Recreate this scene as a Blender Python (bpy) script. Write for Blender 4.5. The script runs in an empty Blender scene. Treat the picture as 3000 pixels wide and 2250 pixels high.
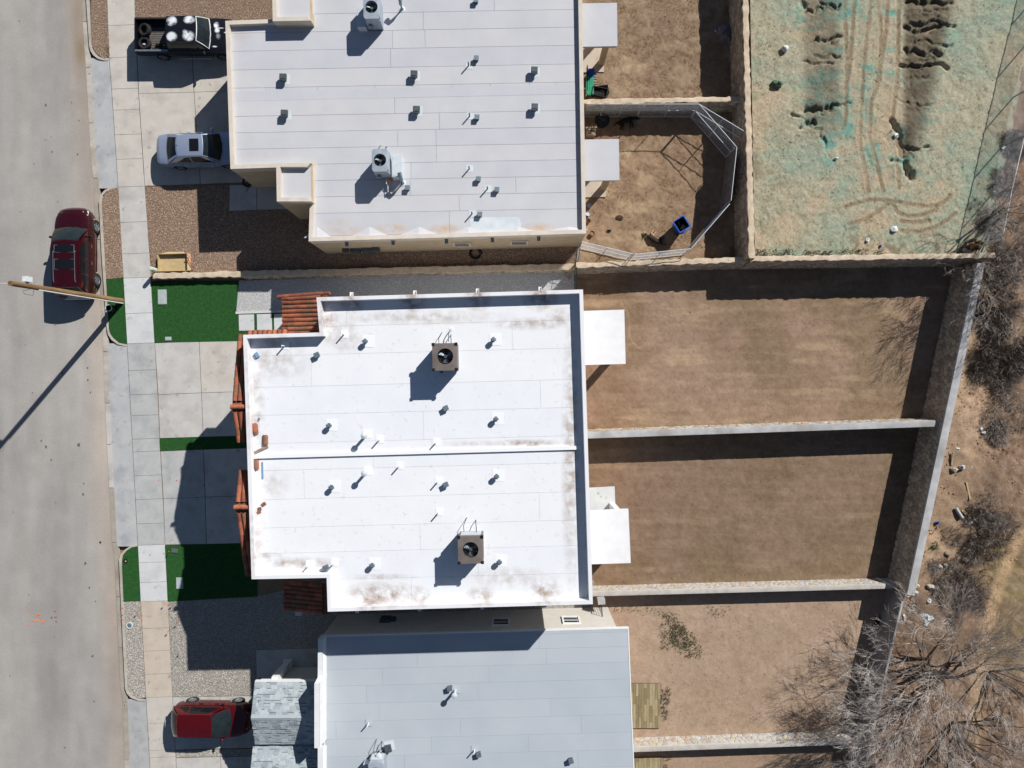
import bpy, bmesh, math, random
import numpy as np
from mathutils import Vector, Matrix
random.seed(7)
sc = bpy.context.scene
C = sc.collection
# ---------------------------------------------------------------- camera, sky, sun, exposure
H = 39.6            # drone height above the sidewalk, metres
F = 2081.0          # focal length in photo pixels (3000 px wide)
cam_d = bpy.data.cameras.new('camera'); cam = bpy.data.objects.new('camera', cam_d); C.objects.link(cam)
cam.location = (0, 0, H); cam.rotation_euler = (0, 0, 0)
cam_d.sensor_width = 36.0; cam_d.lens = 36.0*F/3000.0; cam_d.clip_start = 0.5; cam_d.clip_end = 2000
sc.camera = cam
SUN_EL = math.radians(36.2)
SUN_AZ = math.atan2(0.656, 0.755)            # from +Y towards +X
sun_dir = Vector((math.sin(SUN_AZ)*math.cos(SUN_EL), math.cos(SUN_AZ)*math.cos(SUN_EL), math.sin(SUN_EL)))
world = bpy.data.worlds.new('World'); sc.world = world; world.use_nodes = True
nt = world.node_tree; bg = nt.nodes['Background']
sky = nt.nodes.new('ShaderNodeTexSky'); sky.sky_type = 'NISHITA'; sky.sun_disc = False
sky.sun_elevation = SUN_EL; sky.sun_rotation = SUN_AZ; sky.altitude = 1200; sky.air_density = 1.0; sky.dust_density = 0.5
nt.links.new(sky.outputs[0], bg.inputs[0]); bg.inputs[1].default_value = 0.05
sd = bpy.data.lights.new('sun', 'SUN'); sd.energy = 5.0; sd.angle = math.radians(0.53); sd.color = (1.0, 0.972, 0.935)
so = bpy.data.objects.new('sun', sd); C.objects.link(so); so.location = sun_dir*80
so.rotation_euler = (-sun_dir).to_track_quat('-Z', 'Y').to_euler()
vs = sc.view_settings; vs.view_transform = 'Standard'; vs.look = 'None'; vs.gamma = 1.0; vs.use_curve_mapping = False
vs.exposure = 0.34
EXPO = 1.26         # brightness of a level white surface in the sun at this exposure

# ---------------------------------------------------------------- helpers
def W(px, py, z=0.0):
    k = (H-z)/F
    return Vector(((px-1500.0)*k, (1125.0-py)*k, z))
def WP(pts, z=0.0): return [W(x, y, z).xy.to_tuple() for x, y in pts]
def s2l(c):
    c = c/255.0
    return c/12.92 if c <= 0.04045 else ((c+0.055)/1.055)**2.4
def col(r, g, b): return tuple(min(s2l(v)/EXPO, 0.86) for v in (r, g, b))
def colA(a): # numpy (n,3) 0-255 sRGB -> albedo
    c = np.clip(a, 0, 255)/255.0
    return np.minimum(np.where(c <= 0.04045, c/12.92, ((c+0.055)/1.055)**2.4)/EXPO, 0.86)

MATS = {}
def mat(name, c1, c2=None, scale=3.0, rough=0.85, bump=0.0, bscale=40.0, metal=0.0, spec=0.3, detail=5.0,
        stretch=(1, 1, 1), speck=None, attr=False, space='world', lo=0.35, hi=0.65, coat=0.0, stains=None, stain_col=None,
        trans=0.0, c3=None, c3scale=0.6):
    m = bpy.data.materials.new(name); m.use_nodes = True; MATS[name] = m
    n = m.node_tree.nodes; l = m.node_tree.links; b = n['Principled BSDF']
    b.inputs['Roughness'].default_value = rough; b.inputs['Metallic'].default_value = metal
    b.inputs['Specular IOR Level'].default_value = spec
    if coat: b.inputs['Coat Weight'].default_value = coat; b.inputs['Coat Roughness'].default_value = 0.06
    if trans: b.inputs['Transmission Weight'].default_value = trans
    if space == 'world':
        g = n.new('ShaderNodeNewGeometry'); P = g.outputs['Position']
    else:
        g = n.new('ShaderNodeTexCoord'); P = g.outputs['Object']
    mp = n.new('ShaderNodeMapping'); l.new(P, mp.inputs['Vector']); mp.inputs['Scale'].default_value = stretch; V = mp.outputs[0]
    def noise(sc_, det, vec=V, rg=0.55):
        t = n.new('ShaderNodeTexNoise'); t.inputs['Scale'].default_value = sc_; t.inputs['Detail'].default_value = det
        t.inputs['Roughness'].default_value = rg; l.new(vec, t.inputs['Vector']); return t.outputs['Fac']
    def rng(f, a, bb, c=0.0, d=1.0):
        t = n.new('ShaderNodeMapRange'); l.new(f, t.inputs[0]); t.inputs[1].default_value = a; t.inputs[2].default_value = bb
        t.inputs[3].default_value = c; t.inputs[4].default_value = d; t.clamp = True; return t.outputs[0]
    def mix(f, a, bb, mode='MIX'):
        t = n.new('ShaderNodeMix'); t.data_type = 'RGBA'; t.blend_type = mode
        if isinstance(f, float): t.inputs[0].default_value = f
        else: l.new(f, t.inputs[0])
        for i, v in ((6, a), (7, bb)):
            if isinstance(v, tuple): t.inputs[i].default_value = (*v, 1)
            else: l.new(v, t.inputs[i])
        return t.outputs[2]
    if attr:
        a = n.new('ShaderNodeAttribute'); a.attribute_name = 'col'; base = a.outputs['Color']
        f = rng(noise(scale, detail), lo, hi, 0.84, 1.14)
        cx = n.new('ShaderNodeVectorMath'); cx.operation = 'SCALE'; l.new(base, cx.inputs[0]); l.new(f, cx.inputs['Scale']); base = cx.outputs[0]
    else:
        base = c1
        if c2 is not None: base = mix(rng(noise(scale, detail), lo, hi), c1, c2)
        if c3 is not None: base = mix(rng(noise(c3scale, 4.0), 0.5, 0.72), base, c3)
    if speck:
        sc_, ss, a0, a1 = speck
        base = mix(rng(noise(ss, 2.0), a0, a1), base, sc_)
    if stains:
        acc = None
        nz = rng(noise(2.2, 7.0, rg=0.65), 0.36, 0.62)
        for (x, y, rx, ry, s) in stains:
            v1 = n.new('ShaderNodeVectorMath'); v1.operation = 'SUBTRACT'; l.new(P, v1.inputs[0]); v1.inputs[1].default_value = (x, y, 0)
            v2 = n.new('ShaderNodeVectorMath'); v2.operation = 'MULTIPLY'; l.new(v1.outputs[0], v2.inputs[0]); v2.inputs[1].default_value = (1/rx, 1/ry, 0)
            v3 = n.new('ShaderNodeVectorMath'); v3.operation = 'LENGTH'; l.new(v2.outputs[0], v3.inputs[0])
            o = rng(v3.outputs['Value'], 0.25, 1.0, s, 0.0)
            if acc is None: acc = o
            else:
                t = n.new('ShaderNodeMath'); t.operation = 'MAXIMUM'; l.new(acc, t.inputs[0]); l.new(o, t.inputs[1]); acc = t.outputs[0]
        t = n.new('ShaderNodeMath'); t.operation = 'MULTIPLY'; l.new(acc, t.inputs[0]); l.new(nz, t.inputs[1])
        base = mix(t.outputs[0], base, stain_col)
    if isinstance(base, tuple): b.inputs['Base Color'].default_value = (*base, 1)
    else: l.new(base, b.inputs['Base Color'])
    if bump:
        bp = n.new('ShaderNodeBump'); bp.inputs['Strength'].default_value = bump; bp.inputs['Distance'].default_value = 0.03
        l.new(noise(bscale, 5.0), bp.inputs['Height']); l.new(bp.outputs[0], b.inputs['Normal'])
    return m

class MB:
    """collects geometry for ONE mesh object"""
    def __init__(s): s.v = []; s.f = []; s.mi = []; s.cur = 0
    def add(s, vs_, fs):
        o = len(s.v); s.v.extend(tuple(p) for p in vs_)
        for f in fs: s.f.append(tuple(i+o for i in f)); s.mi.append(s.cur)
        return s
    def box(s, c, d, rz=0.0, M=None):
        hx, hy, hz = d[0]/2, d[1]/2, d[2]/2
        R = M if M is not None else Matrix.Rotation(rz, 3, 'Z'); c = Vector(c)
        vs_ = [c+R@Vector((x*hx, y*hy, z*hz)) for x in (-1, 1) for y in (-1, 1) for z in (-1, 1)]
        return s.add(vs_, [(0, 1, 3, 2), (4, 6, 7, 5), (0, 4, 5, 1), (2, 3, 7, 6), (0, 2, 6, 4), (1, 5, 7, 3)])
    def hexa(s, b, t):   # 4 bottom + 4 top points (counter-clockwise seen from above)
        return s.add(list(b)+list(t), [(3, 2, 1, 0), (4, 5, 6, 7), (0, 1, 5, 4), (1, 2, 6, 5), (2, 3, 7, 6), (3, 0, 4, 7)])
    def prism(s, poly, z0, z1, bottom=True):
        if area(poly) < 0: poly = poly[::-1]
        n = len(poly); z0 = z0 if isinstance(z0, (list, tuple)) else [z0]*n; z1 = z1 if isinstance(z1, (list, tuple)) else [z1]*n
        vs_ = [(p[0], p[1], z) for p, z in zip(poly, z0)]+[(p[0], p[1], z) for p, z in zip(poly, z1)]
        fs = [(i, (i+1) % n, n+(i+1) % n, n+i) for i in range(n)]+[tuple(range(n, 2*n))]
        if bottom: fs.append(tuple(range(n-1, -1, -1)))
        return s.add(vs_, fs)
    def ring(s, outer, inner, z0, z1, skip=()):
        if area(outer) < 0: outer = outer[::-1]; inner = inner[::-1]
        n = len(outer)
        vs_ = [(p[0], p[1], z) for z in (z0, z1) for P in (outer, inner) for p in P]
        fs = []
        for i in range(n):
            j = (i+1) % n
            if i in skip: fs += [(n+i, i, 2*n+i, 3*n+i), (j, n+j, 3*n+j, 2*n+j)]; continue
            fs += [(i, j, 2*n+j, 2*n+i), (n+j, n+i, 3*n+i, 3*n+j), (2*n+i, 2*n+j, 3*n+j, 3*n+i), (j, i, n+i, n+j)]
        return s.add(vs_, fs)
    def tube(s, pts, r, n=6, caps=True):
        pts = [Vector(p) for p in pts]; m = len(pts); rr = r if isinstance(r, (list, tuple)) else [r]*m
        vs_ = []
        for i, p in enumerate(pts):
            t = (pts[min(i+1, m-1)]-pts[max(i-1, 0)])
            t = t.normalized() if t.length > 1e-9 else Vector((0, 0, 1))
            a = t.cross(Vector((0, 0, 1)));
            if a.length < 0.05: a = t.cross(Vector((0, 1, 0)))
            a.normalize(); b = t.cross(a)
            for k in range(n):
                th = 2*math.pi*k/n; vs_.append(p+(a*math.cos(th)+b*math.sin(th))*rr[i])
        fs = [(i*n+k, i*n+(k+1) % n, (i+1)*n+(k+1) % n, (i+1)*n+k) for i in range(m-1) for k in range(n)]
        if caps: fs += [tuple(range(n-1, -1, -1)), tuple(range((m-1)*n, m*n))]
        return s.add(vs_, fs)
    def cyl(s, c, r, h, n=16, r2=None):
        c = Vector(c); return s.tube2(c, c+Vector((0, 0, h)), r, r if r2 is None else r2, n)
    def tube2(s, a, b, r1, r2, n): return s.tube([a, b], [r1, r2], n)
    def lathe(s, prof, c=(0, 0, 0), n=24, M=None, close=False):
        c = Vector(c); vs_ = []
        for r, z in prof:
            for k in range(n):
                th = 2*math.pi*k/n; p = Vector((r*math.cos(th), r*math.sin(th), z))
                vs_.append(c+(M@p if M is not None else p))
        m = len(prof); fs = []
        for i in range(m if close else m-1):
            j = (i+1) % m
            for k in range(n): fs.append((i*n+k, i*n+(k+1) % n, j*n+(k+1) % n, j*n+k))
        return s.add(vs_, fs)
    def grid(s, fn, nu, nv):
        vs_ = [fn(i/nu, j/nv) for j in range(nv+1) for i in range(nu+1)]
        w = nu+1
        return s.add(vs_, [(j*w+i, j*w+i+1, (j+1)*w+i+1, (j+1)*w+i) for j in range(nv) for i in range(nu)])
    def blob(s, c, r, seed=0, amp=0.25, nu=10, nv=7, flat=True):
        rnd = random.Random(seed); c = Vector(c); rx, ry, rz = r
        ph = [(rnd.uniform(1, 3), rnd.uniform(0, 6.3), rnd.uniform(1, 3), rnd.uniform(0, 6.3)) for _ in range(4)]
        vs_ = []
        for j in range(nv+1):
            th = math.pi*j/nv
            for i in range(nu):
                a = 2*math.pi*i/nu
                k = 1+amp*sum(math.sin(f1*a+p1)*math.sin(f2*th+p2) for f1, p1, f2, p2 in ph)/2+rnd.uniform(-amp, amp)*0.25
                z = math.cos(th)*rz*k
                if flat and z < -rz*0.5: z = -rz*0.5
                vs_.append(c+Vector((math.sin(th)*math.cos(a)*rx*k, math.sin(th)*math.sin(a)*ry*k, z)))
        fs = [(j*nu+i, (j+1)*nu+i, (j+1)*nu+(i+1) % nu, j*nu+(i+1) % nu) for j in range(nv) for i in range(nu)]
        return s.add(vs_, fs)
    def mesh(s, name, mats, off=None, smooth=False, angle=40):
        me = bpy.data.meshes.new(name)
        v = s.v if off is None else [(p[0]-off[0], p[1]-off[1], p[2]-off[2]) for p in s.v]
        me.from_pydata(v, [], s.f)
        mats = mats if isinstance(mats, (list, tuple)) else [mats]
        for m in mats: me.materials.append(MATS[m] if isinstance(m, str) else m)
        if len(mats) > 1: me.polygons.foreach_set('material_index', s.mi)
        if smooth:
            me.polygons.foreach_set('use_smooth', [True]*len(me.polygons)); me.set_sharp_from_angle(angle=math.radians(angle))
        me.update(); return me
    def build(s, name, mats, parent=None, smooth=False, local=False, angle=40):
        off = None
        if parent is not None and not local: off = root_loc(parent)
        me = s.mesh(name, mats, off, smooth, angle)
        return link(name, me, parent)

def root_loc(o):
    while o.parent is not None: o = o.parent
    return o.location
def link(name, data, parent=None, loc=None, rz=None):
    o = bpy.data.objects.new(name, data); C.objects.link(o)
    if parent is not None: o.parent = parent
    if loc is not None: o.location = loc
    if rz is not None: o.rotation_euler = (0, 0, rz)
    return o
def tag(o, label, cat=None, group=None, kind=None):
    if label: o['label'] = label
    if cat: o['category'] = cat
    if group: o['group'] = group
    if kind: o['kind'] = kind
    return o
def thing(name, label, cat, loc=(0, 0, 0), rz=0.0, group=None, kind=None):
    o = link(name, None, None, loc, rz); o.empty_display_size = 0.3
    return tag(o, label, cat, group, kind)
def copy_tree(o, parent=None):
    c = o.copy(); C.objects.link(c); c.parent = parent
    for ch in list(o.children): copy_tree(ch, c)
    return c
def area(p): return sum(p[i][0]*p[(i+1) % len(p)][1]-p[(i+1) % len(p)][0]*p[i][1] for i in range(len(p)))/2
def offset_poly(poly, d):
    """inset a polygon by d (positive = inwards)"""
    if area(poly) < 0: poly = poly[::-1]
    n = len(poly); out = []
    for i in range(n):
        a, b, c = Vector(poly[i-1]), Vector(poly[i]), Vector(poly[(i+1) % n])
        e1 = (b-a).normalized(); e2 = (c-b).normalized()
        n1 = Vector((-e1.y, e1.x)); n2 = Vector((-e2.y, e2.x)); m = (n1+n2)
        m = m/max(m.dot(n1), 0.15) if m.length > 1e-6 else n1
        q = b+m*d; out.append((q.x, q.y))
    return out
def clip_half(poly, p, nrm):
    """keep the side where (x-p).nrm >= 0"""
    out = []; n = len(poly)
    for i in range(n):
        a = poly[i]; b = poly[(i+1) % n]
        da = (a[0]-p[0])*nrm[0]+(a[1]-p[1])*nrm[1]; db = (b[0]-p[0])*nrm[0]+(b[1]-p[1])*nrm[1]
        if da >= 0: out.append(a)
        if (da >= 0) != (db >= 0):
            t = da/(da-db); out.append((a[0]+(b[0]-a[0])*t, a[1]+(b[1]-a[1])*t))
    return out
def inpoly(x, y, poly):
    r = np.zeros(x.shape, bool); n = len(poly)
    for i in range(n):
        x1, y1 = poly[i]; x2, y2 = poly[(i+1) % n]
        if y1 == y2: continue
        c = ((y1 > y) != (y2 > y)) & (x < (x2-x1)*(y-y1)/(y2-y1)+x1); r ^= c
    return r
def pl(pts, y):   # piecewise-linear x(y) through (x,y) pixel points
    ys = [p[1] for p in pts]; xs = [p[0] for p in pts]
    if y <= ys[0]: i = 0
    elif y >= ys[-1]: i = len(ys)-2
    else: i = max(k for k in range(len(ys)-1) if ys[k] <= y)
    t = (y-ys[i])/(ys[i+1]-ys[i]); return xs[i]+(xs[i+1]-xs[i])*t
# numpy value noise
def _h(ix, iy, s):
    v = np.sin(ix*127.1+iy*311.7+s*74.7)*43758.5453; return v-np.floor(v)
def vn(x, y, s=0):
    ix = np.floor(x); iy = np.floor(y); fx = x-ix; fy = y-iy; fx = fx*fx*(3-2*fx); fy = fy*fy*(3-2*fy)
    return (_h(ix, iy, s)*(1-fx)+_h(ix+1, iy, s)*fx)*(1-fy)+(_h(ix, iy+1, s)*(1-fx)+_h(ix+1, iy+1, s)*fx)*fy
def fbm(x, y, o=4, s=0, g=0.5):
    r = 0; a = 1; t = 0
    for i in range(o): r = r+a*vn(x*2**i, y*2**i, s+i*3.1); t += a; a *= g
    return r/t
def sm(a, b, x):
    t = np.clip((x-a)/(b-a), 0, 1); return t*t*(3-2*t)
def np_mesh(name, v, f, mats, mi=None, colr=None, smooth=False):
    me = bpy.data.meshes.new(name); nv = len(v); nf = len(f); k = f.shape[1]
    me.vertices.add(nv); me.vertices.foreach_set('co', np.asarray(v, dtype=np.float32).ravel())
    me.loops.add(nf*k); me.loops.foreach_set('vertex_index', f.astype(np.int32).ravel())
    me.polygons.add(nf); me.polygons.foreach_set('loop_start', np.arange(0, nf*k, k, dtype=np.int32))
    me.polygons.foreach_set('loop_total', np.full(nf, k, dtype=np.int32))
    for m in mats: me.materials.append(MATS[m])
    if mi is not None: me.polygons.foreach_set('material_index', mi.astype(np.int32))
    me.polygons.foreach_set('use_smooth', np.full(nf, bool(smooth)))
    if colr is not None:
        at = me.attributes.new('col', 'FLOAT_COLOR', 'POINT')
        at.data.foreach_set('color', np.concatenate([colr, np.ones((nv, 1))], 1).astype(np.float32).ravel())
    me.update(calc_edges=True); return me
def patch(name, left, right, y0, y1, nu, nv, fn, m='ground_attr', label='', cat='ground', kind='structure'):
    """ground sheet between two pixel polylines; fn(px,py,X,Y)->(z, rgb255 (n,3))"""
    t = np.linspace(y0, y1, nv+1); u = np.linspace(0, 1, nu+1)
    L = np.array([pl(left, q) for q in t]); R = np.array([pl(right, q) for q in t])
    PX = L[:, None]*(1-u)[None]+R[:, None]*u[None]; PY = np.repeat(t[:, None], nu+1, 1)
    X = (PX-1500)*H/F; Y = (1125-PY)*H/F
    z, c = fn(PX.ravel(), PY.ravel(), X.ravel(), Y.ravel())
    v = np.stack([X.ravel(), Y.ravel(), z], 1); w = nu+1
    j, i = np.meshgrid(np.arange(nv), np.arange(nu), indexing='ij'); a = (j*w+i).ravel()
    f = np.stack([a, a+w, a+w+1, a+1], 1)
    me = np_mesh(name, v, f, [m], colr=colA(c), smooth=True)
    o = link(name, me); return tag(o, label, cat, None, kind)
def scatter(poly, n, seed):
    rng = np.random.default_rng(seed); xs = [p[0] for p in poly]; ys = [p[1] for p in poly]
    x = rng.uniform(min(xs), max(xs), n); y = rng.uniform(min(ys), max(ys), n); k = inpoly(x, y, poly); return x[k], y[k], rng
def stones(poly, dens, r0, r1, z, seed, nm=3, flat=0.6):
    """loose stones: octahedra spread over a polygon -> verts, tris, material index"""
    xs = [p[0] for p in poly]; ys = [p[1] for p in poly]
    x, y, rng = scatter(poly, int(dens*(max(xs)-min(xs))*(max(ys)-min(ys))), seed); n = len(x)
    r = rng.uniform(r0, r1, n); a = rng.uniform(0, 6.28, n); e = rng.uniform(0.6, 1.4, n)
    base = np.array([(1, 0, 0), (0, 1, 0), (-1, 0, 0), (0, -1, 0), (0, 0, 1), (0, 0, -1)], float)
    V = np.repeat(base[None], n, 0)+rng.uniform(-0.25, 0.25, (n, 6, 3))
    V[:, :, 0] *= (r*e)[:, None]; V[:, :, 1] *= (r/e)[:, None]; V[:, :, 2] *= (r*flat)[:, None]
    ca, sa = np.cos(a)[:, None], np.sin(a)[:, None]
    X = V[:, :, 0]*ca-V[:, :, 1]*sa; Y = V[:, :, 0]*sa+V[:, :, 1]*ca
    v = np.stack([X+x[:, None], Y+y[:, None], V[:, :, 2]+z+(r*flat*0.5)[:, None]], 2).reshape(-1, 3)
    t = np.array([(0, 1, 4), (1, 2, 4), (2, 3, 4), (3, 0, 4), (1, 0, 5), (2, 1, 5), (3, 2, 5), (0, 3, 5)])
    f = (t[None]+(np.arange(n)*6)[:, None, None]).reshape(-1, 3)
    mi = np.repeat(rng.integers(0, nm, n), 8); return v, f, mi
def blades(poly, dens, h0, h1, w, z, seed, nm=2, lean=0.7):
    xs = [p[0] for p in poly]; ys = [p[1] for p in poly]
    x, y, rng = scatter(poly, int(dens*(max(xs)-min(xs))*(max(ys)-min(ys))), seed); n = len(x)
    a = rng.uniform(0, 6.28, n); h = rng.uniform(h0, h1, n); b = rng.uniform(0, 6.28, n); q = rng.uniform(0, lean, n)*h
    dx, dy = np.cos(a)*w, np.sin(a)*w
    p1 = np.stack([x-dx, y-dy, np.full(n, z)], 1); p2 = np.stack([x+dx, y+dy, np.full(n, z)], 1)
    p3 = np.stack([x+np.cos(b)*q, y+np.sin(b)*q, z+h], 1)
    v = np.stack([p1, p2, p3], 1).reshape(-1, 3); f = np.arange(3*n).reshape(-1, 3); return v, f, rng.integers(0, nm, n)
def bed(name, pxpoly, z, basemat, kinds, mats, label, cat):
    """gravel or turf bed: base sheet + loose pieces in ONE stuff object"""
    poly = WP(pxpoly)
    if area(poly) < 0: poly = poly[::-1]
    mb = MB(); mb.prism(poly, z-0.12, z); me0 = mb.mesh('tmp', basemat)
    v0 = np.array(mb.v); tri = []
    me0.calc_loop_triangles(); tri = np.array([t.vertices[:] for t in me0.loop_triangles])
    V = [v0]; Fc = [tri]; MI = [np.zeros(len(tri), int)]; o = len(v0)
    for k in kinds:
        v, f, mi = k(poly, z); V.append(v); Fc.append(f+o); MI.append(mi+1); o += len(v)
    bpy.data.meshes.remove(me0)
    me = np_mesh(name, np.concatenate(V), np.concatenate(Fc), [basemat]+mats, np.concatenate(MI))
    return tag(link(name, me), label, cat, None, 'stuff')
# ---------------------------------------------------------------- materials
mat('ground_attr', None, scale=9, detail=8, attr=True, rough=0.95, bump=0.5, bscale=14, spec=0.1)
mat('yard_attr', None, scale=6, detail=9, attr=True, rough=0.95, bump=0.4, bscale=11, spec=0.1, lo=0.2, hi=0.8)
mat('road_attr', None, scale=22, detail=6, attr=True, rough=0.9, bump=0.35, bscale=60, spec=0.2, lo=0.2, hi=0.8)
mat('far_soil', col(165, 140, 115), col(140, 115, 92), 0.4, 0.95, 0.6, 5)
conc = dict(rough=0.88, bump=0.12, bscale=90, spec=0.25, detail=8, lo=0.3, hi=0.7, c3scale=0.9, speck=(col(158, 152, 146), 2.6, .62, .8))
mat('conc_pale', col(206, 202, 196), col(189, 186, 182), 1.6, c3=col(176, 172, 168), **conc)
mat('conc_warm', col(207, 201, 192), col(196, 189, 179), 1.5, c3=col(184, 177, 168), **conc)
mat('conc_cream', col(206, 193, 177), col(196, 183, 167), 1.3, c3=col(186, 174, 158), **conc)
mat('conc_grey', col(192, 192, 189), col(176, 177, 176), 1.4, c3=col(162, 164, 165), **conc)
mat('conc_blue', col(199, 198, 196), col(184, 185, 186), 1.1, c3=col(166, 169, 172), **conc)
mat('conc_white', col(216, 217, 215), col(204, 206, 206), 1.6, c3=col(194, 197, 198), **conc)
mat('kerb', col(200, 192, 180), col(180, 172, 160), 3, c3=col(160, 150, 138), **conc)
mat('kerb_white', col(212, 216, 210), col(196, 202, 196), 3, **conc)
mat('gutter', col(178, 168, 155), col(160, 150, 137), 2.5, c3=col(146, 136, 124), **conc)
mat('joint', col(84, 78, 73), rough=0.95)
mat('oil', col(112, 106, 101), rough=0.8)
mat('gravel_base', col(158, 132, 111), col(112, 91, 76), 16, 0.95, 0.9, 45)
mat('pebble_a', col(200, 174, 151), col(178, 152, 131), 9, 0.9, space='world')
mat('pebble_b', col(168, 142, 121), col(146, 121, 104), 9, 0.9)
mat('pebble_c', col(214, 193, 171), col(190, 168, 148), 9, 0.9)
mat('gravel_grey', col(172, 166, 157), col(132, 127, 120), 16, 0.95, 0.9, 45)
mat('gpebble_a', col(204, 198, 187), rough=0.9); mat('gpebble_b', col(182, 176, 168), rough=0.9); mat('gpebble_c', col(216, 210, 200), rough=0.9)
mat('gravel_white', col(202, 201, 200), col(166, 167, 170), 16, 0.95, 0.9, 45)
mat('wpebble_a', col(215, 213, 210), rough=0.9); mat('wpebble_b', col(214, 214, 216), rough=0.9); mat('wpebble_c', col(228, 226, 222), rough=0.9)
mat('turf_base', col(46, 96, 42), col(34, 80, 34), 7, 0.95, 0.7, 60)
mat('turf_a', col(58, 122, 54), rough=0.7); mat('turf_b', col(42, 100, 42), rough=0.7)
mat('straw_a', col(186, 162, 124), rough=0.95); mat('straw_b', col(150, 125, 95), rough=0.95)
mat('stucco_tan', col(205, 185, 155), col(192, 172, 142), 2.5, 0.92, 0.25, 90)
mat('parapet_tan', col(223, 213, 200), col(211, 200, 185), 2.0, 0.9, 0.25, 70)
mat('stucco_white', col(236, 236, 236), col(228, 228, 230), 2.0, 0.9, 0.15, 90)
mat('stucco_grey', col(222, 216, 205), col(213, 207, 196), 2.0, 0.92, 0.2, 90)
roofk = dict(rough=0.9, bump=0.15, bscale=70, spec=0.2, detail=8, lo=0.3, hi=0.7)
A_ST = [(1016, 676, 60, 20, .95), (1150, 672, 62, 22, 1.0), (1303, 672, 60, 20, .95), (1576, 668, 60, 20, .9), (760, 455, 90, 14, .35), (700, 110, 60, 16, .4), (990, 655, 50, 25, .4)]
A_ST = [(*W(x, y, 3.25).xy, rx*.0175, ry*.0175, s) for x, y, rx, ry, s in A_ST]
mat('roofA_a', col(208, 208, 211), col(199, 200, 204), .7, stains=A_ST, stain_col=col(204, 176, 150), **roofk)
mat('roofA_b', col(206, 206, 210), col(197, 198, 203), .7, stains=A_ST, stain_col=col(204, 176, 150), **roofk)
mat('roofA_c', col(210, 209, 211), col(201, 201, 204), .7, stains=A_ST, stain_col=col(204, 176, 150), **roofk)
mat('roofA_tar', col(88, 88, 94), col(204, 204, 207), 1.1, 0.8, lo=.42, hi=.66)
mat('silver_coat', col(222, 228, 230), col(204, 214, 220), 2.2, 0.55)
B_ST = [(1120, 1738, 120, 42, .95), (1080, 1762, 50, 26, .9), (1228, 1745, 42, 34, .8), (1412, 1742, 48, 34, .8), (1596, 1732, 60, 46, .85), (1500, 1695, 160, 40, .4), (870, 1650, 150, 22, .75), (775, 1628, 60, 14, .6),
        (965, 935, 45, 90, .7), (1010, 985, 70, 60, .5), (1550, 948, 140, 22, .75), (1230, 930, 300, 26, .5), (1640, 930, 50, 40, .6), (1672, 1330, 32, 460, .7), (1028, 888, 44, 40, .95), (1213, 884, 46, 44, .95), (1398, 878, 46, 42, .95),
        (1583, 872, 60, 46, 1.0), (1545, 1298, 110, 14, .85), (1390, 1300, 120, 12, .4), (800, 1060, 130, 70, .45), (752, 1180, 30, 220, .5), (820, 1005, 90, 30, .5), (800, 1420, 60, 60, .35), (752, 1580, 30, 160, .4), (1120, 1690, 120, 12, .5)]
B_ST = [(*W(x, y, 6.28).xy, rx*.016, ry*.016, s) for x, y, rx, ry, s in B_ST]
mat('roofB_a', col(243, 244, 246), col(238, 240, 243), 1.0, speck=(col(220, 216, 212), 5.0, .62, .85), stains=B_ST, stain_col=col(158, 132, 112), **roofk)
mat('roofB_b', col(241, 243, 246), col(235, 238, 242), 1.0, speck=(col(220, 216, 212), 5.0, .62, .85), stains=B_ST, stain_col=col(158, 132, 112), **roofk)
mat('parapetB', col(240, 240, 241), col(236, 236, 238), 1.0, 0.9, 0.1, 70, stains=B_ST, stain_col=col(150, 120, 104))
mat('roofB_seam', col(236, 238, 240), col(205, 208, 212), 1.2, 0.85)
mat('flash_white', col(246, 247, 248), rough=0.7)
mat('roofC_a', col(190, 197, 203), col(182, 189, 196), .5, **roofk)
mat('roofC_b', col(188, 195, 202), col(180, 188, 195), .5, **roofk)
mat('roofC_c', col(191, 197, 203), col(184, 191, 198), .5, **roofk)
mat('roofC_tar', col(150, 158, 166), col(188, 194, 201), 1.2, 0.85)
mat('trim_white', col(240, 240, 238), col(233, 233, 232), 2, 0.7)
mat('tile_a', col(166, 98, 74), col(142, 84, 65), 5, 0.85, 0.2, 60); mat('tile_b', col(148, 86, 67), col(128, 76, 60), 5, 0.85, 0.2, 60)
mat('tile_c', col(142, 106, 82), col(124, 92, 72), 5, 0.85, 0.2, 60); mat('tile_d', col(182, 112, 82), col(160, 94, 70), 5, 0.85, 0.2, 60); mat('tile_e', col(120, 84, 66), col(140, 96, 72), 5, 0.85, 0.2, 60)
mat('mortar', col(168, 150, 132), rough=0.95)
for k, c in enumerate([(178, 187, 190), (166, 175, 179), (188, 197, 200), (154, 163, 168), (172, 181, 185)]): mat('shingle_%d' % k, col(*c), col(*[v-10 for v in c]), 14, 0.95, 0.3, 90)
mat('shingle_dark', col(104, 114, 120), rough=0.95)
mat('lowe_glass', (.05, .06, .06), rough=0.05, spec=0.6)
mat('galv', col(156, 172, 182), col(128, 144, 154), 8, 0.45, metal=0.6, spec=0.5)
mat('galv_dark', col(96, 104, 108), col(78, 86, 92), 8, 0.6, metal=0.3)
mat('pvc', col(228, 230, 230), rough=0.5)
mat('ac_grey', col(170, 180, 190), col(155, 165, 176), 3, 0.5, space='object'); mat('ac_taupe', col(126, 116, 110), col(112, 103, 98), 3, 0.55, space='object')
mat('ac_silver', col(222, 228, 233), col(208, 216, 222), 3, 0.4, metal=0.15, space='object')
mat('black', col(24, 24, 26), rough=0.6); mat('black_soft', col(34, 32, 32), rough=0.95); mat('dark_glass', (0.008, 0.009, 0.011), rough=0.06, spec=0.3)
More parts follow.
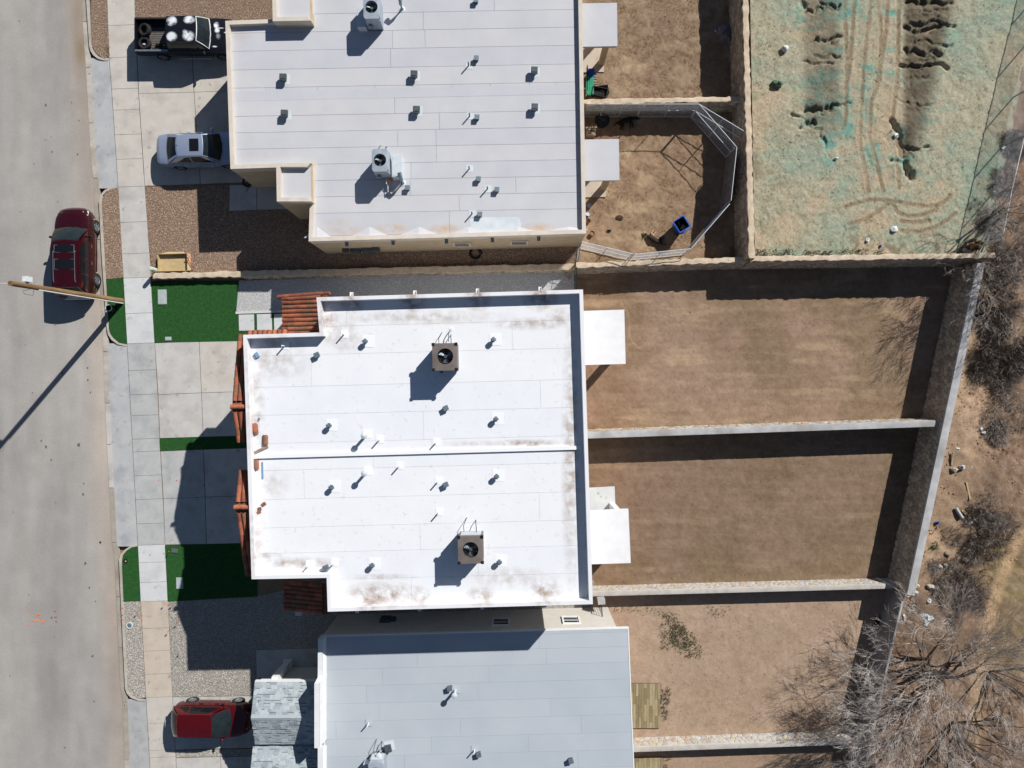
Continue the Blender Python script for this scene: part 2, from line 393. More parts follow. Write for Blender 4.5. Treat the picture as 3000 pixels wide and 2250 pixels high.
mat('screen_glass', (0.016, 0.023, 0.026), (0.010, 0.014, 0.017), 2.5, 0.05, spec=0.4, space='object')
mat('win_glass', (0.03, 0.045, 0.045), rough=0.04, spec=0.6)
mat('wire', col(40, 42, 44), rough=0.6); mat('steel', col(226, 232, 236), col(205, 212, 218), 10, 0.4, metal=0.15)
mat('iron', col(34, 32, 32), rough=0.6)
mat('wood_pole', col(156, 126, 88), col(112, 86, 58), 4, 0.9, 0.4, 30, stretch=(1, 1, .15)); mat('wood_grey', col(178, 160, 138), col(140, 122, 102), 6, 0.9)
mat('beam_tan', col(206, 186, 158), rough=0.9)
for k, c in enumerate([(166, 152, 118), (152, 138, 106), (176, 162, 130), (144, 130, 100)]): mat('plank_%d' % k, col(*c), col(*[v-16 for v in c]), 9, 0.7, stretch=(1, .2, 1))
for k, c in enumerate([(196, 181, 162), (180, 166, 149), (208, 192, 168), (190, 170, 150), (168, 155, 140)]): mat('stone_%d' % k, col(*c), col(*[v-24 for v in c]), 7, 0.92, 0.5, 40)
for k, c in enumerate([(202, 197, 190), (190, 184, 176), (204, 194, 178), (198, 178, 160), (208, 204, 199), (204, 194, 166)]): mat('pstone_%d' % k, col(*c), col(*[v-20 for v in c]), 7, 0.92, 0.5, 40)
mat('wall_mortar', col(116, 105, 95), col(98, 89, 80), 3, 0.95, 0.6, 30); mat('wall_mortar_pale', col(200, 194, 186), col(182, 176, 168), 3, 0.95, 0.6, 30)
mat('cap_conc', col(192, 191, 190), col(172, 172, 173), 2.0, 0.9, 0.4, 25, c3=col(150, 146, 142)); mat('cap_buff', col(222, 204, 180), col(200, 178, 152), 4, 0.95, 0.8, 18)
mat('wall_brown', col(150, 122, 98), col(122, 98, 80), 2.5, 0.95, 0.8, 16, stretch=(1, 1, 1)); mat('wall_conc', col(150, 146, 142), col(128, 124, 122), 1.5, 0.95, 0.4, 25)
mat('bark', col(112, 100, 92), col(80, 70, 64), 9, 0.95, 0.5, 30); mat('twig', col(184, 175, 168), col(146, 137, 130), 6, 0.95); mat('twig_pale', col(200, 191, 184), col(162, 153, 146), 6, 0.95)
mat('twig_dark', col(104, 90, 78), col(76, 66, 58), 6, 0.95); mat('twig_grey', col(172, 161, 151), col(130, 120, 111), 6, 0.95)
mat('weed_a', col(96, 98, 66), rough=0.9); mat('weed_b', col(76, 80, 54), rough=0.9); mat('weed_c', col(128, 118, 86), rough=0.9); mat('weed_green', col(66, 110, 44), rough=0.9)
mat('plastic_white', col(232, 236, 236), col(205, 214, 216), 8, 0.5); mat('plastic_blue', col(30, 92, 190), col(22, 74, 160), 4, 0.45, space='object'); mat('bag_green', col(96, 124, 96), col(60, 84, 66), 9, 0.6)
mat('teal_plastic', col(34, 150, 112), rough=0.5); mat('cardboard', col(200, 178, 134), col(186, 163, 120), 4, 0.9, 0.2, 20); mat('red_tape', col(196, 40, 36), rough=0.6)
mat('pedestal_green', col(196, 210, 196), rough=0.6); mat('lid_grey', col(182, 192, 190), col(165, 176, 175), 6, 0.8); mat('lid_dark', col(92, 98, 96), rough=0.85)
mat('orange_paint', col(240, 140, 90), rough=0.9); mat('pink_paint', col(206, 44, 96), rough=0.9); mat('flag_orange', col(250, 90, 50), rough=0.7); mat('flag_pink', col(232, 40, 84), rough=0.7); mat('flag_pale', col(244, 190, 180), rough=0.7)
mat('rubber', col(46, 45, 46), col(36, 35, 36), 12, 0.85, space='object'); mat('rim', col(160, 164, 168), rough=0.35, metal=0.7, space='object'); mat('rim_dark', col(92, 94, 98), rough=0.4, metal=0.6)
mat('paint_red', col(64, 8, 19), col(58, 7, 17), 3, 0.3, metal=0.3, coat=1.0, space='object'); mat('paint_red2', col(96, 13, 18), col(90, 12, 16), 3, 0.3, metal=0.3, coat=1.0, space='object')
mat('paint_silver', col(168, 182, 206), col(164, 178, 202), 3, 0.3, metal=0.4, coat=0.8, space='object')
mat('paint_black', col(22, 24, 34), col(18, 20, 28), 3, 0.32, coat=0.6, space='object')
TK = [(.42, .46, .34, .24, 2.6), (.38, -.4, .36, .3, 2.6), (-.52, .4, .32, .3, 2.6), (-.52, -.42, .32, .28, 2.6), (.2, -.2, .16, .16, 1.6), (1.6, .5, .16, .2, 2.4), (1.64, .2, .16, .16, 2.2), (1.5, -.66, .16, .05, 2.0), (1.75, .34, .3, .03, 1.6), (2.1, .1, .12, .05, 1.4), (1.7, -.1, .14, .2, .5)]
mat('paint_truck', col(22, 24, 34), col(18, 20, 28), 3, 0.36, coat=0.4, space='object', stains=TK, stain_col=col(238, 243, 246))
mat('paint_faded', col(240, 244, 247), col(176, 190, 202), 7, 0.6, lo=.52, hi=.72, space='object')
mat('chrome', col(215, 218, 220), rough=0.15, metal=0.9); mat('lamp_clear', col(205, 212, 216), rough=0.12, spec=0.8); mat('lamp_red', col(130, 14, 18), rough=0.2, spec=0.6); mat('plate', col(226, 226, 220), rough=0.5)
mat('bedliner', col(44, 43, 44), col(34, 33, 34), 10, 0.8, space='object'); mat('bedfloor', col(120, 114, 108), col(92, 86, 82), 10, 0.85, space='object')
mat('fur_tan', col(206, 176, 128), col(180, 148, 104), 12, 0.95, space='object'); mat('fur_dark', col(66, 58, 54), col(46, 42, 40), 10, 0.95, space='object'); mat('fur_black', col(26, 25, 26), rough=0.9)
mat('tarp', col(132, 124, 128), col(100, 94, 100), 5, 0.7, 0.3, 12); mat('clay_pot', col(170, 110, 84), rough=0.9); mat('soil_dark', col(74, 56, 44), rough=0.95)
mat('orange_cap', col(240, 140, 40), rough=0.6); mat('teal_paint', col(70, 190, 170), rough=0.9); mat('blue_strip', col(124, 158, 188), rough=0.6)
mat('clod_a', col(176, 150, 126), rough=0.95); mat('clod_b', col(124, 102, 84), rough=0.95)
# ---------------------------------------------------------------- ground, road, pavements
mb = MB(); mb.add([(-400, -400, -0.32), (400, -400, -0.32), (400, 400, -0.32), (-400, 400, -0.32)], [(0, 1, 2, 3)])
tag(mb.build('ground', 'far_soil'), 'bare brown soil of the land all around the plots', 'ground', None, 'structure')
GL = [(236, -300), (251, 0), (258, 132), (262, 173), (270, 320), (278, 470), (286, 524), (288, 587), (312, 966), (318, 1150), (330, 1400), (340, 1593), (347, 1636), (356, 1830), (365, 2017), (371, 2056), (377, 2248), (390, 2600)]
SL = [(304, -300), (314, 0), (320, 170), (327, 260), (345, 530), (361.6, 815), (372.5, 1007), (404, 1598), (412, 1761), (428, 2046), (439.6, 2248), (458, 2600)]
SR = [(383, -300), (394, 0), (396, 72), (405, 271), (423, 542), (434, 695), (443, 862), (452.7, 1006), (466.5, 1282), (482.7, 1597), (491, 1761), (504.5, 2044), (515.5, 2248), (534, 2600)]
def road_fn(px, py, X, Y):
    n = fbm(X*0.35, Y*0.06, 4, 3); n2 = fbm(X*2.2, Y*0.35, 3, 9); n3 = fbm(X*1.2, Y*1.2, 4, 21)
    edge = sm(95, 5, np.array([1.0])*0+(np.interp(py, [p[1] for p in GL], [p[0] for p in GL])-px))
    base = np.array([173, 168, 162])[None]+(n[:, None]-.5)*np.array([46, 44, 40])+(n2[:, None]-.5)*16+(n3[:, None]-.5)*16
    base = base+edge[:, None]*(np.array([4, -5, -12])*1.0)[None]*(0.4+n2[:, None])
    st = np.exp(-(((px-232)/16)**2+((py-145)/42)**2)/1.2)*(0.3+n3)+0.6*np.exp(-(((px-222)/18)**2+((py-40)/60)**2))*n3
    base = base*(1-0.75*np.clip(st, 0, 1)[:, None])+np.array([128, 104, 70])[None]*0.75*np.clip(st, 0, 1)[:, None]
    z = -0.125+0.03*np.clip((330-px)/700, -0.2, 1)
    return z, base
patch('road', [(-330, -300), (-330, 2600)], [(p[0]-14, p[1]) for p in GL], -300, 2600, 80, 420, road_fn, 'road_attr', 'worn pale grey street running along the left side of the houses', 'road')
# oil drips and tar spots on the road: thin dark patches
mb = MB(); rr = random.Random(4)
for (x, y, r) in [(57, 61, 3), (152, 445, 3), (228, 452, 3), (133, 410, 2), (150, 400, 1.6), (135, 308, 4), (232, 353, 2.5), (262, 216, 3), (183, 1093, 4), (121, 1291, 3.5), (135, 1308, 5), (150, 1347, 3), (231, 1304, 6), (244, 1449, 5), (246, 1416, 3), (258, 1113, 4), (257, 1077, 3), (265, 1149, 3), (163, 1472, 2.5), (295, 1588, 4), (293, 1589, 3), (250, 1650, 4), (262, 1721, 3), (280, 1762, 2.6), (271, 1921, 4), (276, 2054, 3), (85, 1742, 2), (152, 1810, 4), (160, 1866, 2), (365, 2066, 3), (100, 480, 2), (60, 620, 2), (75, 1010, 2), (95, 1150, 2.5), (40, 1500, 2), (30, 1980, 2.5), (190, 2190, 3), (210, 300, 2.2), (170, 590, 2)]:
    c = W(x, y, -0.11); n = 7; pts = []
    for k in range(n):
        a = 2*math.pi*k/n; q = r*0.014*rr.uniform(0.6, 1.4); pts.append((c.x+math.cos(a)*q, c.y+math.sin(a)*q*1.2, -0.099))
    mb.add(pts, [tuple(range(n))])
tag(mb.build('oil_spots', 'oil'), 'small dark oil drips spread over the street', 'oil spots', None, 'stuff')
# gutter
gt = thing('gutter', 'pale concrete gutter strip between street and kerb', 'gutter', W(300, 1100, -0.1), kind='structure')
gy = [-300, -120, 60, 195, 358, 520, 700, 870, 1030, 1181, 1302, 1430, 1590, 1750, 1900, 2060, 2230, 2420, 2600]
for a, b in zip(gy[:-1], gy[1:]):
    mb = MB(); ys = [a+1]+[p[1] for p in GL if a+1 < p[1] < b-1]+[b-0.6]
    pol = [W(pl(GL, y)-15, y).xy.to_tuple() for y in ys]+[W(pl(GL, y)+1, y).xy.to_tuple() for y in ys[::-1]]
    mb.prism(pol, -0.25, -0.10-random.uniform(0, .004)); mb.build('gutter_slab', random.choice(['gutter', 'gutter', 'kerb']) if not (a in (1181, 1302)) else 'conc_pale', gt)
# lot ground under everything
mb = MB(); ys = [p[1] for p in SL]
mb.prism([W(x+3, y).xy.to_tuple() for x, y in SL]+WP([(2560, 2600), (2520, 2250), (2700, 1450), (2860, 770), (2180, 760), (2180, -300)]), -0.2, -0.045)
tag(mb.build('plot_soil', 'far_soil'), 'brown soil under the row of house plots', 'ground', None, 'structure')
# sidewalk slabs
sw = thing('sidewalk', 'long concrete sidewalk of square slabs between kerb strip and front yards', 'sidewalk', W(420, 1100), kind='structure')
jy = [-300, -180, -60, 75, 169, 261, 323, 395, 467, 548, 652, 744, 815, 919, 1007, 1086, 1157, 1218, 1287, 1324, 1394, 1464, 1535, 1598, 1649, 1707, 1763, 1842, 1908, 1976, 2044, 2120, 2199, 2220, 2330, 2430, 2520, 2600]
for a, b in zip(jy[:-1], jy[1:]):
    m = 'conc_warm' if b <= 548 else 'conc_pale' if b <= 815 else 'conc_white' if b <= 1007 else 'conc_grey' if b <= 1600 else 'conc_white' if b <= 1763 else 'conc_cream' if b <= 2045 else 'conc_warm'
    g = 0.45; d = 3.0
    pol = [(pl(SL, a)+.4, a+g), (pl(SR, a)-.4, a+g-d), (pl(SR, b)-.4, b-g-d), (pl(SL, b)+.4, b-g)]
    mb = MB(); mb.prism(WP(pol), -0.12, random.uniform(-0.003, 0.003)); mb.build('sidewalk_slab', m, sw)
mb = MB(); mb.prism([W(pl(SL, y)+2, y).xy.to_tuple() for y in (-300, 600, 1600, 2600)]+[W(pl(SR, y)-2, y).xy.to_tuple() for y in (2600, 1600, 600, -300)], -0.15, -0.014); mb.build('joint_filler', 'joint', sw)
# kerbs and driveway aprons
def kerb(name, label, pts_out, pts_in, m='kerb'):
    t = thing(name, label, 'kerb', W(*pts_out[0]), kind='structure'); n = len(pts_out)
    mb = MB(); zt = 0.015
    for i in range(n-1):
        o1, o2 = W(*pts_out[i]), W(*pts_out[i+1]); i1, i2 = W(*pts_in[i]), W(*pts_in[i+1])
        q1, q2 = o1.lerp(i1, .18), o2.lerp(i2, .18)
        mb.add([(o1.x, o1.y, -0.16), (o2.x, o2.y, -0.16), (q1.x, q1.y, zt), (q2.x, q2.y, zt), (i1.x, i1.y, zt+.002), (i2.x, i2.y, zt+.002), (i1.x, i1.y, -0.1), (i2.x, i2.y, -0.1)], [(0, 1, 3, 2), (2, 3, 5, 4), (4, 5, 7, 6)])
    mb.build('kerb_stone', m, t, smooth=True, angle=25); return t
kerb('kerb', 'pale kerb ending in a curve beside the black pickup driveway', [(241, -200), (251, 0), (260, 134), (264, 150), (272, 163), (286, 173), (302, 178), (318, 179)], [(252, -200), (260, 0), (268, 132), (271, 144), (279, 156), (290, 166), (304, 172), (318, 174)])
kerb('kerb', 'kerb along the brown gravel strip beside the dark red street car, rounded at both ends', [(345, 545), (325, 548), (306, 556), (293, 570), (288, 590), (297, 760), (312, 966), (316, 982), (326, 997), (344, 1010), (371, 1016)], [(345, 551), (328, 554), (312, 561), (301, 573), (298, 592), (307, 760), (319, 966), (323, 978), (332, 991), (348, 1004), (371, 1010)], 'kerb')
kerb('kerb', 'kerb round the turf and grey gravel strip in front of the shingled house', [(403, 1594), (383, 1598), (364, 1610), (352, 1624), (347, 1640), (356, 1830), (365, 2017), (370, 2032), (382, 2045), (402, 2053), (428, 2057)], [(403, 1600), (386, 1603), (370, 1614), (360, 1627), (357, 1642), (365, 1830), (374, 2017), (378, 2028), (388, 2039), (405, 2047), (428, 2051)])
def apron(label, y0, y1, m, ytop, ybot):
    mb = MB(); n = 24; rows = []
    for k in range(n+1):
        y = y0+(y1-y0)*k/n; xl = pl(GL, y); xr = pl(SL, y)
        xs = xl
        rows.append([W(xs, y, -0.108), W(xs+(xr-xs)*.5, y, -0.045), W(xr-.6, y, 0.002)])
    for a, b in zip(rows[:-1], rows[1:]):
        for i in range(2): mb.add([a[i], b[i], b[i+1], a[i+1]], [(0, 1, 2, 3)])
    return tag(mb.build('driveway_apron', m, smooth=True), label, 'driveway apron', None, 'structure')
apron('sloping concrete driveway apron in front of the pickup and silver car', 170, 552, 'conc_blue', 0, 0)
apron('long bluish grey driveway apron in front of the white house', 1006, 1601, 'conc_blue', 0, 0)
apron('sloping driveway apron behind the red hatchback', 2048, 2600, 'conc_grey', 0, 0)
# driveways
def slabs(name, label, cells, m, cat='driveway'):
    t = thing(name, label, cat, W(*cells[0][0]), kind='structure')
    for c in cells:
        cx = sum(p[0] for p in c)/len(c); cy = sum(p[1] for p in c)/len(c)
        q = [(cx+(x-cx)*(1-1.0/max(30, abs(x-cx))), cy+(y-cy)*(1-.55/max(20, abs(y-cy)))) for x, y in c]
        mb = MB(); mb.prism(WP(q), -0.12, random.uniform(-.002, .003)); mb.build('driveway_slab' if cat == 'driveway' else 'concrete_slab', m if isinstance(m, str) else random.choice(m), t)
    return t
slabs('driveway', 'wide concrete driveway under the black pickup and silver car', [[(397, 70), (560, 66), (568, 270), (406, 274)], [(406, 274), (568, 270), (587, 539), (424, 545)], [(560, 66), (800, 60), (800, 262), (568, 270)], [(568, 270), (800, 262), (806, 530), (587, 539)]], 'conc_warm')
slabs('driveway', 'upper pale driveway of the white house', [[(453, 1005), (583, 1000), (590, 1151), (463, 1156)], [(463, 1156), (590, 1151), (595, 1280), (468, 1284)], [(583, 1000), (860, 994), (860, 1142), (590, 1151)], [(590, 1151), (860, 1142), (860, 1272), (595, 1280)]], ['conc_pale', 'conc_pale', 'conc_warm'])
slabs('driveway', 'lower pale driveway of the white house, half in shade', [[(470, 1322), (596, 1317), (601, 1456), (478, 1461)], [(478, 1461), (601, 1456), (605, 1594), (483, 1596)], [(596, 1317), (870, 1308), (870, 1448), (601, 1456)], [(601, 1456), (870, 1448), (870, 1588), (605, 1594)]], ['conc_pale', 'conc_grey'])
slabs('driveway', 'concrete driveway under the red hatchback', [[(505, 2043), (644, 2041), (647, 2193), (513, 2197)], [(644, 2041), (800, 2038), (800, 2190), (647, 2193)]], 'conc_pale')
slabs('driveway', 'next concrete driveway below the red hatchback, at the bottom edge', [[(515, 2222), (646, 2218), (652, 2380), (523, 2386)], [(646, 2218), (800, 2214), (800, 2376), (652, 2380)]], 'conc_pale')
slabs('walkway', 'concrete entrance walkway beside the silver car, in shade', [[(672, 542), (752, 541), (752, 615), (671, 618)], [(752, 541), (905, 538), (905, 611), (752, 615)]], 'conc_pale', 'walkway')
slabs('patio', 'concrete porch slab of the shingled house in shade', [[(749, 1904), (930, 1899), (930, 1990), (752, 2042)], [(930, 1899), (1010, 1897), (1010, 2030), (930, 1990)]], 'conc_pale', 'patio')
# gravel and turf beds
gk = lambda d, s: [lambda poly, z: stones(poly, d*1.7, 0.012, 0.028, z, s)]
BR = ['pebble_a', 'pebble_b', 'pebble_c']; GR = ['gpebble_a', 'gpebble_b', 'gpebble_c']; WH = ['wpebble_a', 'wpebble_b', 'wpebble_c']
bed('gravel_strip', [(261, -200), (268, 132), (280, 156), (304, 171), (319, 168), (313, 0), (306, -200)], -0.005, 'gravel_base', gk(330, 1), BR, 'brown gravel strip at the top beside the kerb', 'gravel')
bed('gravel_strip', [(299, 592), (306, 568), (325, 554), (346, 549), (361, 813), (309, 818)], -0.005, 'gravel_base', gk(330, 2), BR, 'brown gravel strip beside the dark red street car', 'gravel')
bed('gravel_bed', [(384, -200), (394, 0), (396, 68), (800, 58), (900, 56), (900, -200)], -0.012, 'gravel_base', gk(220, 3), BR, 'brown gravel bed beyond the black pickup', 'gravel')
bed('gravel_bed', [(424, 546), (671, 542), (671, 619), (905, 612), (905, 560), (1690, 560), (1690, 782), (1350, 793), (448, 808), (436, 720)], -0.012, 'gravel_base', gk(260, 4), BR, 'brown gravel front yard and side strip between tan house and low wall', 'gravel')
bed('gravel_patch', [(700, 822), (1686, 790), (1686, 880), (960, 880), (850, 913), (692, 912)], -0.012, 'gravel_white', gk(260, 5), WH, 'pale crushed rock strip along the north side of the white house', 'gravel')
bed('gravel_strip', [(358, 1763), (411, 1762), (427, 2044), (405, 2046), (384, 2035), (375, 2017)], -0.005, 'gravel_grey', gk(330, 6), GR, 'grey gravel strip beside the kerb with a round cleanout cover', 'gravel')
bed('gravel_bed', [(492, 1763), (752, 1748), (960, 1700), (1740, 1700), (1740, 1850), (940, 1900), (749, 1903), (752, 2038), (505, 2042)], -0.012, 'gravel_grey', gk(200, 7), GR, 'grey gravel front yard between white house and shingled house', 'gravel')
bed('gravel_strip', [(514, 2199), (800, 2193), (800, 2213), (515, 2219)], -0.008, 'gravel_grey', gk(330, 8), GR, 'narrow grey gravel strip below the red hatchback', 'gravel')
bed('gravel_bed', [(523, 2388), (940, 2380), (940, 2600), (534, 2600)], -0.012, 'gravel_grey', gk(100, 9), GR, 'grey gravel bed at the lower edge of the picture', 'gravel')
tk = lambda s: [lambda poly, z: blades(poly, 900, 0.02, 0.045, 0.006, z, s)]
TF = ['turf_a', 'turf_b']
bed('turf_strip', [(311, 817), (361.5, 815), (372, 1008), (350, 1003), (333, 990), (324, 978), (320, 966)], 0.012, 'turf_base', tk(1), TF, 'green artificial turf strip at the foot of the leaning wooden pole', 'turf')
bed('turf_lawn', [(444, 824), (700, 822), (692, 912), (699, 920), (700, 999), (453, 1004)], 0.012, 'turf_base', tk(2), TF, 'bright green artificial lawn right of the sidewalk with a utility lid', 'turf')
bed('turf_lawn', [(699, 920), (860, 914), (860, 992), (700, 999)], 0.008, 'turf_base', tk(3), TF, 'green turf around the square stepping pavers', 'turf')
bed('turf_strip', [(468, 1285), (870, 1273), (870, 1306), (470, 1321)], 0.012, 'turf_base', tk(4), TF, 'narrow green turf band between the two driveways of the white house', 'turf')
bed('turf_strip', [(358, 1642), (361, 1627), (371, 1614), (387, 1603), (404, 1600), (411, 1760), (358, 1763)], 0.012, 'turf_base', tk(5), TF, 'green turf strip at the kerb below the long apron', 'turf')
bed('turf_lawn', [(484, 1598), (760, 1590), (752, 1747), (492, 1762)], 0.012, 'turf_base', tk(6), TF, 'green artificial lawn half in deep shade below the lower driveway', 'turf')
# stepping pavers + edging
t = thing('paver_path', 'square stepping pavers set in turf at the entrance of the white house', 'pavers', W(770, 945), kind='structure')
for (x0, y0, x1, y1) in [(700, 922, 744.5, 969), (753, 920.5, 796.5, 968), (803, 920, 846, 967)]:
    mb = MB(); mb.prism(WP([(x0, y0), (x1, y0-1), (x1+1, y1-1), (x0+1, y1)]), -.05, .03); mb.build('paver', 'conc_white', t)
mb = MB(); mb.prism(WP([(691, 913), (850, 908.5), (850, 914.5), (691, 920)]), -.1, .05)
tag(mb.build('edging_strip', 'kerb_white'), 'thin white concrete edging between crushed rock and pavers', 'edging')
# ---------------------------------------------------------------- back yards
RB = [(2900, 400), (2824, 773), (2786, 961), (2752, 1100), (2672, 1461), (2629, 1678), (2621, 1737), (2575, 2048), (2550, 2250), (2520, 2600)]
def dirt(c0, c1, c2, seed, streak=(0.5, 2.2), amp=0.03, red=0.0):
    def fn(px, py, X, Y):
        a = fbm(X*.35, Y*.35, 4, seed); b = fbm(X*streak[0]*.6, Y*streak[1], 5, seed+5); c = fbm(X*2.5, Y*2.5, 4, seed+9); d = fbm(X*7, Y*7, 3, seed+15)
        k1 = sm(.38, .64, a)[:, None]; k2 = sm(.52, .7, b)[:, None]
        rgb = np.array(c0)[None]*(1-k1)+np.array(c1)[None]*k1
        k2 = k2*(.35+.65*sm(.45, .6, fbm(X*.3+3, Y*.5, 3, seed+51))[:, None]); rgb = rgb*(1-.7*k2)+np.array(c2)[None]*.7*k2
        rgb = rgb+(c[:, None]-.5)*20+(d[:, None]-.5)*20
        rk = fbm(X*.22, Y*7.5, 3, seed+31); rgb = rgb+(rk[:, None]-.5)*11*(1 if streak[1] > 2 else 0)
        if red: rgb = rgb+sm(1960, 1740, px)[:, None]*np.array([14, -4, -10])*red
        z = -0.02+(c-.5)*amp*1.6+(d-.5)*amp*.8+(b-.5)*amp
        return z, rgb
    return fn
def trk(fn, tracks, colr, w, depth, strength):
    def g(px, py, X, Y):
        z, rgb = fn(px, py, X, Y); d = poly_dist(px, py, tracks); m = sm(w, w*.35, d)
        z = z-depth*m+depth*.7*np.exp(-((d-w*1.15)/(w*.3))**2); k = (strength*m)[:, None]
        return z, rgb*(1-k)+np.array(colr)[None]*k
    return g
def poly_dist(px, py, lines):
    best = np.full(px.shape, 1e9)
    for ln in lines:
        for (x1, y1), (x2, y2) in zip(ln[:-1], ln[1:]):
            dx, dy = x2-x1, y2-y1; t = np.clip(((px-x1)*dx+(py-y1)*dy)/(dx*dx+dy*dy+1e-9), 0, 1)
            best = np.minimum(best, np.hypot(px-x1-t*dx, py-y1-t*dy))
    return best
fn = dirt((154, 129, 109), (138, 117, 95), (178, 154, 126), 2, (0.7, 2.4), .022, .35)
fn = trk(fn, [[(1822, 890), (1842, 920), (1846, 990), (1862, 1012), (1878, 1021)]], (190, 162, 130), 3.0, .02, .6)
patch('yard_soil', [(1640, 700), (1640, 1300)], RB, 770, 1268, 190, 100, fn, 'yard_attr', 'raked brown dirt back yard with pale streaks, upper one behind the white house', 'yard')
fn = dirt((136, 114, 95), (130, 110, 88), (150, 128, 106), 14, (0.6, 2.6), .022, .35)
patch('yard_soil', [(1640, 700), (1640, 1800)], RB, 1256, 1722, 190, 90, fn, 'yard_attr', 'brown dirt back yard, lower one behind the white house', 'yard')
fn = dirt((174, 150, 129), (167, 144, 122), (162, 142, 122), 23, (.8, .8), .014, .3)
patch('yard_soil', [(1640, 1700), (1640, 2300)], RB, 1718, 2186, 160, 90, fn, 'yard_attr', 'smooth pinkish tan back yard with green weeds behind the shingled house', 'yard')
fn = dirt((170, 144, 122), (163, 139, 116), (158, 137, 117), 29, (.8, .8), .014)
patch('yard_soil', [(1640, 2100), (1640, 2700)], RB, 2178, 2600, 120, 60, fn, 'yard_attr', 'tan back yard strip at the bottom edge', 'yard')
fn = dirt((160, 137, 112), (148, 126, 104), (180, 160, 130), 31, (1.6, 1.6), .05)
patch('yard_grass', [(1640, -400), (1640, 400)], [(2178, -400), (2178, 400)], -300, 300, 130, 130, fn, 'yard_attr', 'dry straw coloured upper back yard of the tan house', 'yard')
fn = dirt((162, 136, 110), (152, 127, 103), (182, 159, 127), 37, (1.6, 1.6), .05)
patch('yard_grass', [(1640, 200), (1640, 800)], [(2180, 200), (2180, 800)], 288, 772, 130, 115, fn, 'yard_attr', 'dry dusty back yard with the dog pen behind the tan house', 'yard')
for nm, poly, s, lab in (('dry_grass', [(1715, -200), (2150, -200), (2160, 285), (1715, 292)], 51, 'short dry straw grass on the upper yard of the tan house'), ('dry_grass', [(1718, 310), (2165, 310), (2172, 752), (1725, 765)], 52, 'short dry straw grass inside the dog yard')):
    v, f, mi = blades(WP(poly), 300, .03, .075, .012, -0.03, s, 2, 1.2)
    tag(link(nm, np_mesh(nm, v, f, ['straw_a', 'straw_b'], mi)), lab, 'dry grass', None, 'stuff')
for poly, s, lab in (([(1715, 800), (2800, 790), (2700, 1230), (1720, 1255)], 61, 'small clods and pebbles on the upper dirt yard'), ([(1730, 1290), (2680, 1255), (2610, 1700), (1740, 1718)], 62, 'small clods and pebbles on the lower dirt yard'), ([(1870, 1780), (2570, 1760), (2500, 2140), (1870, 2150)], 63, 'small stones on the pinkish yard')):
    v, f, mi = stones(WP(poly), 16, .008, .028, -0.02, s, 3)
    tag(link('clods', np_mesh('clods', v, f, ['clod_a', 'clod_b', 'pebble_b'], mi)), lab, 'clods', None, 'stuff')
# ---------------------------------------------------------------- vacant lot behind, green tinted
TRK = [[(2474, -100), (2476, 60), (2482, 170), (2478, 340), (2470, 375)], [(2507, -100), (2500, 60), (2492, 170), (2478, 260)], [(2562, -100), (2545, 60), (2530, 200), (2522, 330), (2518, 420)],
       [(2566, -60), (2582, 100), (2576, 230), (2552, 300), (2546, 400), (2566, 470), (2588, 560)], [(2608, -100), (2596, 80), (2585, 160), (2570, 240)], [(2634, -100), (2632, 100), (2628, 230), (2616, 340)], [(2520, 430), (2534, 500), (2546, 560)], [(2622, 420), (2632, 500), (2634, 550)],
       [(2476, 606), (2510, 596), (2560, 584), (2640, 592), (2690, 602), (2740, 604), (2770, 590), (2783, 572)], [(2616, 600), (2630, 622), (2662, 634), (2700, 630), (2745, 612)], [(2485, 656), (2530, 646), (2570, 622), (2612, 590)], [(2640, 648), (2690, 652), (2722, 646)], [(2640, 676), (2690, 680), (2750, 662), (2800, 625)]]
gr = random.Random(77); GUL = []
def gully(x0, y0, x1, y1, w_, dp, br=2):
    n = 9; ln = [(x0+(x1-x0)*k/n+gr.uniform(-4, 4), y0+(y1-y0)*k/n+gr.uniform(-9, 9)) for k in range(n+1)]; GUL.append((ln, w_, dp))
    for _ in range(br):
        p = gr.choice(ln[2:-2]); GUL.append(([p, (p[0]+gr.uniform(-28, 10), p[1]+gr.uniform(-16, 16)), (p[0]+gr.uniform(-50, 20), p[1]+gr.uniform(-26, 26))], w_*.7, dp*.6))
for y, xa, xb, w_, dp in ((8, 2660, 2790, 5, .2), (30, 2700, 2775, 3, .12), (66, 2665, 2800, 4, .2), (88, 2650, 2760, 6, .3), (118, 2690, 2790, 3, .14), (150, 2655, 2760, 5, .28), (176, 2690, 2740, 3, .12), (192, 2640, 2775, 4.5, .36), (235, 2650, 2720, 2.5, .1), (300, 2650, 2735, 2.5, .1), (432, 2660, 2720, 4, .16)): gully(xa, y, xb, y+gr.uniform(-10, 10), w_, dp)
for a in ((2352, 5, 2356, 22, 5, .22), (2360, 32, 2462, 14, 3.5, .2), (2385, 115, 2465, 108, 3.5, .22), (2400, 165, 2462, 168, 3, .18), (2360, 182, 2440, 186, 2.5, .12), (2362, 322, 2440, 318, 5, .3), (2440, 318, 2490, 308, 3, .16), (2350, 366, 2388, 352, 4, .22), (2400, 380, 2422, 425, 3, .12), (2615, 355, 2640, 400, 6, .34), (2636, 405, 2652, 460, 9, .36), (2650, 470, 2672, 520, 7, .26)): gully(*a, br=1)
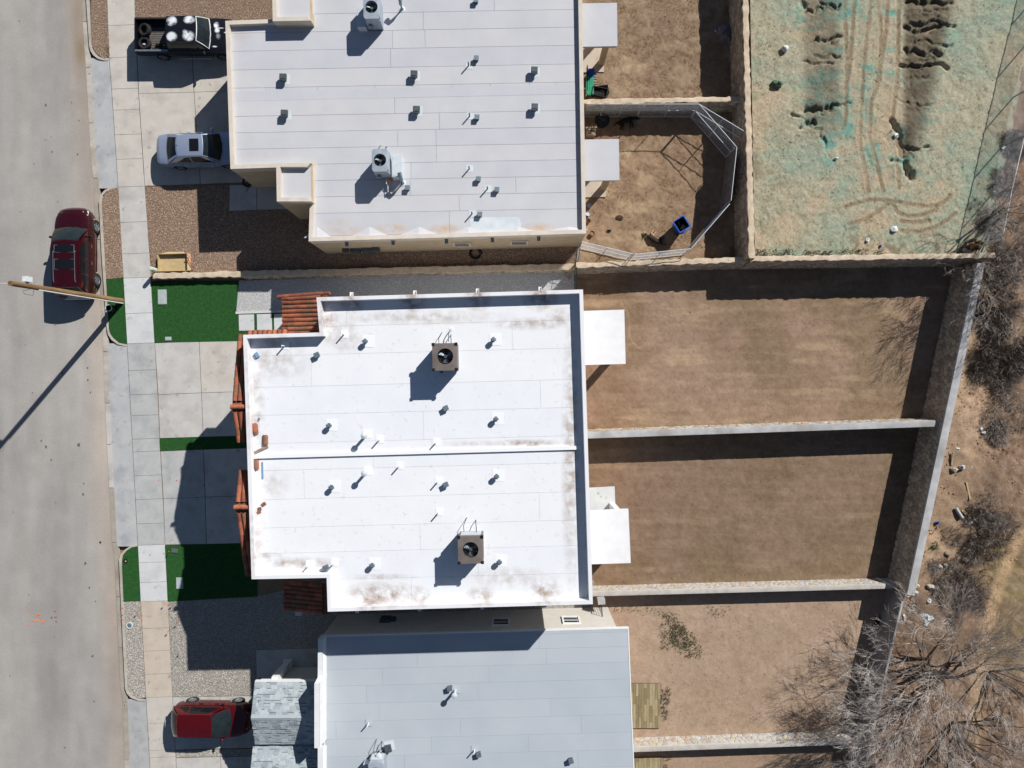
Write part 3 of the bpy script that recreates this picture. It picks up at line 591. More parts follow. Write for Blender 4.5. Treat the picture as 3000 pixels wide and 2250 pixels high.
def lot_fn(px, py, X, Y):
    n1 = fbm(X*.32, Y*.32, 4, 71); n2 = fbm(X*.9, Y*.9, 4, 77); n3 = fbm(X*3, Y*3, 4, 83); n4 = fbm(X*9, Y*9, 3, 91)
    g = fbm(X*.42+.8*fbm(X*.5, Y*.5, 3, 6), Y*2.1+3.2*fbm(X*.55, Y*.55, 4, 5), 4, 101)
    rgb = np.array([170, 164, 140])[None]+(n3[:, None]-.5)*30+(n4[:, None]-.5)*26
    tan = sm(.5, .68, fbm(X*.5+9, Y*.5, 4, 111))[:, None]; rgb = rgb*(1-.5*tan)+np.array([190, 166, 138])[None]*.5*tan
    teal = (sm(.36, .62, n1)*(.45+.55*sm(.35, .62, n2)))[:, None]; rgb = rgb*(1-.5*teal)+np.array([138, 160, 143])[None]*.5*teal
    teal2 = (sm(.52, .68, fbm(X*.9+4, Y*1.5, 5, 121, .65))*(.25+.75*sm(2310, 2380, px)*sm(2780, 2650, px)*sm(560, 440, py)))[:, None]*.75; rgb = rgb*(1-teal2)+np.array([100, 158, 146])[None]*teal2
    rs = sm(2636, 2665, px)*sm(2815-py*.22, 2770-py*.25, px)*sm(520, 380, py)
    ls = sm(2335, 2385, px)*sm(2480, 2440, px)*sm(440, 330, py)
    bare = np.clip(rs*1.0+ls*.6, 0, 1)[:, None]; rgb = rgb*(1-.85*bare)+(np.array([112, 101, 84])[None]+(fbm(X*1.5, Y*5, 4, 207)[:, None]-.5)*50)*.75*bare
    ridge = 1-np.abs(2*g-1); gul = sm(.86, .99, ridge)*(rs*(.35+.9*sm(.4, .6, n1))+.5*ls*sm(.5, .66, fbm(X*.6, Y*.6, 3, 205)))
    gd = np.zeros(px.shape); wob = 14*(fbm(X*1.6, Y*1.6, 4, 251)-.5)
    for ln, w_, dp in GUL: gd = np.maximum(gd, dp*np.exp(-(poly_dist(px, py+wob, [ln])/w_)**2)*(.4+1.1*vn(px*.06+w_*9, py*.02, 33)))
    z = -.02+(n3-.5)*.07+(n4-.5)*.035-gd+(fbm(X*1.4, Y*2.2, 6, 131, .62)-.5)*.2*rs+(fbm(X*1.4, Y*2.0, 5, 135, .6)-.5)*.09*ls
    for (hx, hy, rx, ry, d) in [(2372, 318, 22, 9, .2), (2646, 430, 20, 40, .18)]:
        w = np.exp(-(((px-hx)/rx)**2+((py-hy+8*(n3-.5)*6)/ry)**2)); z = z-d*w
    d = poly_dist(px, py, TRK); m = sm(8, 3.5, d)*(.5+.5*sm(.35, .55, n3)); z = z-.022*m+.010*np.exp(-((d-8.5)/2.5)**2)+.012*m*np.sin((py+.6*px)*1.5)
    k = (.7*m)[:, None]; rgb = rgb*(1-k)+np.array([134, 112, 88])[None]*k
    fill = (sm(2458, 2480, px)*sm(2645, 2625, px)*sm(560, 520, py))[:, None]*.6*sm(.35, .6, fbm(X*2.4, Y*.35, 4, 303))[:, None]; rgb = rgb*(1-fill)+np.array([180, 161, 134])[None]*fill
    wd = sm(.57, .72, fbm(X*2.2, Y*2.2, 4, 141))*(sm(700, 735, py)+.6*sm(2240, 2210, px)*.8+.6*sm(600, 660, py)*sm(2420, 2480, px)*sm(2680, 2600, px)+.45*sm(2400, 2240, px)*sm(260, 400, py))
    wd = np.clip(wd, 0, 1)[:, None]*.6; rgb = rgb*(1-wd)+np.array([112, 104, 84])[None]*wd
    return z, rgb
patch('vacant_lot', [(2190, -300), (2198, 0), (2212, 760)], [(3110, -300), (3040, 0), (2890, 760)], -300, 758, 250, 300, lot_fn, 'ground_attr', 'green tinted eroded dirt lot with tyre tracks behind the stone wall', 'vacant lot')
# scrubland right of the retaining wall
SB = [(3105, -300), (3035, 0), (2885, 755), (2850, 770), (2836, 961), (2800, 1100), (2726, 1461), (2676, 1678), (2640, 1740), (2590, 2004), (2550, 2250), (2530, 2600)]
def scrub_fn(px, py, X, Y):
    n1 = fbm(X*.3, Y*.3, 4, 171); n2 = fbm(X*1.1, Y*1.1, 4, 177); n3 = fbm(X*3.4, Y*3.4, 4, 183); n4 = fbm(X*9, Y*9, 3, 191)
    lb = np.interp(py, [p[1] for p in SB], [p[0] for p in SB]); dx = px-lb
    rgb = np.array([142, 118, 98])[None]+(n3[:, None]-.5)*54+(n4[:, None]-.5)*44
    sand = (sm(175, 60, dx)*sm(740, 800, py)*sm(1760, 1640, py))[:, None]; rgb = rgb*(1-.8*sand)+(np.array([194, 165, 135])[None]+(n3[:, None]-.5)*44)*.8*sand
    olive = (sm(2860, 2940, px+(1850-py)*.12)*sm(1500, 1640, py)*sm(2050, 1900, py))[:, None]; rgb = rgb*(1-.6*olive)+(np.array([152, 136, 96])[None]+(n3[:, None]-.5)*70)*.6*olive
    dk = sm(.5, .7, n1)[:, None]*.4; rgb = rgb*(1-dk)+np.array([118, 98, 82])[None]*dk
    d = poly_dist(px, py, [[(2990, 1560), (2935, 1690), (2905, 1790), (2876, 1880), (2862, 2000), (2850, 2200)]]); m = (.7*sm(26, 9, d))[:, None]; rgb = rgb*(1-m)+np.array([198, 166, 130])[None]*m
    z = -.03+(n1-.5)*.35*sm(10, 90, dx)+(n2-.5)*.22*sm(5, 60, dx)+(n3-.5)*.1+(n4-.5)*.05
    return z, rgb
patch('scrubland', SB, [(3700, -300), (3700, 2600)], -300, 2600, 150, 420, scrub_fn, 'ground_attr', 'rough sandy scrubland with a footpath right of the retaining wall', 'scrubland')
v, f, mi = stones(WP([(2850, 800), (2990, 800), (2990, 1650), (2690, 1650)]), 14, .015, .06, -0.02, 71, 2); tag(link('clods', np_mesh('clods', v, f, ['pebble_a', 'gravel_base'], mi)), 'loose clods on the sandy bank right of the retaining wall', 'clods', None, 'stuff')
v, f, mi = blades(WP([(2890, 1560), (3080, 1500), (3080, 2300), (2860, 2250)]), 130, .06, .2, .012, -0.1, 72, 2, 1.0); tag(link('dry_grass', np_mesh('dry_grass', v, f, ['weed_c', 'straw_b'], mi)), 'yellowish dry grass beside the footpath at the right edge', 'dry grass', None, 'stuff')
v, f, mi = blades(WP([(2850, 770), (3080, 300), (3080, 1500), (2760, 1500), (2850, 1000)]), 60, .06, .22, .01, -0.1, 73, 2, 1.2); tag(link('dry_grass', np_mesh('dry_grass', v, f, ['twig_dark', 'straw_b'], mi)), 'sparse dead stalks on the scrubland right of the wall', 'dry grass', None, 'stuff')
# ---------------------------------------------------------------- houses
def sheets(root, name, poly, rows, cols_fn, z, mats, seed, gap=.012, sl=-0.025, px=True, zroof=3.25, th=.012, jit=.25):
    """roofing sheets: the deck polygon cut into overlapping strips, each its own mesh"""
    rnd = random.Random(seed); k = (H-zroof)/F; n = 0
    d = Vector((1, -sl)).normalized(); nrm = (-d.y, d.x)    # strip direction in world (y up)
    for r in range(len(rows)-1):
        a = W(1000, rows[r], zroof).xy; b = W(1000, rows[r+1], zroof).xy
        strip = clip_half(poly, (a.x-nrm[0]*gap/2, a.y-nrm[1]*gap/2), (-nrm[0], -nrm[1])); strip = clip_half(strip, (b.x+nrm[0]*gap/2, b.y+nrm[1]*gap/2), nrm) if strip else strip
        if len(strip) < 3: continue
        cs = cols_fn(r, rnd)
        for c0, c1 in zip(cs[:-1], cs[1:]):
            p0 = W(c0, rows[r], zroof).xy; p1 = W(c1, rows[r], zroof).xy
            cell = clip_half(strip, (p0.x+d.x*gap/2, p0.y), d); cell = clip_half(cell, (p1.x-d.x*gap/2, p1.y), (-d.x, -d.y)) if cell else cell
            if len(cell) < 3 or abs(area(cell)) < .05: continue
            mb = MB(); zz = z+rnd.uniform(0, .004); mb.prism(cell, zz-.02, zz+th, bottom=False)
            mb.build(name, rnd.choice(mats), root); n += 1
    return n
def vent(house, px, py, z, kind, rz=0.0):
    """roof vent: base mesh with flashing and cap as sub-parts"""
    c = W(px, py, z)
    if kind == 'square':     # low galvanised hood (tan house)
        mb = MB(); mb.box(c+Vector((0, 0, .11)), (.2, .2, .22), rz); o = mb.build('roof_vent', 'galv_dark', house)
        mb = MB(); mb.box(c+Vector((0, 0, .26)), (.34, .34, .14), rz); mb.box(c+Vector((0, .02, .345)), (.28, .24, .03), rz); mb.build('vent_hood', 'galv_dark', o)
        mb = MB(); mb.box(c+Vector((.02, .02, .012)), (.52, .5, .012), rz); mb.build('flashing', 'silver_coat', o)
    elif kind == 'small':
        mb = MB(); mb.box(c+Vector((0, 0, .1)), (.2, .18, .2), rz); o = mb.build('roof_vent', 'galv_dark', house)
        mb = MB(); mb.box(c+Vector((0, 0, .21)), (.25, .23, .06), rz); mb.build('vent_hood', 'galv', o)
    elif kind == 'cross':    # white house: stub with a crossed cap on a square white flashing
        mb = MB(); mb.cyl(c, .07, .22, 12); o = mb.build('roof_vent', 'galv', house, smooth=True)
        mb = MB(); mb.box(c+Vector((0, 0, .27)), (.25, .12, .1), rz); mb.box(c+Vector((0, 0, .271)), (.12, .25, .08), rz); mb.box(c+Vector((0, 0, .34)), (.13, .13, .03), rz); mb.build('vent_cap', 'galv', o)
        mb = MB(); mb.box(c+Vector((.08, .02, .018)), (.56, .56, .012), -.03); mb.build('flashing', 'flash_white', o)
    elif kind == 'tall':
        mb = MB(); mb.cyl(c, .07, .62, 12); o = mb.build('roof_vent', 'ac_silver', house, smooth=True)
        mb = MB(); mb.lathe([(.0, .74), (.13, .70), (.15, .64), (.12, .60), (.0, .60)], c, 14); mb.build('vent_cap', 'ac_silver', o, smooth=True)
        mb = MB(); mb.box(c+Vector((.05, .05, .018)), (.42, .42, .012), -.03); mb.build('flashing', 'roofC_c' if house.name.startswith('grey') else 'flash_white', o)
    elif kind == 'pipe':
        mb = MB(); mb.cyl(c, .035, .42, 10); o = mb.build('vent_pipe', 'galv_dark' if house.name.startswith('tan') else 'pvc', house, smooth=True)
        mb = MB(); mb.box(c+Vector((.02, .02, .018)), (.36, .36, .012), -.03); mb.build('flashing', 'silver_coat' if house.name.startswith('tan') else 'roofC_c' if house.name.startswith('grey') else 'flash_white', o)
    elif kind == 'elbow':    # bent exhaust pipe
        mb = MB(); mb.tube([c, c+Vector((0, 0, .55)), c+Vector((.02, .06, .75)), c+Vector((-.05, .3, .85))], [.08, .08, .09, .11], 10); o = mb.build('exhaust_pipe', 'galv', house, smooth=True)
        mb = MB(); mb.lathe([(.18, .0), (.16, .03), (.09, .05)], c, 12); mb.build('flashing', 'silver_coat', o)
    return o
def window(house, c, w, h, face='S', frame='trim_white', arms=True):
    """window on a wall; c = centre on the wall face; face N or S"""
    s = -1 if face == 'S' else 1; c = Vector(c)
    mb = MB(); mb.box(c+Vector((0, s*.012, 0)), (w-.1, .02, h-.1)); o = mb.build('window', 'win_glass', house); o['label'] = 'window in the side wall'
    mb = MB(); t = .09
    for (dx, dz, sx, sz) in ((0, h/2, w+t, t), (0, -h/2, w+t, t), (-w/2, 0, t, h-t), (w/2, 0, t, h-t)): mb.box(c+Vector((dx, s*.035, dz)), (sx, .08, sz))
    mb.build('frame', frame, o)
    mb = MB(); mb.box(c+Vector((0, s*.03, 0)), (w-.1, .03, .035)); mb.build('sash_bar', frame, o)
    return o
# ---- A: tan flat-roofed duplex at the top
ZA = 3.5; DA = 3.24
hA = thing('tan_house', 'single storey tan stucco house with pale grey flat roof at the top', 'house', W(1300, 275))
pA = WP([(675, 495), (660, 61), (905, 52), (898, -158), (1703, -170), (1717, 684), (904, 707), (911, 487)], ZA)
if area(pA) < 0: pA = pA[::-1]
mb = MB(); mb.prism(offset_poly(pA, .01), -.1, DA-.02); mb.build('wall', 'stucco_tan', hA)
inA = offset_poly(pA, .2)
mb = MB(); mb.ring(pA, inA, DA-.3, ZA); mb.build('parapet', 'parapet_tan', hA)
mb = MB(); mb.prism(offset_poly(pA, .1), DA-.1, DA); rA = mb.build('roof', 'roofA_tar', hA)
rows = [-168, -120, -72, -24, 40, 92, 145, 200, 253, 288, 336, 384, 432, 480, 528, 576, 624, 690, 720]
colsA = {4: [600, 1240, 1700], 5: [600, 1150, 1245, 1800], 6: [600, 1144, 1700], 7: [600, 1800], 8: [600, 778, 931, 1098, 1210, 1322, 1437, 1551, 1629, 1800], 9: [600, 1156, 1800], 10: [600, 1287, 1800], 11: [600, 1165, 1277, 1800], 12: [600, 1278, 1800], 13: [600, 897, 1204, 1800], 14: [600, 1202, 1511, 1800], 15: [600, 1345, 1800], 16: [600, 1316, 1800]}
def cA(r, rnd):
    if r in colsA: return colsA[r]
    x = 600; out = [x]
    while x < 1800: x += rnd.uniform(260, 560); out.append(x)
    return out
sheets(rA, 'roof_sheet', inA, rows, cA, DA, ['roofA_a', 'roofA_b', 'roofA_c'], 3, gap=.014, sl=-.018, zroof=DA)
mb = MB(); a, b = W(672, 283, DA), W(1702, 261, DA); mb.box((a+b)/2+Vector((0, 0, .016)), ((b-a).length, .5, .006), math.atan2(b.y-a.y, b.x-a.x)); mb.build('ridge_seam', 'roofA_b', rA)
mb = MB()      # silver patch and crickets between the scuppers
mb.prism(WP([(1376, 642), (1420, 637), (1520, 636), (1527, 655), (1523, 680), (1380, 683)], DA), DA, DA+.022); mb.build('roof_patch', 'silver_coat', rA)
for x, hw in ((930, 40), (1083, 55), (1227, 55), (1372, 55), (1516, 55), (1665, 60)):
    k = W(x, 664, DA); yb = 700-(x-904)*.0285; e0 = W(x-hw, yb-2, DA); e1 = W(x+hw, yb-5, DA)
    mb = MB(); mb.add([(e0.x, e0.y, DA+.02), (e1.x, e1.y, DA+.02), (k.x, k.y, DA+.022), (k.x, e0.y, DA+.14)], [(0, 3, 2), (3, 1, 2), (0, 1, 3)]); mb.build('cricket', 'roofA_c', rA)
for zt, pt in ((3.92, [(809, 477), (911, 477), (913, 590), (811, 590)]), (3.92, [(797, -52), (907, -54), (911, 60), (799, 62)])):
    p = WP(pt, zt)
    if area(p) < 0: p = p[::-1]
    mb = MB(); mb.prism(offset_poly(p, .01), -.1, 3.66); o = mb.build('entry_tower', 'stucco_tan', hA)
    mb = MB(); mb.ring(p, offset_poly(p, .2), 3.5, zt, skip=[max(range(4), key=lambda i: p[i][0]+p[(i+1) % 4][0])]); mb.build('parapet', 'parapet_tan', o)
    mb = MB(); mb.prism(offset_poly(p, .1), 3.55, 3.68); mb.build('roof_sheet', 'roofA_c', o)
yw = lambda x: 707.2-(x-904)*.0283   # south wall line in pixels at parapet height
for x in (1011, 1148, 1306, 1442, 1579):
    c = W(x, yw(x), ZA); mb = MB(); mb.box(c+Vector((0, -.08, -.45)), (.14, .28, .035)); mb.box(c+Vector((-.075, -.08, -.39)), (.02, .28, .12)); mb.box(c+Vector((.075, -.08, -.39)), (.02, .28, .12)); mb.build('scupper', 'galv', hA)
for x in (1346, 1522):
    c = W(x, yw(x), ZA); window(hA, (c.x, c.y+.01, 1.75), .85, .9, 'S', 'parapet_tan')
mb = MB()
for x, w, h, zc in ((983, .32, .3, 1.3), (1011, .5, .6, 1.1), (1050, .62, .85, 1.0), (1078, .34, .45, 1.3)):
    c = W(x, yw(x), ZA); mb.box((c.x, c.y-.09, zc), (w, .18, h))
a = W(1020, yw(1020), ZA); b = W(1045, yw(1045), ZA); mb.tube([(a.x, a.y-.1, 1.1), (b.x, b.y-.1, 1.1)], .04, 8); mb.build('meter_boxes', 'galv_dark', hA)
for pt in ([(1711.7, 10), (1807.5, 8), (1809, 135), (1713, 137)], [(1717, 409), (1813, 407), (1815, 528), (1719, 530)]):
    z = 2.75; p = WP(pt, z); p[0] = (p[0][0]-.35, p[0][1]); p[3] = (p[3][0]-.35, p[3][1])
    mb = MB(); mb.prism(p, z-.06, z); o = mb.build('patio_cover', 'roofA_b', hA)
    mb = MB(); mb.prism(offset_poly(p, .03), z-.24, z-.062); mb.build('fascia', 'beam_tan', o)
    
    for q, dy in ((p[2], .35), (p[1], -.35)): mb = MB(); mb.box((q[0]-.5, q[1]+dy, z/2-.12), (.28, .28, z-.26)); mb.build('post', 'beam_tan', o)
    q = [(p[0][0], p[0][1]), (p[1][0]-.35, p[1][1]), (p[2][0]-.35, p[2][1]-.15), (p[3][0], p[3][1]-.15)]
    mb = MB(); mb.prism(q, -.05, .05); mb.build('patio_slab', 'conc_cream', o)
for x, y in ((834, 233), (838, 338), (1215, 224), (1222, 327), (1565, 213), (1566, 320)): vent(hA, x, y, DA, 'square', -.03)
for x, y in ((1195, 553), (1395, 6), (1396, 175), (1398, 347), (1402, 527), (1456, 558), (1406, 630)): vent(hA, x, y, DA, 'small', -.03)
for x, y in ((1373, 193), (1376, 341), (1428, 554), (1375, 495), (1383, 627)): vent(hA, x, y, DA, 'pipe')
vent(hA, 1180, 537, DA, 'elbow'); vent(hA, 1178, 28, DA, 'elbow')

# ---- B: white two-storey duplex in the middle
ZB = 6.75; DB = 6.28
hB = thing('white_house', 'two storey white house with bright white flat roof and clay tile gables', 'house', W(1330, 1340))
pB = WP([(712, 981), (936, 974), (927, 871), (1708, 848), (1737, 1770), (960, 1792), (957, 1693), (737, 1697)], ZB)
if area(pB) < 0: pB = pB[::-1]
inB = offset_poly(pB, .17)
mb = MB(); mb.prism(offset_poly(pB, .01), -.1, DB-.05); mb.build('wall', 'stucco_white', hB)
mb = MB(); mb.ring(pB, inB, DB-.4, ZB); mb.build('parapet', 'parapetB', hB)
mb = MB(); mb.prism(offset_poly(pB, .09), DB-.1, DB); rB = mb.build('roof', 'roofB_seam', hB)
rows = [820, 872, 955, 1037, 1129, 1211, 1294, 1336, 1373, 1458, 1541, 1616, 1697, 1780, 1830]
cB = {2: [600, 1500, 1900], 3: [600, 911, 1900], 4: [600, 1583, 1900], 5: [600, 1240, 1900], 8: [600, 890, 1900], 9: [600, 1580, 1900], 10: [600, 1230, 1900], 11: [600, 1400, 1900], 12: [600, 1205, 1900]}
sheets(rB, 'roof_sheet', inB, rows, lambda r, rnd: cB.get(r, [600, 1100+rnd.uniform(-200, 300), 1900]), DB, ['roofB_a', 'roofB_b', 'roofB_a'], 8, gap=.009, sl=-.026, zroof=DB)
mb = MB(); a, b = W(738, 1338, DB), W(1703, 1311, DB); mb.box((a+b)/2+Vector((0, 0, .06)), ((b-a).length, .17, .09), math.atan2(b.y-a.y, b.x-a.x)); mb.build('party_ridge', 'flash_white', rB)
for x, y in ((1073, 1001), (968, 1246), (1446, 996), (1453, 1227), (1455, 1394), (975, 1426), (1093, 1653), (1463, 1643)): vent(hB, x, y, DB, 'cross', -.02)
for x, y in ((1307, 1195), (1307, 1418), (931, 1040), (957, 1660)): vent(hB, x, y, DB, 'small', .4)
for x, y in ((1074, 1274), (1075, 1382)): vent(hB, x, y, DB, 'tall')
for x, y in ((1008, 980), (834, 1014), (1278, 1296), (1284, 1410), (1286, 1501), (1112, 1288), (1170, 1365), (906, 1654), (980, 1648)): vent(hB, x, y, DB, 'pipe')
for x, y, s in ((1026, 866, 1), (1213, 861, 1), (1398, 855, 1), (1583, 850, 1), (1042, 1790, -1), (1227, 1785, -1), (1412, 1780, -1), (1597, 1774, -1)):
    c = W(x, y, ZB-.2); mb = MB(); mb.box(c+Vector((0, s*.02, -.35)), (.12, .36, .03)); mb.box(c+Vector((-.065, s*.02, -.29)), (.015, .36, .11)); mb.box(c+Vector((.065, s*.02, -.29)), (.015, .36, .11)); mb.build('scupper', 'trim_white', hB)
for pt, posts in (([(1712, 911.6), (1829, 907), (1833, 1066), (1715, 1070)], 1), ([(1728.6, 1497.7), (1841, 1491), (1848, 1649.5), (1734, 1654)], 1)):
    z = 2.9; p = WP(pt, z); p[0] = (p[0][0]-.5, p[0][1]); p[3] = (p[3][0]-.5, p[3][1])
    mb = MB(); mb.prism(p, z-.1, z); o = mb.build('patio_cover', 'stucco_white', hB)
    mb = MB(); mb.prism(offset_poly(p, .04), z-.38, z-.102); mb.build('fascia', 'trim_white', o)
    for q, dy in ((p[2], .3), (p[1], -.3)):
        mb = MB(); mb.box((q[0]-.45, q[1]+dy, z/2-.19), (.3, .3, z-.4)); mb.build('post', 'trim_white', o)
    e = .75 if pt[0][1] > 1300 else -.3; q = [(p[0][0], p[0][1]+e), (p[1][0]-.3, p[1][1]+e), (p[2][0]-.3, p[2][1]+.5), (p[3][0], p[3][1]+.5)]
    mb = MB(); mb.prism(q, -.05, .06); mb.build('patio_slab', 'conc_white', o)
for x in (-8.25, -7.2, -5.7, -4.72):     # tall north windows of the ground floor
    yn = W(1000, 871-(((x*63.35)+1500)-927)*.0294, ZB).y
    c = Vector((x, yn-.01, 1.5)); mb = MB(); mb.box(c+Vector((0, .012, 0)), (.5, .02, 1.5)); o = mb.build('window', 'lowe_glass', hB); mb = MB()
    for (dx, dz, sx, sz) in ((0, .79, .66, .08), (0, -.79, .66, .08), (-.29, 0, .08, 1.5), (.29, 0, .08, 1.5)): mb.box(c+Vector((dx, .03, dz)), (sx, .08, sz))
    mb.build('frame', 'trim_white', o)
# clay tiles: one half-barrel mesh per colour, shared
def tile_mesh(m, L=.42, r=.12, r2=.105):
    mb = MB(); n = 8; vs_ = []
    for (x, rr, dz) in ((0, r, .012), (L, r2, 0)):
        for k in range(n+1): a = math.pi*k/n; vs_.append((x, rr*math.cos(a), rr*math.sin(a)+dz))
        for k in range(n+1): a = math.pi*k/n; vs_.append((x, (rr-.018)*math.cos(a), (rr-.018)*math.sin(a)+dz))
    w = 2*(n+1); fs = []
    for k in range(n): fs += [(k, k+1, w+k+1, w+k), (n+1+k+1, n+1+k, w+n+1+k, w+n+2+k), (k+1, k, n+1+k, n+2+k), (w+k, w+k+1, w+n+2+k, w+n+1+k)]
    mb.add(vs_, fs); return mb.mesh('tile', m, smooth=True, angle=50)
TILES = [tile_mesh(m) for m in ('tile_a', 'tile_b', 'tile_c', 'tile_d', 'tile_e')]
TW = (0, 0, 0, 1, 1, 3, 3, 3, 2, 2, 4)
def lay_tile(parent, p, d, up, rnd, name='tile', only=None):
    """tile with its fat end at p, running uphill along d"""
    me = TILES[rnd.choice(TW) if only is None else only]; o = link(name, me, parent)
    x = Vector(d).normalized(); z = Vector(up).normalized(); y = z.cross(x).normalized(); z = x.cross(y)
    M = Matrix((x, y, z)).transposed().to_4x4(); M.translation = Vector(p)-root_loc(parent); o.matrix_local = M; return o
def tile_slope(house, name, p0, along, down_len, slope_dir, slope, nrow, rnd, spacing=.235, seg=.36):
    """p0 = top corner; rows spread along 'along', tiles descend along slope_dir"""
    al = Vector(along).normalized(); sd_ = Vector(slope_dir).normalized(); dn = (sd_-Vector((0, 0, slope))).normalized()
    p0 = Vector(p0); q = [p0, p0+al*spacing*nrow, p0+al*spacing*nrow+dn*down_len, p0+dn*down_len]
    nrm = al.cross(dn); nrm = nrm if nrm.z > 0 else -nrm
    mb = MB(); b = [v-nrm*.12 for v in q]
    if area([(v.x, v.y) for v in q]) < 0: q = q[::-1]; b = b[::-1]
    mb.hexa(b, q); o = mb.build(name, 'tile_e', house)
    n = int(down_len/seg)
    for r in range(nrow):
        for k in range(n):
            p = p0+al*spacing*(r+.5)+dn*(down_len-k*seg)+nrm*.015+al*rnd.uniform(-.008, .008); lay_tile(o, p+nrm*.0, -dn+nrm*.05+al*rnd.uniform(-.02, .02), nrm, rnd)
    return o
rt = random.Random(12)
zr = 6.5
ax = Vector((0.028, -1, 0)).normalized()   # along the front, towards the viewer's bottom
for ridge_px, n_len, s_len, hood in ((1192, 3.55, 1.72, 0), (1486, 1.72, 3.55, 1)):
    wl = W(712+(ridge_px-981)*.0349, ridge_px, ZB).x      # wall plane at this y
    rp = Vector((wl-.72, W(700, ridge_px, zr).y, zr))
    for dirn, ln in ((-ax, n_len), (ax, s_len)): tile_slope(hB, 'gable_roof', rp+Vector((0, 0, 0)), (1, 0.028, 0), ln, dirn, .29, 3, rt)
    g = MB(); g.box(rp+Vector((.36, 0, -.12)), (.7, .1, .16)); rb = g.build('gable_ridge', 'mortar', hB)
    for k in range(2): lay_tile(rb, rp+Vector((-.04+.38*k, 0, .04)), (1, .02, .0), (0, 0, 1), rt, 'ridge_tile', 3)
    mb = MB(); y0 = rp.y+n_len*.95; y1 = rp.y-s_len*.95
    mb.add([(rp.x+.12, y0, zr-n_len*.275-.1), (rp.x+.12, rp.y, zr-.15), (rp.x+.12, y1, zr-s_len*.275-.1), (rp.x+.12, y1, 4.6), (rp.x+.12, y0, 4.6), (rp.x+.75, y0, zr-n_len*.275-.1), (rp.x+.75, rp.y, zr-.15), (rp.x+.75, y1, zr-s_len*.275-.1), (rp.x+.75, y1, 4.6), (rp.x+.75, y0, 4.6)],
           [(0, 1, 2, 3, 4), (9, 8, 7, 6, 5), (0, 5, 6, 1), (1, 6, 7, 2), (2, 7, 8, 3), (3, 8, 9, 4), (4, 9, 5, 0)]); mb.build('gable_wall', 'stucco_white', hB)
# rake eave of tiles wrapping the north corner of the upper storey
p = W(712, 981, ZB); tile_slope(hB, 'eave_roof', (p.x-.2, p.y-.16, 5.72), (1, .03, 0), .42, (0, 1, 0), .3, 8, rt, .235, .36)
p = W(737, 1697, ZB); tile_slope(hB, 'eave_roof', (p.x-.2, p.y+.16, 5.72), (1, .03, 0), .42, (0, -1, 0), .3, 8, rt, .235, .36)
# porch roofs in the two notches
z0 = 3.95; p = W(928, 872, 3.9)
tile_slope(hB, 'porch_roof', (W(957, 870, z0).x, W(928, 868, 3.4).y, z0), (0, -1, 0), 2.5, (-1, 0, 0), .3, 9, rt, .222, .36)
mb = MB(); a = W(815, 874, 3.2); b = W(966, 862, 3.95)
rk = MB(); rk.tube([a+Vector((0, .06, -.04)), b+Vector((0, .06, -.04))], .09, 8); ro = rk.build('porch_rake', 'tile_b', hB, smooth=True)
d = (b-a).normalized()
for k in range(7): lay_tile(ro, a+Vector((0, .06, .0))+d*(.36*k), d, (0, 0, 1), rt, 'rake_tile')
tile_slope(hB, 'porch_roof', (W(962, 1700, z0).x, W(900, 1702, 3.4).y, z0), (0, -1, 0), 2.5, (-1, 0, 0), .3, 7, rt, .222, .36)
for (x, y) in ((822, 905), (856, 1752)): 
    c = W(x, y, 0); mb = MB(); mb.box((c.x+1.1, c.y, 1.3), (.3, .3, 2.6)); mb.build('porch_post', 'stucco_white', hB)

# ---- C: grey-roofed house at the bottom with shingle gables
ZC = 3.5
hC = thing('grey_roof_house', 'single storey house with bluish grey flat roof and shingled garage gables at the bottom', 'house', W(1350, 2180))
pC = WP([(940, 1864), (1841, 1840), (1868, 2520), (960, 2545)], ZC)
if area(pC) < 0: pC = pC[::-1]
wl = offset_poly(pC, .03); 
nx = W(1811, 1860, 0)   # foot of the north-east wall corner
mb = MB(); wp = [(p[0]-(.55 if p[0] > 0 else 0), p[1]) for p in wl]; mb.prism(wp, -.1, ZC-.14); mb.build('wall', 'stucco_grey', hC)
mb = MB(); mb.prism(pC, ZC-.13, ZC-.02); rC = mb.build('roof', 'roofC_tar', hC)
mb = MB(); mb.ring(offset_poly(pC, -.02), offset_poly(pC, .04), ZC-.2, ZC+.005); mb.build('drip_edge', 'trim_white', hC)
rows = [1830, 1872, 1915, 1961, 2010, 2062, 2114, 2166, 2217, 2266, 2316, 2366, 2416, 2466, 2560]
def cC(r, rnd):
    x = 900+rnd.uniform(60, 420); out = [880]
    while x < 1900: out.append(x); x += rnd.uniform(280, 520)
    return out+[1900]
sheets(rC, 'roof_sheet', offset_poly(pC, .05), rows, cC, ZC-.02, ['roofC_a', 'roofC_b', 'roofC_c'], 5, gap=.007, sl=-.025, zroof=ZC)
mb = MB(); xo = -9.79; prof = [(1872, 3.78), (1984, 3.8), (2003, 4.42), (2192, 4.42), (2192.5, 3.8), (2420, 3.8), (2545, 3.8)]
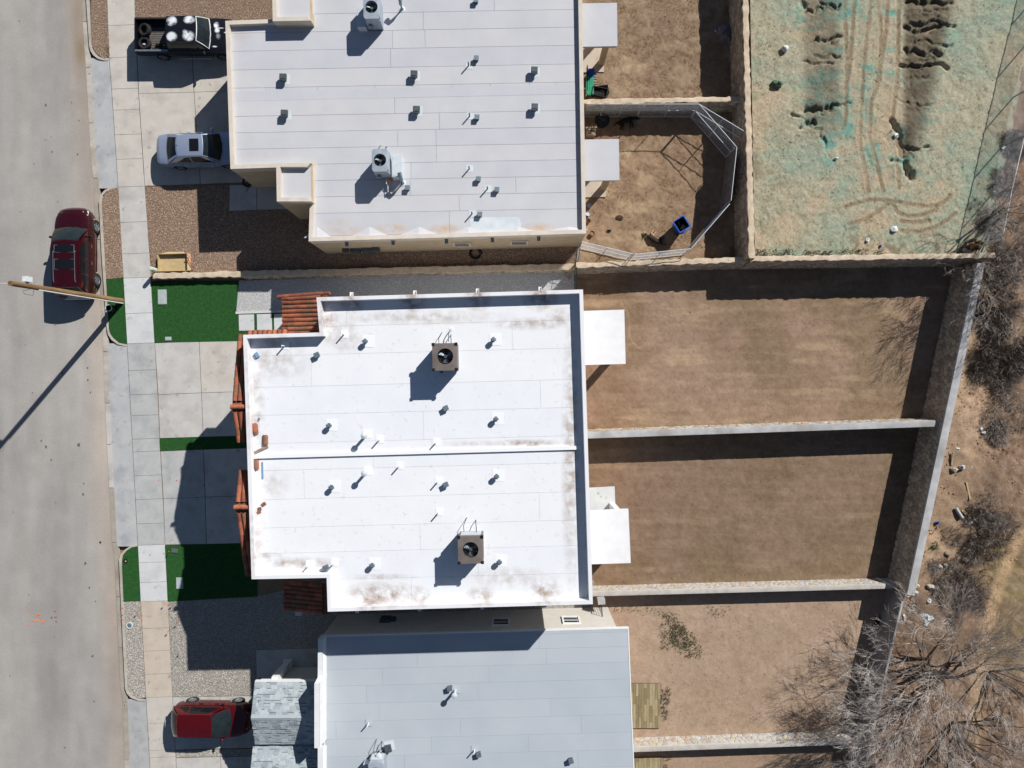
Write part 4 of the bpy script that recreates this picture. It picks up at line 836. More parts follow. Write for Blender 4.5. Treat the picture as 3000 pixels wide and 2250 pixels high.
for (ya, za), (yb, zb) in zip(prof[:-1], prof[1:]):
    A_ = [W(0, ya, za).y, W(0, yb, zb).y]
    if abs(yb-ya) < 1: A_[1] = A_[0]-.01
    xa, xb = xo+.012*(A_[0]+12.8)*-1.5*0, xo
    mb.hexa([(xa, A_[1], 3.2), (xa+.24, A_[1], 3.2), (xa+.24, A_[0], 3.2), (xa, A_[0], 3.2)], [(xa, A_[1], zb), (xa+.22, A_[1], zb), (xa+.22, A_[0], za), (xa, A_[0], za)])
    mb.hexa([(xa+.24, A_[1], 3.2), (xa+.36, A_[1], 3.2), (xa+.36, A_[0], 3.2), (xa+.24, A_[0], 3.2)], [(xa+.235, A_[1], zb-.08), (xa+.36, A_[1], 3.5), (xa+.36, A_[0], 3.5), (xa+.235, A_[0], za-.08)])
mb.build('west_parapet', 'stucco_white', hC)
cw = lambda x: W(x, 1864-(x-940)*.0266, ZC)
for x, w in ((1466, .86), (1680, .86)):
    c = cw(x); window(hC, (c.x, c.y+.0-.03, 2.05 if x < 1500 else 2.05), w, 1.05, 'N')
mb = MB()
for x, w, h, zc in ((1108, .55, .7, 1.3), (1130, .3, .35, 1.3)):
    c = cw(x); mb.box((c.x, c.y+.06, zc), (w, .18, h))
mb.build('meter_boxes', 'galv_dark', hC)
SH = [None]*5
def shingle_mesh(w, m, band=False):
    mb = MB(); mb.hexa([(0, 0, 0), (w, 0, 0), (w, .2, 0), (0, .2, 0)], [(.002, .002, .016), (w-.002, .002, .016), (w-.002, .2, .004), (.002, .2, .004)]);
    if band: mb.cur = 1; mb.box((w/2, .02, .0175), (w*.94, .036, .004))
    return mb.mesh('shingle', [m, 'shingle_dark'] if band else m)
SHM = {(w, k): shingle_mesh(w, 'shingle_%d' % (k % 5), k > 4) for w in (.16, .24, .34) for k in range(10)}
def gable(house, x0, x1, yn, yr, ys, zn, zr_, zs, seed, cap=300):
    rnd = random.Random(seed); mb = MB()
    mb.add([(x0, yn, zn), (x1, yn, zn), (x1, yr, zr_), (x0, yr, zr_), (x0, ys, zs), (x1, ys, zs), (x0, yn, zn-.16), (x1, yn, zn-.16), (x1, yr, zr_-.16), (x0, yr, zr_-.16), (x0, ys, zs-.16), (x1, ys, zs-.16)],
           [(0, 3, 2, 1), (3, 4, 5, 2), (6, 7, 8, 9), (9, 8, 11, 10), (0, 1, 7, 6), (4, 10, 11, 5), (0, 6, 9, 3), (3, 9, 10, 4), (1, 2, 8, 7), (2, 5, 11, 8)])
    o = mb.build('shingle_roof', 'shingle_3', house); rest = MB(); count = 0
    for (ye, ze, sgn) in ((yn, zn, 1), (ys, zs, -1)):
        up = Vector((0, yr-ye, zr_-ze)); L_ = up.length; up.normalize(); rowh = .142; nr = int(L_/rowh)
        xax = Vector((1, 0, 0)) if sgn < 0 else Vector((-1, 0, 0)); nn = xax.cross(up)
        for r in range(nr):
            x = rnd.uniform(-.3, 0); span = x1-x0
            while x < span:
                w = rnd.choice((.16, .24, .34)); xa = max(x, 0); xb = min(x+w, span)
                if xb-xa > w*.75:
                    st = x0 if sgn < 0 else x1
                    p = Vector((st, ye, ze))+xax*min(max(x, 0), span-w)+up*(r*rowh)+nn*(.004+rnd.choice((0, 0, .012)))
                    M = Matrix((xax, up, nn)).transposed().to_4x4(); M.translation = p-root_loc(house); k = rnd.choice((0, 0, 1, 2, 2, 4, 4, 3))+(5 if rnd.random() < .3 else 0)
                    if count < cap: q = link('shingle', SHM[(w, k)], o); q.matrix_local = M; count += 1
                    else:
                        M2 = M.copy(); rest.cur = k % 5
                        vs_ = [M2@v.co for v in SHM[(w, k)].vertices]; rest.add(vs_, [tuple(f.vertices) for f in SHM[(w, k)].polygons])
                x += w+.004
    if rest.f:
        me = rest.mesh('shingles_rest', ['shingle_%d' % k for k in range(5)]); q = link('shingles_rest', me, o); q['kind'] = 'stuff'
    mb = MB(); mb.add([(x0, yr+.16, zr_-.03), (x1, yr+.16, zr_-.03), (x1, yr, zr_+.03), (x0, yr, zr_+.03), (x0, yr-.16, zr_-.03), (x1, yr-.16, zr_-.03)], [(0, 3, 2, 1), (3, 4, 5, 2)]); mb.build('ridge_cap', 'shingle_0', o)
    mb = MB(); mb.box(((x0+x1)/2, yn+.02, zn-.1), (x1-x0, .05, .17)); mb.build('eave_fascia', 'trim_white', o)
    return o
gx1 = -9.8
gable(hC, -13.33, gx1, -15.44, -17.05, -18.68, 2.78, 3.32, 2.74, 1)
gable(hC, -13.5, gx1, -18.45, -20.9, -23.4, 2.42, 3.3, 2.45, 2)
mb = MB(); mb.box(((-13.0+gx1)/2, -20.2, 1.2), (gx1+13.0, 6.2, 2.4)); mb.box(((-13.0+gx1)/2, -17.05, 1.35), (gx1+13.0, 2.6, 2.6)); mb.build('garage', 'stucco_grey', hC)
mb = MB(); mb.box((-11.5, -15.62, 2.5), (3.3, .3, .36)); mb.build('porch_beam', 'trim_white', hC)
mb = MB(); mb.box((-12.45, -15.55, 1.17), (.34, .34, 2.3)); mb.box((-12.45, -15.55, .15), (.46, .46, .3)); mb.build('porch_post', 'trim_white', hC)
for x, y in ((1318, 2013), (1403, 2206), (1672, 2224)): vent(hC, x, y, ZC, 'small', .2)
for x, y in ((1080, 2118), (1390, 2196)): vent(hC, x, y, ZC, 'pipe')
vent(hC, 1334, 2022, ZC, 'tall'); vent(hC, 1117, 2195, ZC, 'tall'); vent(hC, 1139, 2186, ZC, 'square', .2)
# wood-look tile patios behind C
for (x0, y0, x1, y1, lab) in ((1830, 2001, 1933, 2131, 'wood plank patio behind the grey roofed house'), (1838, 2218, 1939, 2350, 'wood plank patio at the bottom edge behind the grey roofed house')):
    t = thing('plank_patio', lab, 'patio', W((x0+x1)/2, (y0+y1)/2)); rp_ = random.Random(int(y0)); a = W(x0, y1); b = W(x1, y0)
    mb = MB(); mb.box(((a.x+b.x)/2, (a.y+b.y)/2, 0), (b.x-a.x, b.y-a.y, .16)); mb.build('patio_base', 'wall_mortar', t)
    x = a.x
    while x < b.x-.02:
        w = min(.15, b.x-x); y = a.y+rp_.uniform(-.9, 0)
        while y < b.y:
            ya = max(y, a.y); yb = min(y+.92, b.y)
            if yb-ya > .03: mb = MB(); mb.box((x+w/2, (ya+yb)/2, .085), (w-.008, yb-ya-.008, .02)); mb.build('plank', 'plank_%d' % rp_.randrange(4), t)
            y += .92
        x += .152
# ---------------------------------------------------------------- stone walls
def voronoi(L_, Hh, size, rnd, ar=1.15):
    nx = max(1, int(round(L_/(size*ar)))); nz = max(1, int(round(Hh/size))); pts = {}
    for i in range(-2, nx+2):
        for j in range(-2, nz+2): pts[(i, j)] = ((i+.5+(.25 if j % 2 else -.25)+rnd.uniform(-.36, .36))*L_/nx, (j+.5+rnd.uniform(-.34, .34))*Hh/nz)
    out = []
    for i in range(nx):
        for j in range(nz):
            p = pts[(i, j)]; poly = [(0, 0), (L_, 0), (L_, Hh), (0, Hh)]
            for a in range(-2, 3):
                for b in range(-2, 3):
                    if (a or b) and (i+a, j+b) in pts:
                        q = pts[(i+a, j+b)]; poly = clip_half(poly, ((p[0]+q[0])/2, (p[1]+q[1])/2), (p[0]-q[0], p[1]-q[1]))
                        if len(poly) < 3: break
                if len(poly) < 3: break
            if len(poly) >= 3 and abs(area(poly)) > .006: out.append(poly)
    return out
def wall(name, label, a, b, h, t, side, core, capm, stone_mats=None, size=.3, parts=True, capt=.09, batter=0.0, capw=0.0, seed=1, stone_out=.035, rough_cap=0.0, zb=-.1, maxparts=300):
    """wall from a to b (px of the top centre line at height h); side(s) 'L'/'R' of a->b carry stones"""
    A_ = W(a[0], a[1], h); B_ = W(b[0], b[1], h); d = (B_-A_); d.z = 0; L_ = d.length; d.normalize(); n = Vector((-d.y, d.x, 0)); rnd = random.Random(seed)
    t_ = thing(name, label, 'wall', Vector((A_.x, A_.y, 0)).lerp(Vector((B_.x, B_.y, 0)), .5))
    a0 = Vector((A_.x, A_.y, 0)); b0 = Vector((B_.x, B_.y, 0)); bt = t/2+batter; Z = Vector((0, 0, 1))
    mb = MB(); hz = h-capt
    mb.hexa([a0-n*bt+Z*zb, b0-n*bt+Z*zb, b0+n*bt+Z*zb, a0+n*bt+Z*zb], [a0-n*t/2+Z*hz, b0-n*t/2+Z*hz, b0+n*t/2+Z*hz, a0+n*t/2+Z*hz]); mb.build('core', core, t_)
    cw_ = t/2+capw; mb = MB(); m = max(2, int(L_/.22)); 
    for k in range(m+1):      # uneven poured or stone cap
        p = a0+d*L_*k/m; e = [rnd.uniform(-rough_cap, rough_cap) for _ in range(4)]
        mb.v += [tuple(p-n*(cw_+e[0])+Z*(hz-.01)), tuple(p-n*(cw_+e[0]*.8-.02)+Z*(h+e[2]*.6-.015)), tuple(p+Z*(h+e[2]*.5)), tuple(p+n*(cw_+e[1]*.8-.02)+Z*(h+e[3]*.6-.015)), tuple(p+n*(cw_+e[1])+Z*(hz-.01))]
    for k in range(m):
        o = k*5
        for q in range(4): mb.f.append((o+q, o+5+q, o+6+q, o+1+q)); mb.mi.append(0)
        mb.f.append((o+4, o+9, o+5, o)); mb.mi.append(0)
    mb.f += [(0, 1, 2, 3, 4), tuple(range(m*5+4, m*5-1, -1))]; mb.mi += [0, 0]
    mb.build('cap', capm, t_, smooth=True, angle=35)
    cnt = 0; rest = MB()
    for s in side if stone_mats else []:
        sg = 1 if s == 'L' else -1
        for poly in voronoi(L_, hz-zb*.3, size, rnd):
            cx = sum(p[0] for p in poly)/len(poly); cz = sum(p[1] for p in poly)/len(poly); dp = stone_out*rnd.uniform(.6, 1.2); vs_ = []
            for lev, (sh, o) in enumerate(((.96, -.01), (.9, dp*.7), (.62, dp))):
                for (u, w) in poly:
                    uu = cx+(u-cx)*sh; ww = cz+(w-cz)*sh; off = t/2+batter*(1-ww/hz)+o+(rnd.uniform(-.006, .006) if lev == 2 else 0)
                    vs_.append(a0+d*uu+n*sg*off+Z*(ww+zb*.3))
            k = len(poly); fs = []
            for lev in range(2):
                for i in range(k):
                    j = (i+1) % k; q = (lev*k+i, lev*k+j, (lev+1)*k+j, (lev+1)*k+i); fs.append(q if sg < 0 else q[::-1])
            fs.append(tuple(range(2*k, 3*k)) if sg < 0 else tuple(range(3*k-1, 2*k-1, -1)))
            mi = rnd.randrange(len(stone_mats))
            if parts and cnt < maxparts: m1 = MB(); m1.add(vs_, fs); m1.build('stone', stone_mats[mi], t_, smooth=True, angle=60); cnt += 1
            else: rest.cur = mi; rest.add(vs_, fs)
    if rest.f: o = rest.build('stones', stone_mats, t_, smooth=True, angle=60); o['kind'] = 'stuff'
    return t_
ST = ['stone_%d' % k for k in range(5)]; PS = ['pstone_%d' % k for k in range(6)]
wall('retaining_wall', 'long slanting stone retaining wall with grey concrete cap along the right side of the dirt yards', (2875, 772), (2669, 1744), 1.9, .40, 'R', 'wall_mortar', 'cap_conc', ST, .27, True, .12, .1, .02, 1)
wall('yard_wall', 'stone wall with grey cap between the two dirt yards behind the white house', (1716, 1276), (2768, 1240), 1.55, .30, 'LR', 'wall_mortar', 'cap_conc', ST[:3]+PS[:2], .34, True, .12, .06, .03, 2, maxparts=300)
wall('yard_wall', 'low pale stone wall with coloured stones below the lower dirt yard', (1730, 1741), (2646, 1717), .9, .24, 'LR', 'wall_mortar_pale', 'wall_mortar_pale', ['pstone_0', 'pstone_1', 'pstone_4', 'pstone_1', 'pstone_2', 'pstone_3', 'pstone_0', 'pstone_5'], .24, True, .08, .08, .02, 3, stone_out=.014)
wall('yard_wall', 'low pale stone wall with orange stones at the bottom of the pinkish yard', (1850, 2197), (2560, 2172), .85, .26, 'LR', 'wall_mortar_pale', 'wall_mortar_pale', ['pstone_0', 'pstone_1', 'pstone_4', 'pstone_1', 'pstone_2', 'pstone_3', 'pstone_0', 'pstone_5'], .25, True, .08, .1, .02, 4, stone_out=.014)
wall('yard_wall', 'buff capped brown stone wall between dog yard and the upper dirt yard', (1688, 777), (2196, 760), 1.3, .26, 'R', 'wall_brown', 'cap_buff', ST, .26, False, .12, .14, .02, 5, rough_cap=.05)
wall('yard_wall', 'buff capped stone wall between green tinted lot and the upper dirt yard', (2200, 758), (2916, 748), 1.8, .26, 'R', 'wall_brown', 'cap_buff', ST, .26, True, .12, .12, .02, 6, rough_cap=.045)
wall('yard_wall', 'tall brown wall with ragged buff cap between dog yard and green tinted lot', (2178, -260), (2203, 756), 1.95, .30, 'R', 'wall_brown', 'cap_buff', ST, .3, False, .12, .1, .02, 7, rough_cap=.05)
wall('yard_wall', 'buff capped wall between the two back yards of the tan house', (1700, 298), (2176, 289), 1.3, .26, 'R', 'wall_brown', 'cap_buff', ST, .28, False, .12, .08, .02, 8, rough_cap=.05)
wall('garden_wall', 'low rounded stone wall between brown gravel and green lawn', (447, 808), (707, 802), .4, .34, 'R', 'wall_brown', 'cap_buff', None, .3, False, .2, .02, .01, 9, rough_cap=.05)
wall('garden_wall', 'shaded stone wall between the tan house and the white house', (708, 802), (1684, 781), .5, .32, 'R', 'wall_brown', 'cap_buff', ST, .26, False, .1, .06, .02, 10, rough_cap=.04)
wall('retaining_wall', 'plain grey concrete wall behind the pinkish yard under the bare tree', (2650, 1742), (2588, 2006), 1.5, .14, '', 'wall_conc', 'cap_conc', None, .3, False, .05, .05, 0, 11)
wall('retaining_wall', 'plain grey concrete wall at the lower right under the bare branches', (2588, 2008), (2530, 2280), 1.5, .14, '', 'wall_conc', 'cap_conc', None, .3, False, .05, .05, 0, 12)
# ---------------------------------------------------------------- chain-link fences and gates
def chain_panel(t, a, b, h, z0=.05, rails=(0.0, .5, 1.0), step=.075, r=.0017, wire=True, postr=.02, m='steel', screen=None, posts=2):
    A_ = Vector(a); B_ = Vector(b); d = (B_-A_); L_ = d.length; d.normalize(); Z = Vector((0, 0, 1))
    for k in range(posts): p = A_+d*L_*k/(posts-1); mb = MB(); mb.tube([p+Z*z0, p+Z*(z0+h)], postr, 6); mb.build('post', m, t)
    for q in rails: mb = MB(); mb.tube([A_+Z*(z0+h*q), B_+Z*(z0+h*q)], postr*.95, 6); mb.build('rail', m, t)
    if wire:
        V = []; Fc = []; n = int((L_+h)/step)
        for s in (1, -1):
            for k in range(n):
                u0 = k*step-h; p0 = max(u0, 0); p1 = min(u0+h, L_)
                if p1-p0 < .02: continue
                za, zb_ = p0-u0, p1-u0
                if s < 0: za, zb_ = h-za, h-zb_
                P = A_+d*p0+Z*(z0+za); Q = A_+d*p1+Z*(z0+zb_); o = len(V)
                e1 = d.cross(Z)*r; e2 = Z*r
                for c in (P, Q): V += [c+e1, c-e1*.5+e2, c-e1*.5-e2]
                Fc += [(o, o+1, o+4, o+3), (o+1, o+2, o+5, o+4), (o+2, o, o+3, o+5)]
        mb = MB(); mb.add(V, Fc); o = mb.build('wire_mesh', 'steel', t); o['kind'] = 'stuff'
    if screen:
        e = d.cross(Z)*.012; mb = MB(); mb.hexa([A_+e+Z*(z0+.03), B_+e+Z*(z0+.03), B_+e*1.6+Z*(z0+.03), A_+e*1.6+Z*(z0+.03)], [A_+e+Z*(z0+h-.02), B_+e+Z*(z0+h-.02), B_+e*1.6+Z*(z0+h-.02), A_+e*1.6+Z*(z0+h-.02)]); mb.build('screen_cloth', screen, t)
PEN = [((1712, 343), (1757, 343), 'left end panel of the dog pen beside the house wall', 2), ((1758, 343), (1865, 343), 'dog pen panel standing over the spare wheel', 3), ((1867, 343), (2023, 343), 'long dog pen panel along the buff wall behind the black dog', 3),
       ((2026, 345), (2154, 422), 'open dog pen gate panel leaning out to the tall wall', 3), ((2024, 344), (2126, 461), 'dog pen panel crossing the open gate panel', 3), ((2128, 464), (2112, 612), 'dog pen panel covered with dark cloth', 3),
       ((2108, 622), (2002, 745), 'slanted dog pen panel right of the blue bin', 3), ((2000, 747), (1842, 763), 'low corner dog pen panel below the blue bin', 3), ((1836, 761), (1696, 727), 'dog pen panel running to the corner of the tan house', 3)]
for i, (a, b, lab, ps) in enumerate(PEN):
    t = thing('pen_panel', 'galvanised '+lab, 'fence panel', W(*a).lerp(W(*b), .5), group='chain link panels of the dog pen')
    chain_panel(t, W(*a), W(*b), 1.8, .04, (0, .5, 1.0), posts=ps, postr=.021, screen='tarp' if i == 5 else None)
t = thing('chain_gate', 'dark chain link gate between tan house corner and buff wall', 'gate', W(1692, 750)); chain_panel(t, W(1693, 730), W(1687, 772), 1.5, .04, (0, 1.0), m='iron', step=.09)
fp = [(3080, -170), (3046, -22), (3006, 131), (2969, 285), (2936, 429), (2901, 576), (2872, 722)]
t = thing('chain_fence', 'tall chain link fence at the top right edge between green tinted lot and scrub', 'fence', W(2950, 380))
for a, b in zip(fp[:-1], fp[1:]): chain_panel(t, W(*a), W(*b), 1.8, -.05, (1.0,), step=.085, r=.003, postr=.03)
def bar_gate(name, label, a, b, h, step=.12):
    A_, B_ = W(*a), W(*b); t = thing(name, label, 'gate', A_.lerp(B_, .5)); d = B_-A_; L_ = d.length; Z = Vector((0, 0, 1))
    mb = MB(); mb.tube([A_, A_+Z*h], .03, 6); mb.tube([B_, B_+Z*h], .03, 6); mb.tube([A_+Z*.1, B_+Z*.1], .02, 6); mb.tube([A_+Z*h, B_+Z*h], .022, 6); mb.build('frame', 'iron', t)
    n = int(L_/step)
    for k in range(1, n): mb = MB(); p = A_+d*k/n; mb.tube([p+Z*.1, p+Z*h], .01, 5); mb.build('bar', 'iron', t)
bar_gate('iron_gate', 'dark iron bar gate between low pale wall and grey roofed house', (1752, 1752), (1757, 1812), 1.6)
bar_gate('iron_gate', 'thin iron gate between shaded stone wall and the white house', (1683, 796), (1683, 872), 1.4)
t = thing('wall_pier', 'short stone pier at the end of the low pale wall beside the white house', 'pier', W(1755, 1745)); mb = MB(); c = W(1754, 1742); mb.box((c.x, c.y, .58), (.36, .3, 1.2), .1); mb.build('shaft', 'wall_mortar_pale', t); mb = MB(); mb.box((c.x, c.y, 1.21), (.4, .34, .08), .1); mb.build('cap', 'cap_conc', t)
# ---------------------------------------------------------------- air conditioners
def ac(label, rect, zt, zb, body, caps=True, louvre=None, duct=None, fan_r=.36, fc=(.5, .5)):
    x0, y0, x1, y1 = rect; a = W(x0, y1, zt); b = W(x1, y0, zt); c = Vector(((a.x+b.x)/2, (a.y+b.y)/2, zb)); w = b.x-a.x; d = b.y-a.y; h = zt-zb
    t = thing('air_conditioner', label, 'air conditioner', c, 0.02)
    mb = MB(); mb.box((0, 0, .08), (w*.9, d*.92, .16)); mb.build('curb', 'galv', t, local=True)
    mb = MB(); mb.box((0, 0, (.16+h-.3)/2), (w*.95, d*.95, h-.46)); cab = mb.build('cabinet', body, t, local=True)
    fx = (fc[0]-.5)*w; fy = (fc[1]-.5)*d; n = 28; mb = MB(); vs_ = []; ring_o = []; 
    for k in range(n):      # top pan with a round opening
        th = 2*math.pi*k/n; cx, cy = math.cos(th), math.sin(th); m = max(abs(cx), abs(cy)); ox, oy = cx/m*w/2, cy/m*d/2
        vs_ += [(ox*.97, oy*.97, h-.31), (ox, oy, h-.06), (ox*.985, oy*.985, h), (fx+cx*fan_r*1.08, fy+cy*fan_r*1.08, h+.025), (fx+cx*fan_r, fy+cy*fan_r, h+.025), (fx+cx*fan_r, fy+cy*fan_r, h-.22)]
    fs = []
    for k in range(n):
        o = k*6; p = ((k+1) % n)*6
        for q in range(5): fs.append((o+q, p+q, p+q+1, o+q+1))
    mb.add(vs_, fs); mb.build('top_pan', body, t, local=True, smooth=True, angle=25)
    mb = MB(); mb.cyl((fx, fy, h-.26), fan_r, .03, 24); mb.build('fan_well', 'black', t, local=True)
    mb = MB(); mb.cyl((fx, fy, h-.19), .07, .1, 12)
    for k in range(3):
        th = 2*math.pi*k/3+.5; p = [(fx+math.cos(th+e)*r, fy+math.sin(th+e)*r, h-.15+z) for e, r, z in ((-.12, .06, -.02), (-.42, fan_r*.86, -.03), (.3, fan_r*.9, .04), (.2, .06, .02))]; mb.add(p, [(0, 1, 2, 3)])
    mb.build('fan', 'galv', t, local=True)
    mb = MB()
    for r in (.25, .5, .75, .98):
        pts = [(fx+math.cos(q*math.pi/10)*fan_r*r, fy+math.sin(q*math.pi/10)*fan_r*r, h+.03) for q in range(21)]; mb.tube(pts, .004, 4, False)
    for k in range(3): th = k*math.pi/3+.8; mb.tube([(fx-math.cos(th)*fan_r, fy-math.sin(th)*fan_r, h+.032), (fx+math.cos(th)*fan_r, fy+math.sin(th)*fan_r, h+.032)], .007, 4)
    mb.build('fan_grille', 'wire', t, local=True)
    if caps:
        for sx in (-1, 1):
            for sy in (-1, 1): mb = MB(); mb.box((sx*(w/2-.05), sy*(d/2-.05), h-.02), (.13, .13, .1)); mb.build('corner_cap', 'black', t, local=True)
    if louvre:
        for k in range(9):
            mb = MB(); z = .3+k*(h-.5)/9
            if louvre == 'N': mb.box((0, d*.475+.012, z), (w*.8, .03, .04))
            else: mb.box((w*.475+.012, 0, z), (.03, d*.8, .04))
            mb.build('louvre', 'ac_silver', t, local=True)
    if duct:
        mb = MB(); dx, dw, dd, dh = duct; mb.box((dx, -.1, dh/2), (dw, dd, dh)); o = mb.build('duct_box', 'ac_silver', t, local=True); mb = MB(); mb.box((dx+.02, -.1, dh+.008), (dw*.86, dd*.93, .012)); mb.build('duct_lid', 'ac_silver', o, local=True)
    mb = MB(); mb.tube([(w*.2, d*.47, .5), (w*.2, d*.47+.2, .5), (w*.2-.03, d*.47+.45, .25), (w*.2-.03, d*.47+.5, .0)], .018, 6); mb.tube([(-w*.3, d*.47, .35), (-w*.32, d*.47+.3, .35), (-w*.2, d*.47+.62, .02)], .014, 6); mb.build('refrigerant_line', 'wire', t, local=True)
    mb = MB(); mb.box((-w*.2, -d*.5-.03, .55), (.16, .12, .3)); mb.build('junction_box', 'galv', t, local=True)
    return t
ac('taupe square air conditioner on the upper half of the white roof', (1266, 1005, 1340, 1086), 7.62, DB, 'ac_taupe', fan_r=.36, fc=(.52, .52))
ac('taupe square air conditioner with louvred side on the lower half of the white roof', (1341, 1570, 1416, 1652), 7.62, DB, 'ac_taupe', louvre='N', fan_r=.36, fc=(.5, .5))
ac('pale grey air conditioner with silver duct box on the tan house roof', (1089, 435, 1137, 503), 4.5, DA, 'ac_grey', caps=False, duct=(.72, .5, 1.1, .62), fan_r=.31, fc=(.5, .5))
ac('grey air conditioner cut by the top edge on the tan house roof', (1064, -14, 1112, 55), 4.5, DA, 'ac_grey', caps=False, duct=(-.66, .44, 1.0, .5), fan_r=.31, fc=(.5, .5))
ac('light blue grey air conditioner on the bottom edge of the grey roof', (1079, 2232, 1124, 2300), 4.6, ZC, 'ac_grey', caps=False, louvre='N', duct=(-.6, .3, .5, .5), fan_r=.3)
mb = MB(); c = W(1143, 533, DA); mb.cyl(c, .05, .25, 10); mb.cyl(c+Vector((0, 0, .25)), .07, .06, 10, .03); tag(mb.build('drain_stub', 'orange_cap', smooth=True), 'small orange capped pipe below the silver duct box', 'pipe')
t = thing('condensate_drain', 'thin white drain pipe below the air conditioner on the tan roof', 'pipe', W(1134, 548, DA)); mb = MB(); a = W(1132, 524, DA+.3); mb.tube([a, W(1132, 538, DA+.3), W(1136, 541, DA+.28), W(1137, 562, DA+.25), W(1137, 562, DA)], .02, 6); mb.build('drain_line', 'pvc', t)
t = thing('drain_pipe', 'bent conduit running up from the upper white roof air conditioner', 'pipe', W(1314, 980, DB)); mb = MB(); mb.tube([W(1314, 1002, DB+.3), W(1314, 978, DB+.3), W(1320, 966, DB+.25), W(1322, 964, DB)], .022, 6); mb.build('conduit', 'galv', t); mb = MB(); mb.lathe([(.11, .02), (.1, .03), (.0, .03)], W(1322, 964, DB), 16); mb.build('flange', 'flash_white', t)
# loose things on the white roof
def loose_tiles(label, px, py, n, rz):
    t = thing('roof_tile_stack', label, 'roof tiles', W(px, py, DB+.02), rz)
    for k in range(n): o = link('tile', TILES[(3, 2, 0, 1)[k % 4]], t, (-.2+.04*k, .01*k, .012+.02*k), .06*k)
loose_tiles('two stacked clay tiles near the left parapet of the white roof', 750, 1258, 3, 1.62); loose_tiles('clay tile lying next to the stacked tiles on the white roof', 779, 1290, 2, 1.55); loose_tiles('pale brown clay tile just below the roof divider', 752, 1361, 2, 1.6)
t = thing('tile_shard', 'broken grey tile piece on the lower white roof', 'tile piece', W(773, 1477, DB+.02), .6); mb = MB(); mb.add([(-.1, -.08, 0), (.11, -.07, 0), (.09, .09, 0), (-.09, .08, 0), (-.1, -.08, .03), (.11, -.07, .05), (.09, .09, .03), (-.09, .08, .06)], [(3, 2, 1, 0), (4, 5, 6, 7), (0, 1, 5, 4), (1, 2, 6, 5), (2, 3, 7, 6), (3, 0, 4, 7)]); mb.build('shard', 'tile_e', t, local=True)
t = thing('tile_shard', 'broken red and grey tile piece beside the left parapet', 'tile piece', W(761, 1493, DB+.02), .1); mb = MB(); mb.add([(-.08, -.02, 0), (.09, -.02, 0), (.08, .13, 0), (-.09, .1, 0), (-.08, -.02, .03), (.09, -.02, .05), (.08, .13, .03), (-.09, .1, .06)], [(3, 2, 1, 0), (4, 5, 6, 7), (0, 1, 5, 4), (1, 2, 6, 5), (2, 3, 7, 6), (3, 0, 4, 7)]); mb.build('shard', 'tile_e', t, local=True); mb = MB(); mb.box((-.03, -.1, .03), (.16, .12, .04), .2); mb.build('shard', 'tile_a', t, local=True)
mb = MB(); c = W(765, 1317, DB+.05); mb.box(c, (.72, .12, .04), .45); tag(mb.build('plank', 'wood_grey'), 'short weathered plank beside the roof divider on the white roof', 'plank')
mb = MB(); c = W(769, 1378, DB+.03); mb.box(c, (.07, .78, .03), .02); tag(mb.build('metal_strip', 'blue_strip'), 'blue strip lying below the roof divider on the white roof', 'metal strip')
mb = MB(); c = W(753, 1040, DB+.06); mb.box(c, (.16, .24, .1), .5); mb.box(c+Vector((-.1, -.06, -.02)), (.1, .2, .06), .5); tag(mb.build('sheet_metal_scrap', 'blue_strip'), 'bluish metal scrap in the upper left corner of the white roof', 'metal scrap')
mb = MB(); c = W(755, 1233, DB+.04); mb.tube([c, W(758, 1224, DB+.04)], .02, 6); mb.tube([c+Vector((.06, 0, 0)), W(761, 1225, DB+.04)], .02, 6); tag(mb.build('conduit_offcuts', 'galv'), 'two grey conduit pieces above the stacked clay tiles', 'conduit')
# ---------------------------------------------------------------- wooden pole
c0 = W(357, 882); c1 = W(30, 830, 8.8)
t = thing('utility_pole', 'tall brown wooden pole with white conduit beside the dark red street car', 'utility pole', c0)
mb = MB(); n = 10; mb.tube([c0.lerp(c1, k/n)-Vector((0, 0, .2 if k == 0 else 0)) for k in range(n+1)], [.15-.035*k/n for k in range(n+1)], 14); mb.build('shaft', 'wood_pole', t, smooth=True)
off = Vector((.09, -.13, 0)); mb = MB(); mb.tube([c0+off, (c0+off*.98).lerp(c1+off*.8, .8)], .028, 8); mb.build('conduit', 'pvc', t)
p = c0.lerp(c1, .88); mb = MB(); mb.box(p+Vector((.02, .3, 0)), (.24, .24, .34)); mb.box(p+Vector((.02, .17, .0)), (.1, .1, .1)); mb.build('terminal_box', 'plastic_white', t)
mb = MB(); mb.tube([c0.lerp(c1, .99), c1+Vector((-1.5, .02, -.1)), c1+Vector((-9, .2, -.45)), c1+Vector((-22, .5, .1))], .02, 6); mb.build('service_cable', 'steel', t)
mb = MB(); p = c0.lerp(c1, .83); mb.tube([p+Vector((0, -.15, 0)), p+Vector((.05, -.4, .1)), p+Vector((-.2, -.36, .3)), p+Vector((-.35, -.2, .2)), p+Vector((-.1, -.13, .1))], .01, 5); mb.build('wire_loop', 'wire', t)
t = thing('pipe_sleeve', 'short open pipe with white rim standing in the turf beside the wooden pole', 'pipe', W(333, 905)); mb = MB(); mb.lathe([(.155, -.1), (.155, .5), (.185, .52), (.19, .5), (.19, -.1)], W(333, 905), 24); mb.build('pipe_wall', 'black', t, smooth=True); mb = MB(); mb.lathe([(.15, .5), (.155, .535), (.185, .535), (.192, .5)], W(333, 905), 24); mb.build('rim', 'kerb_white', t, smooth=True)
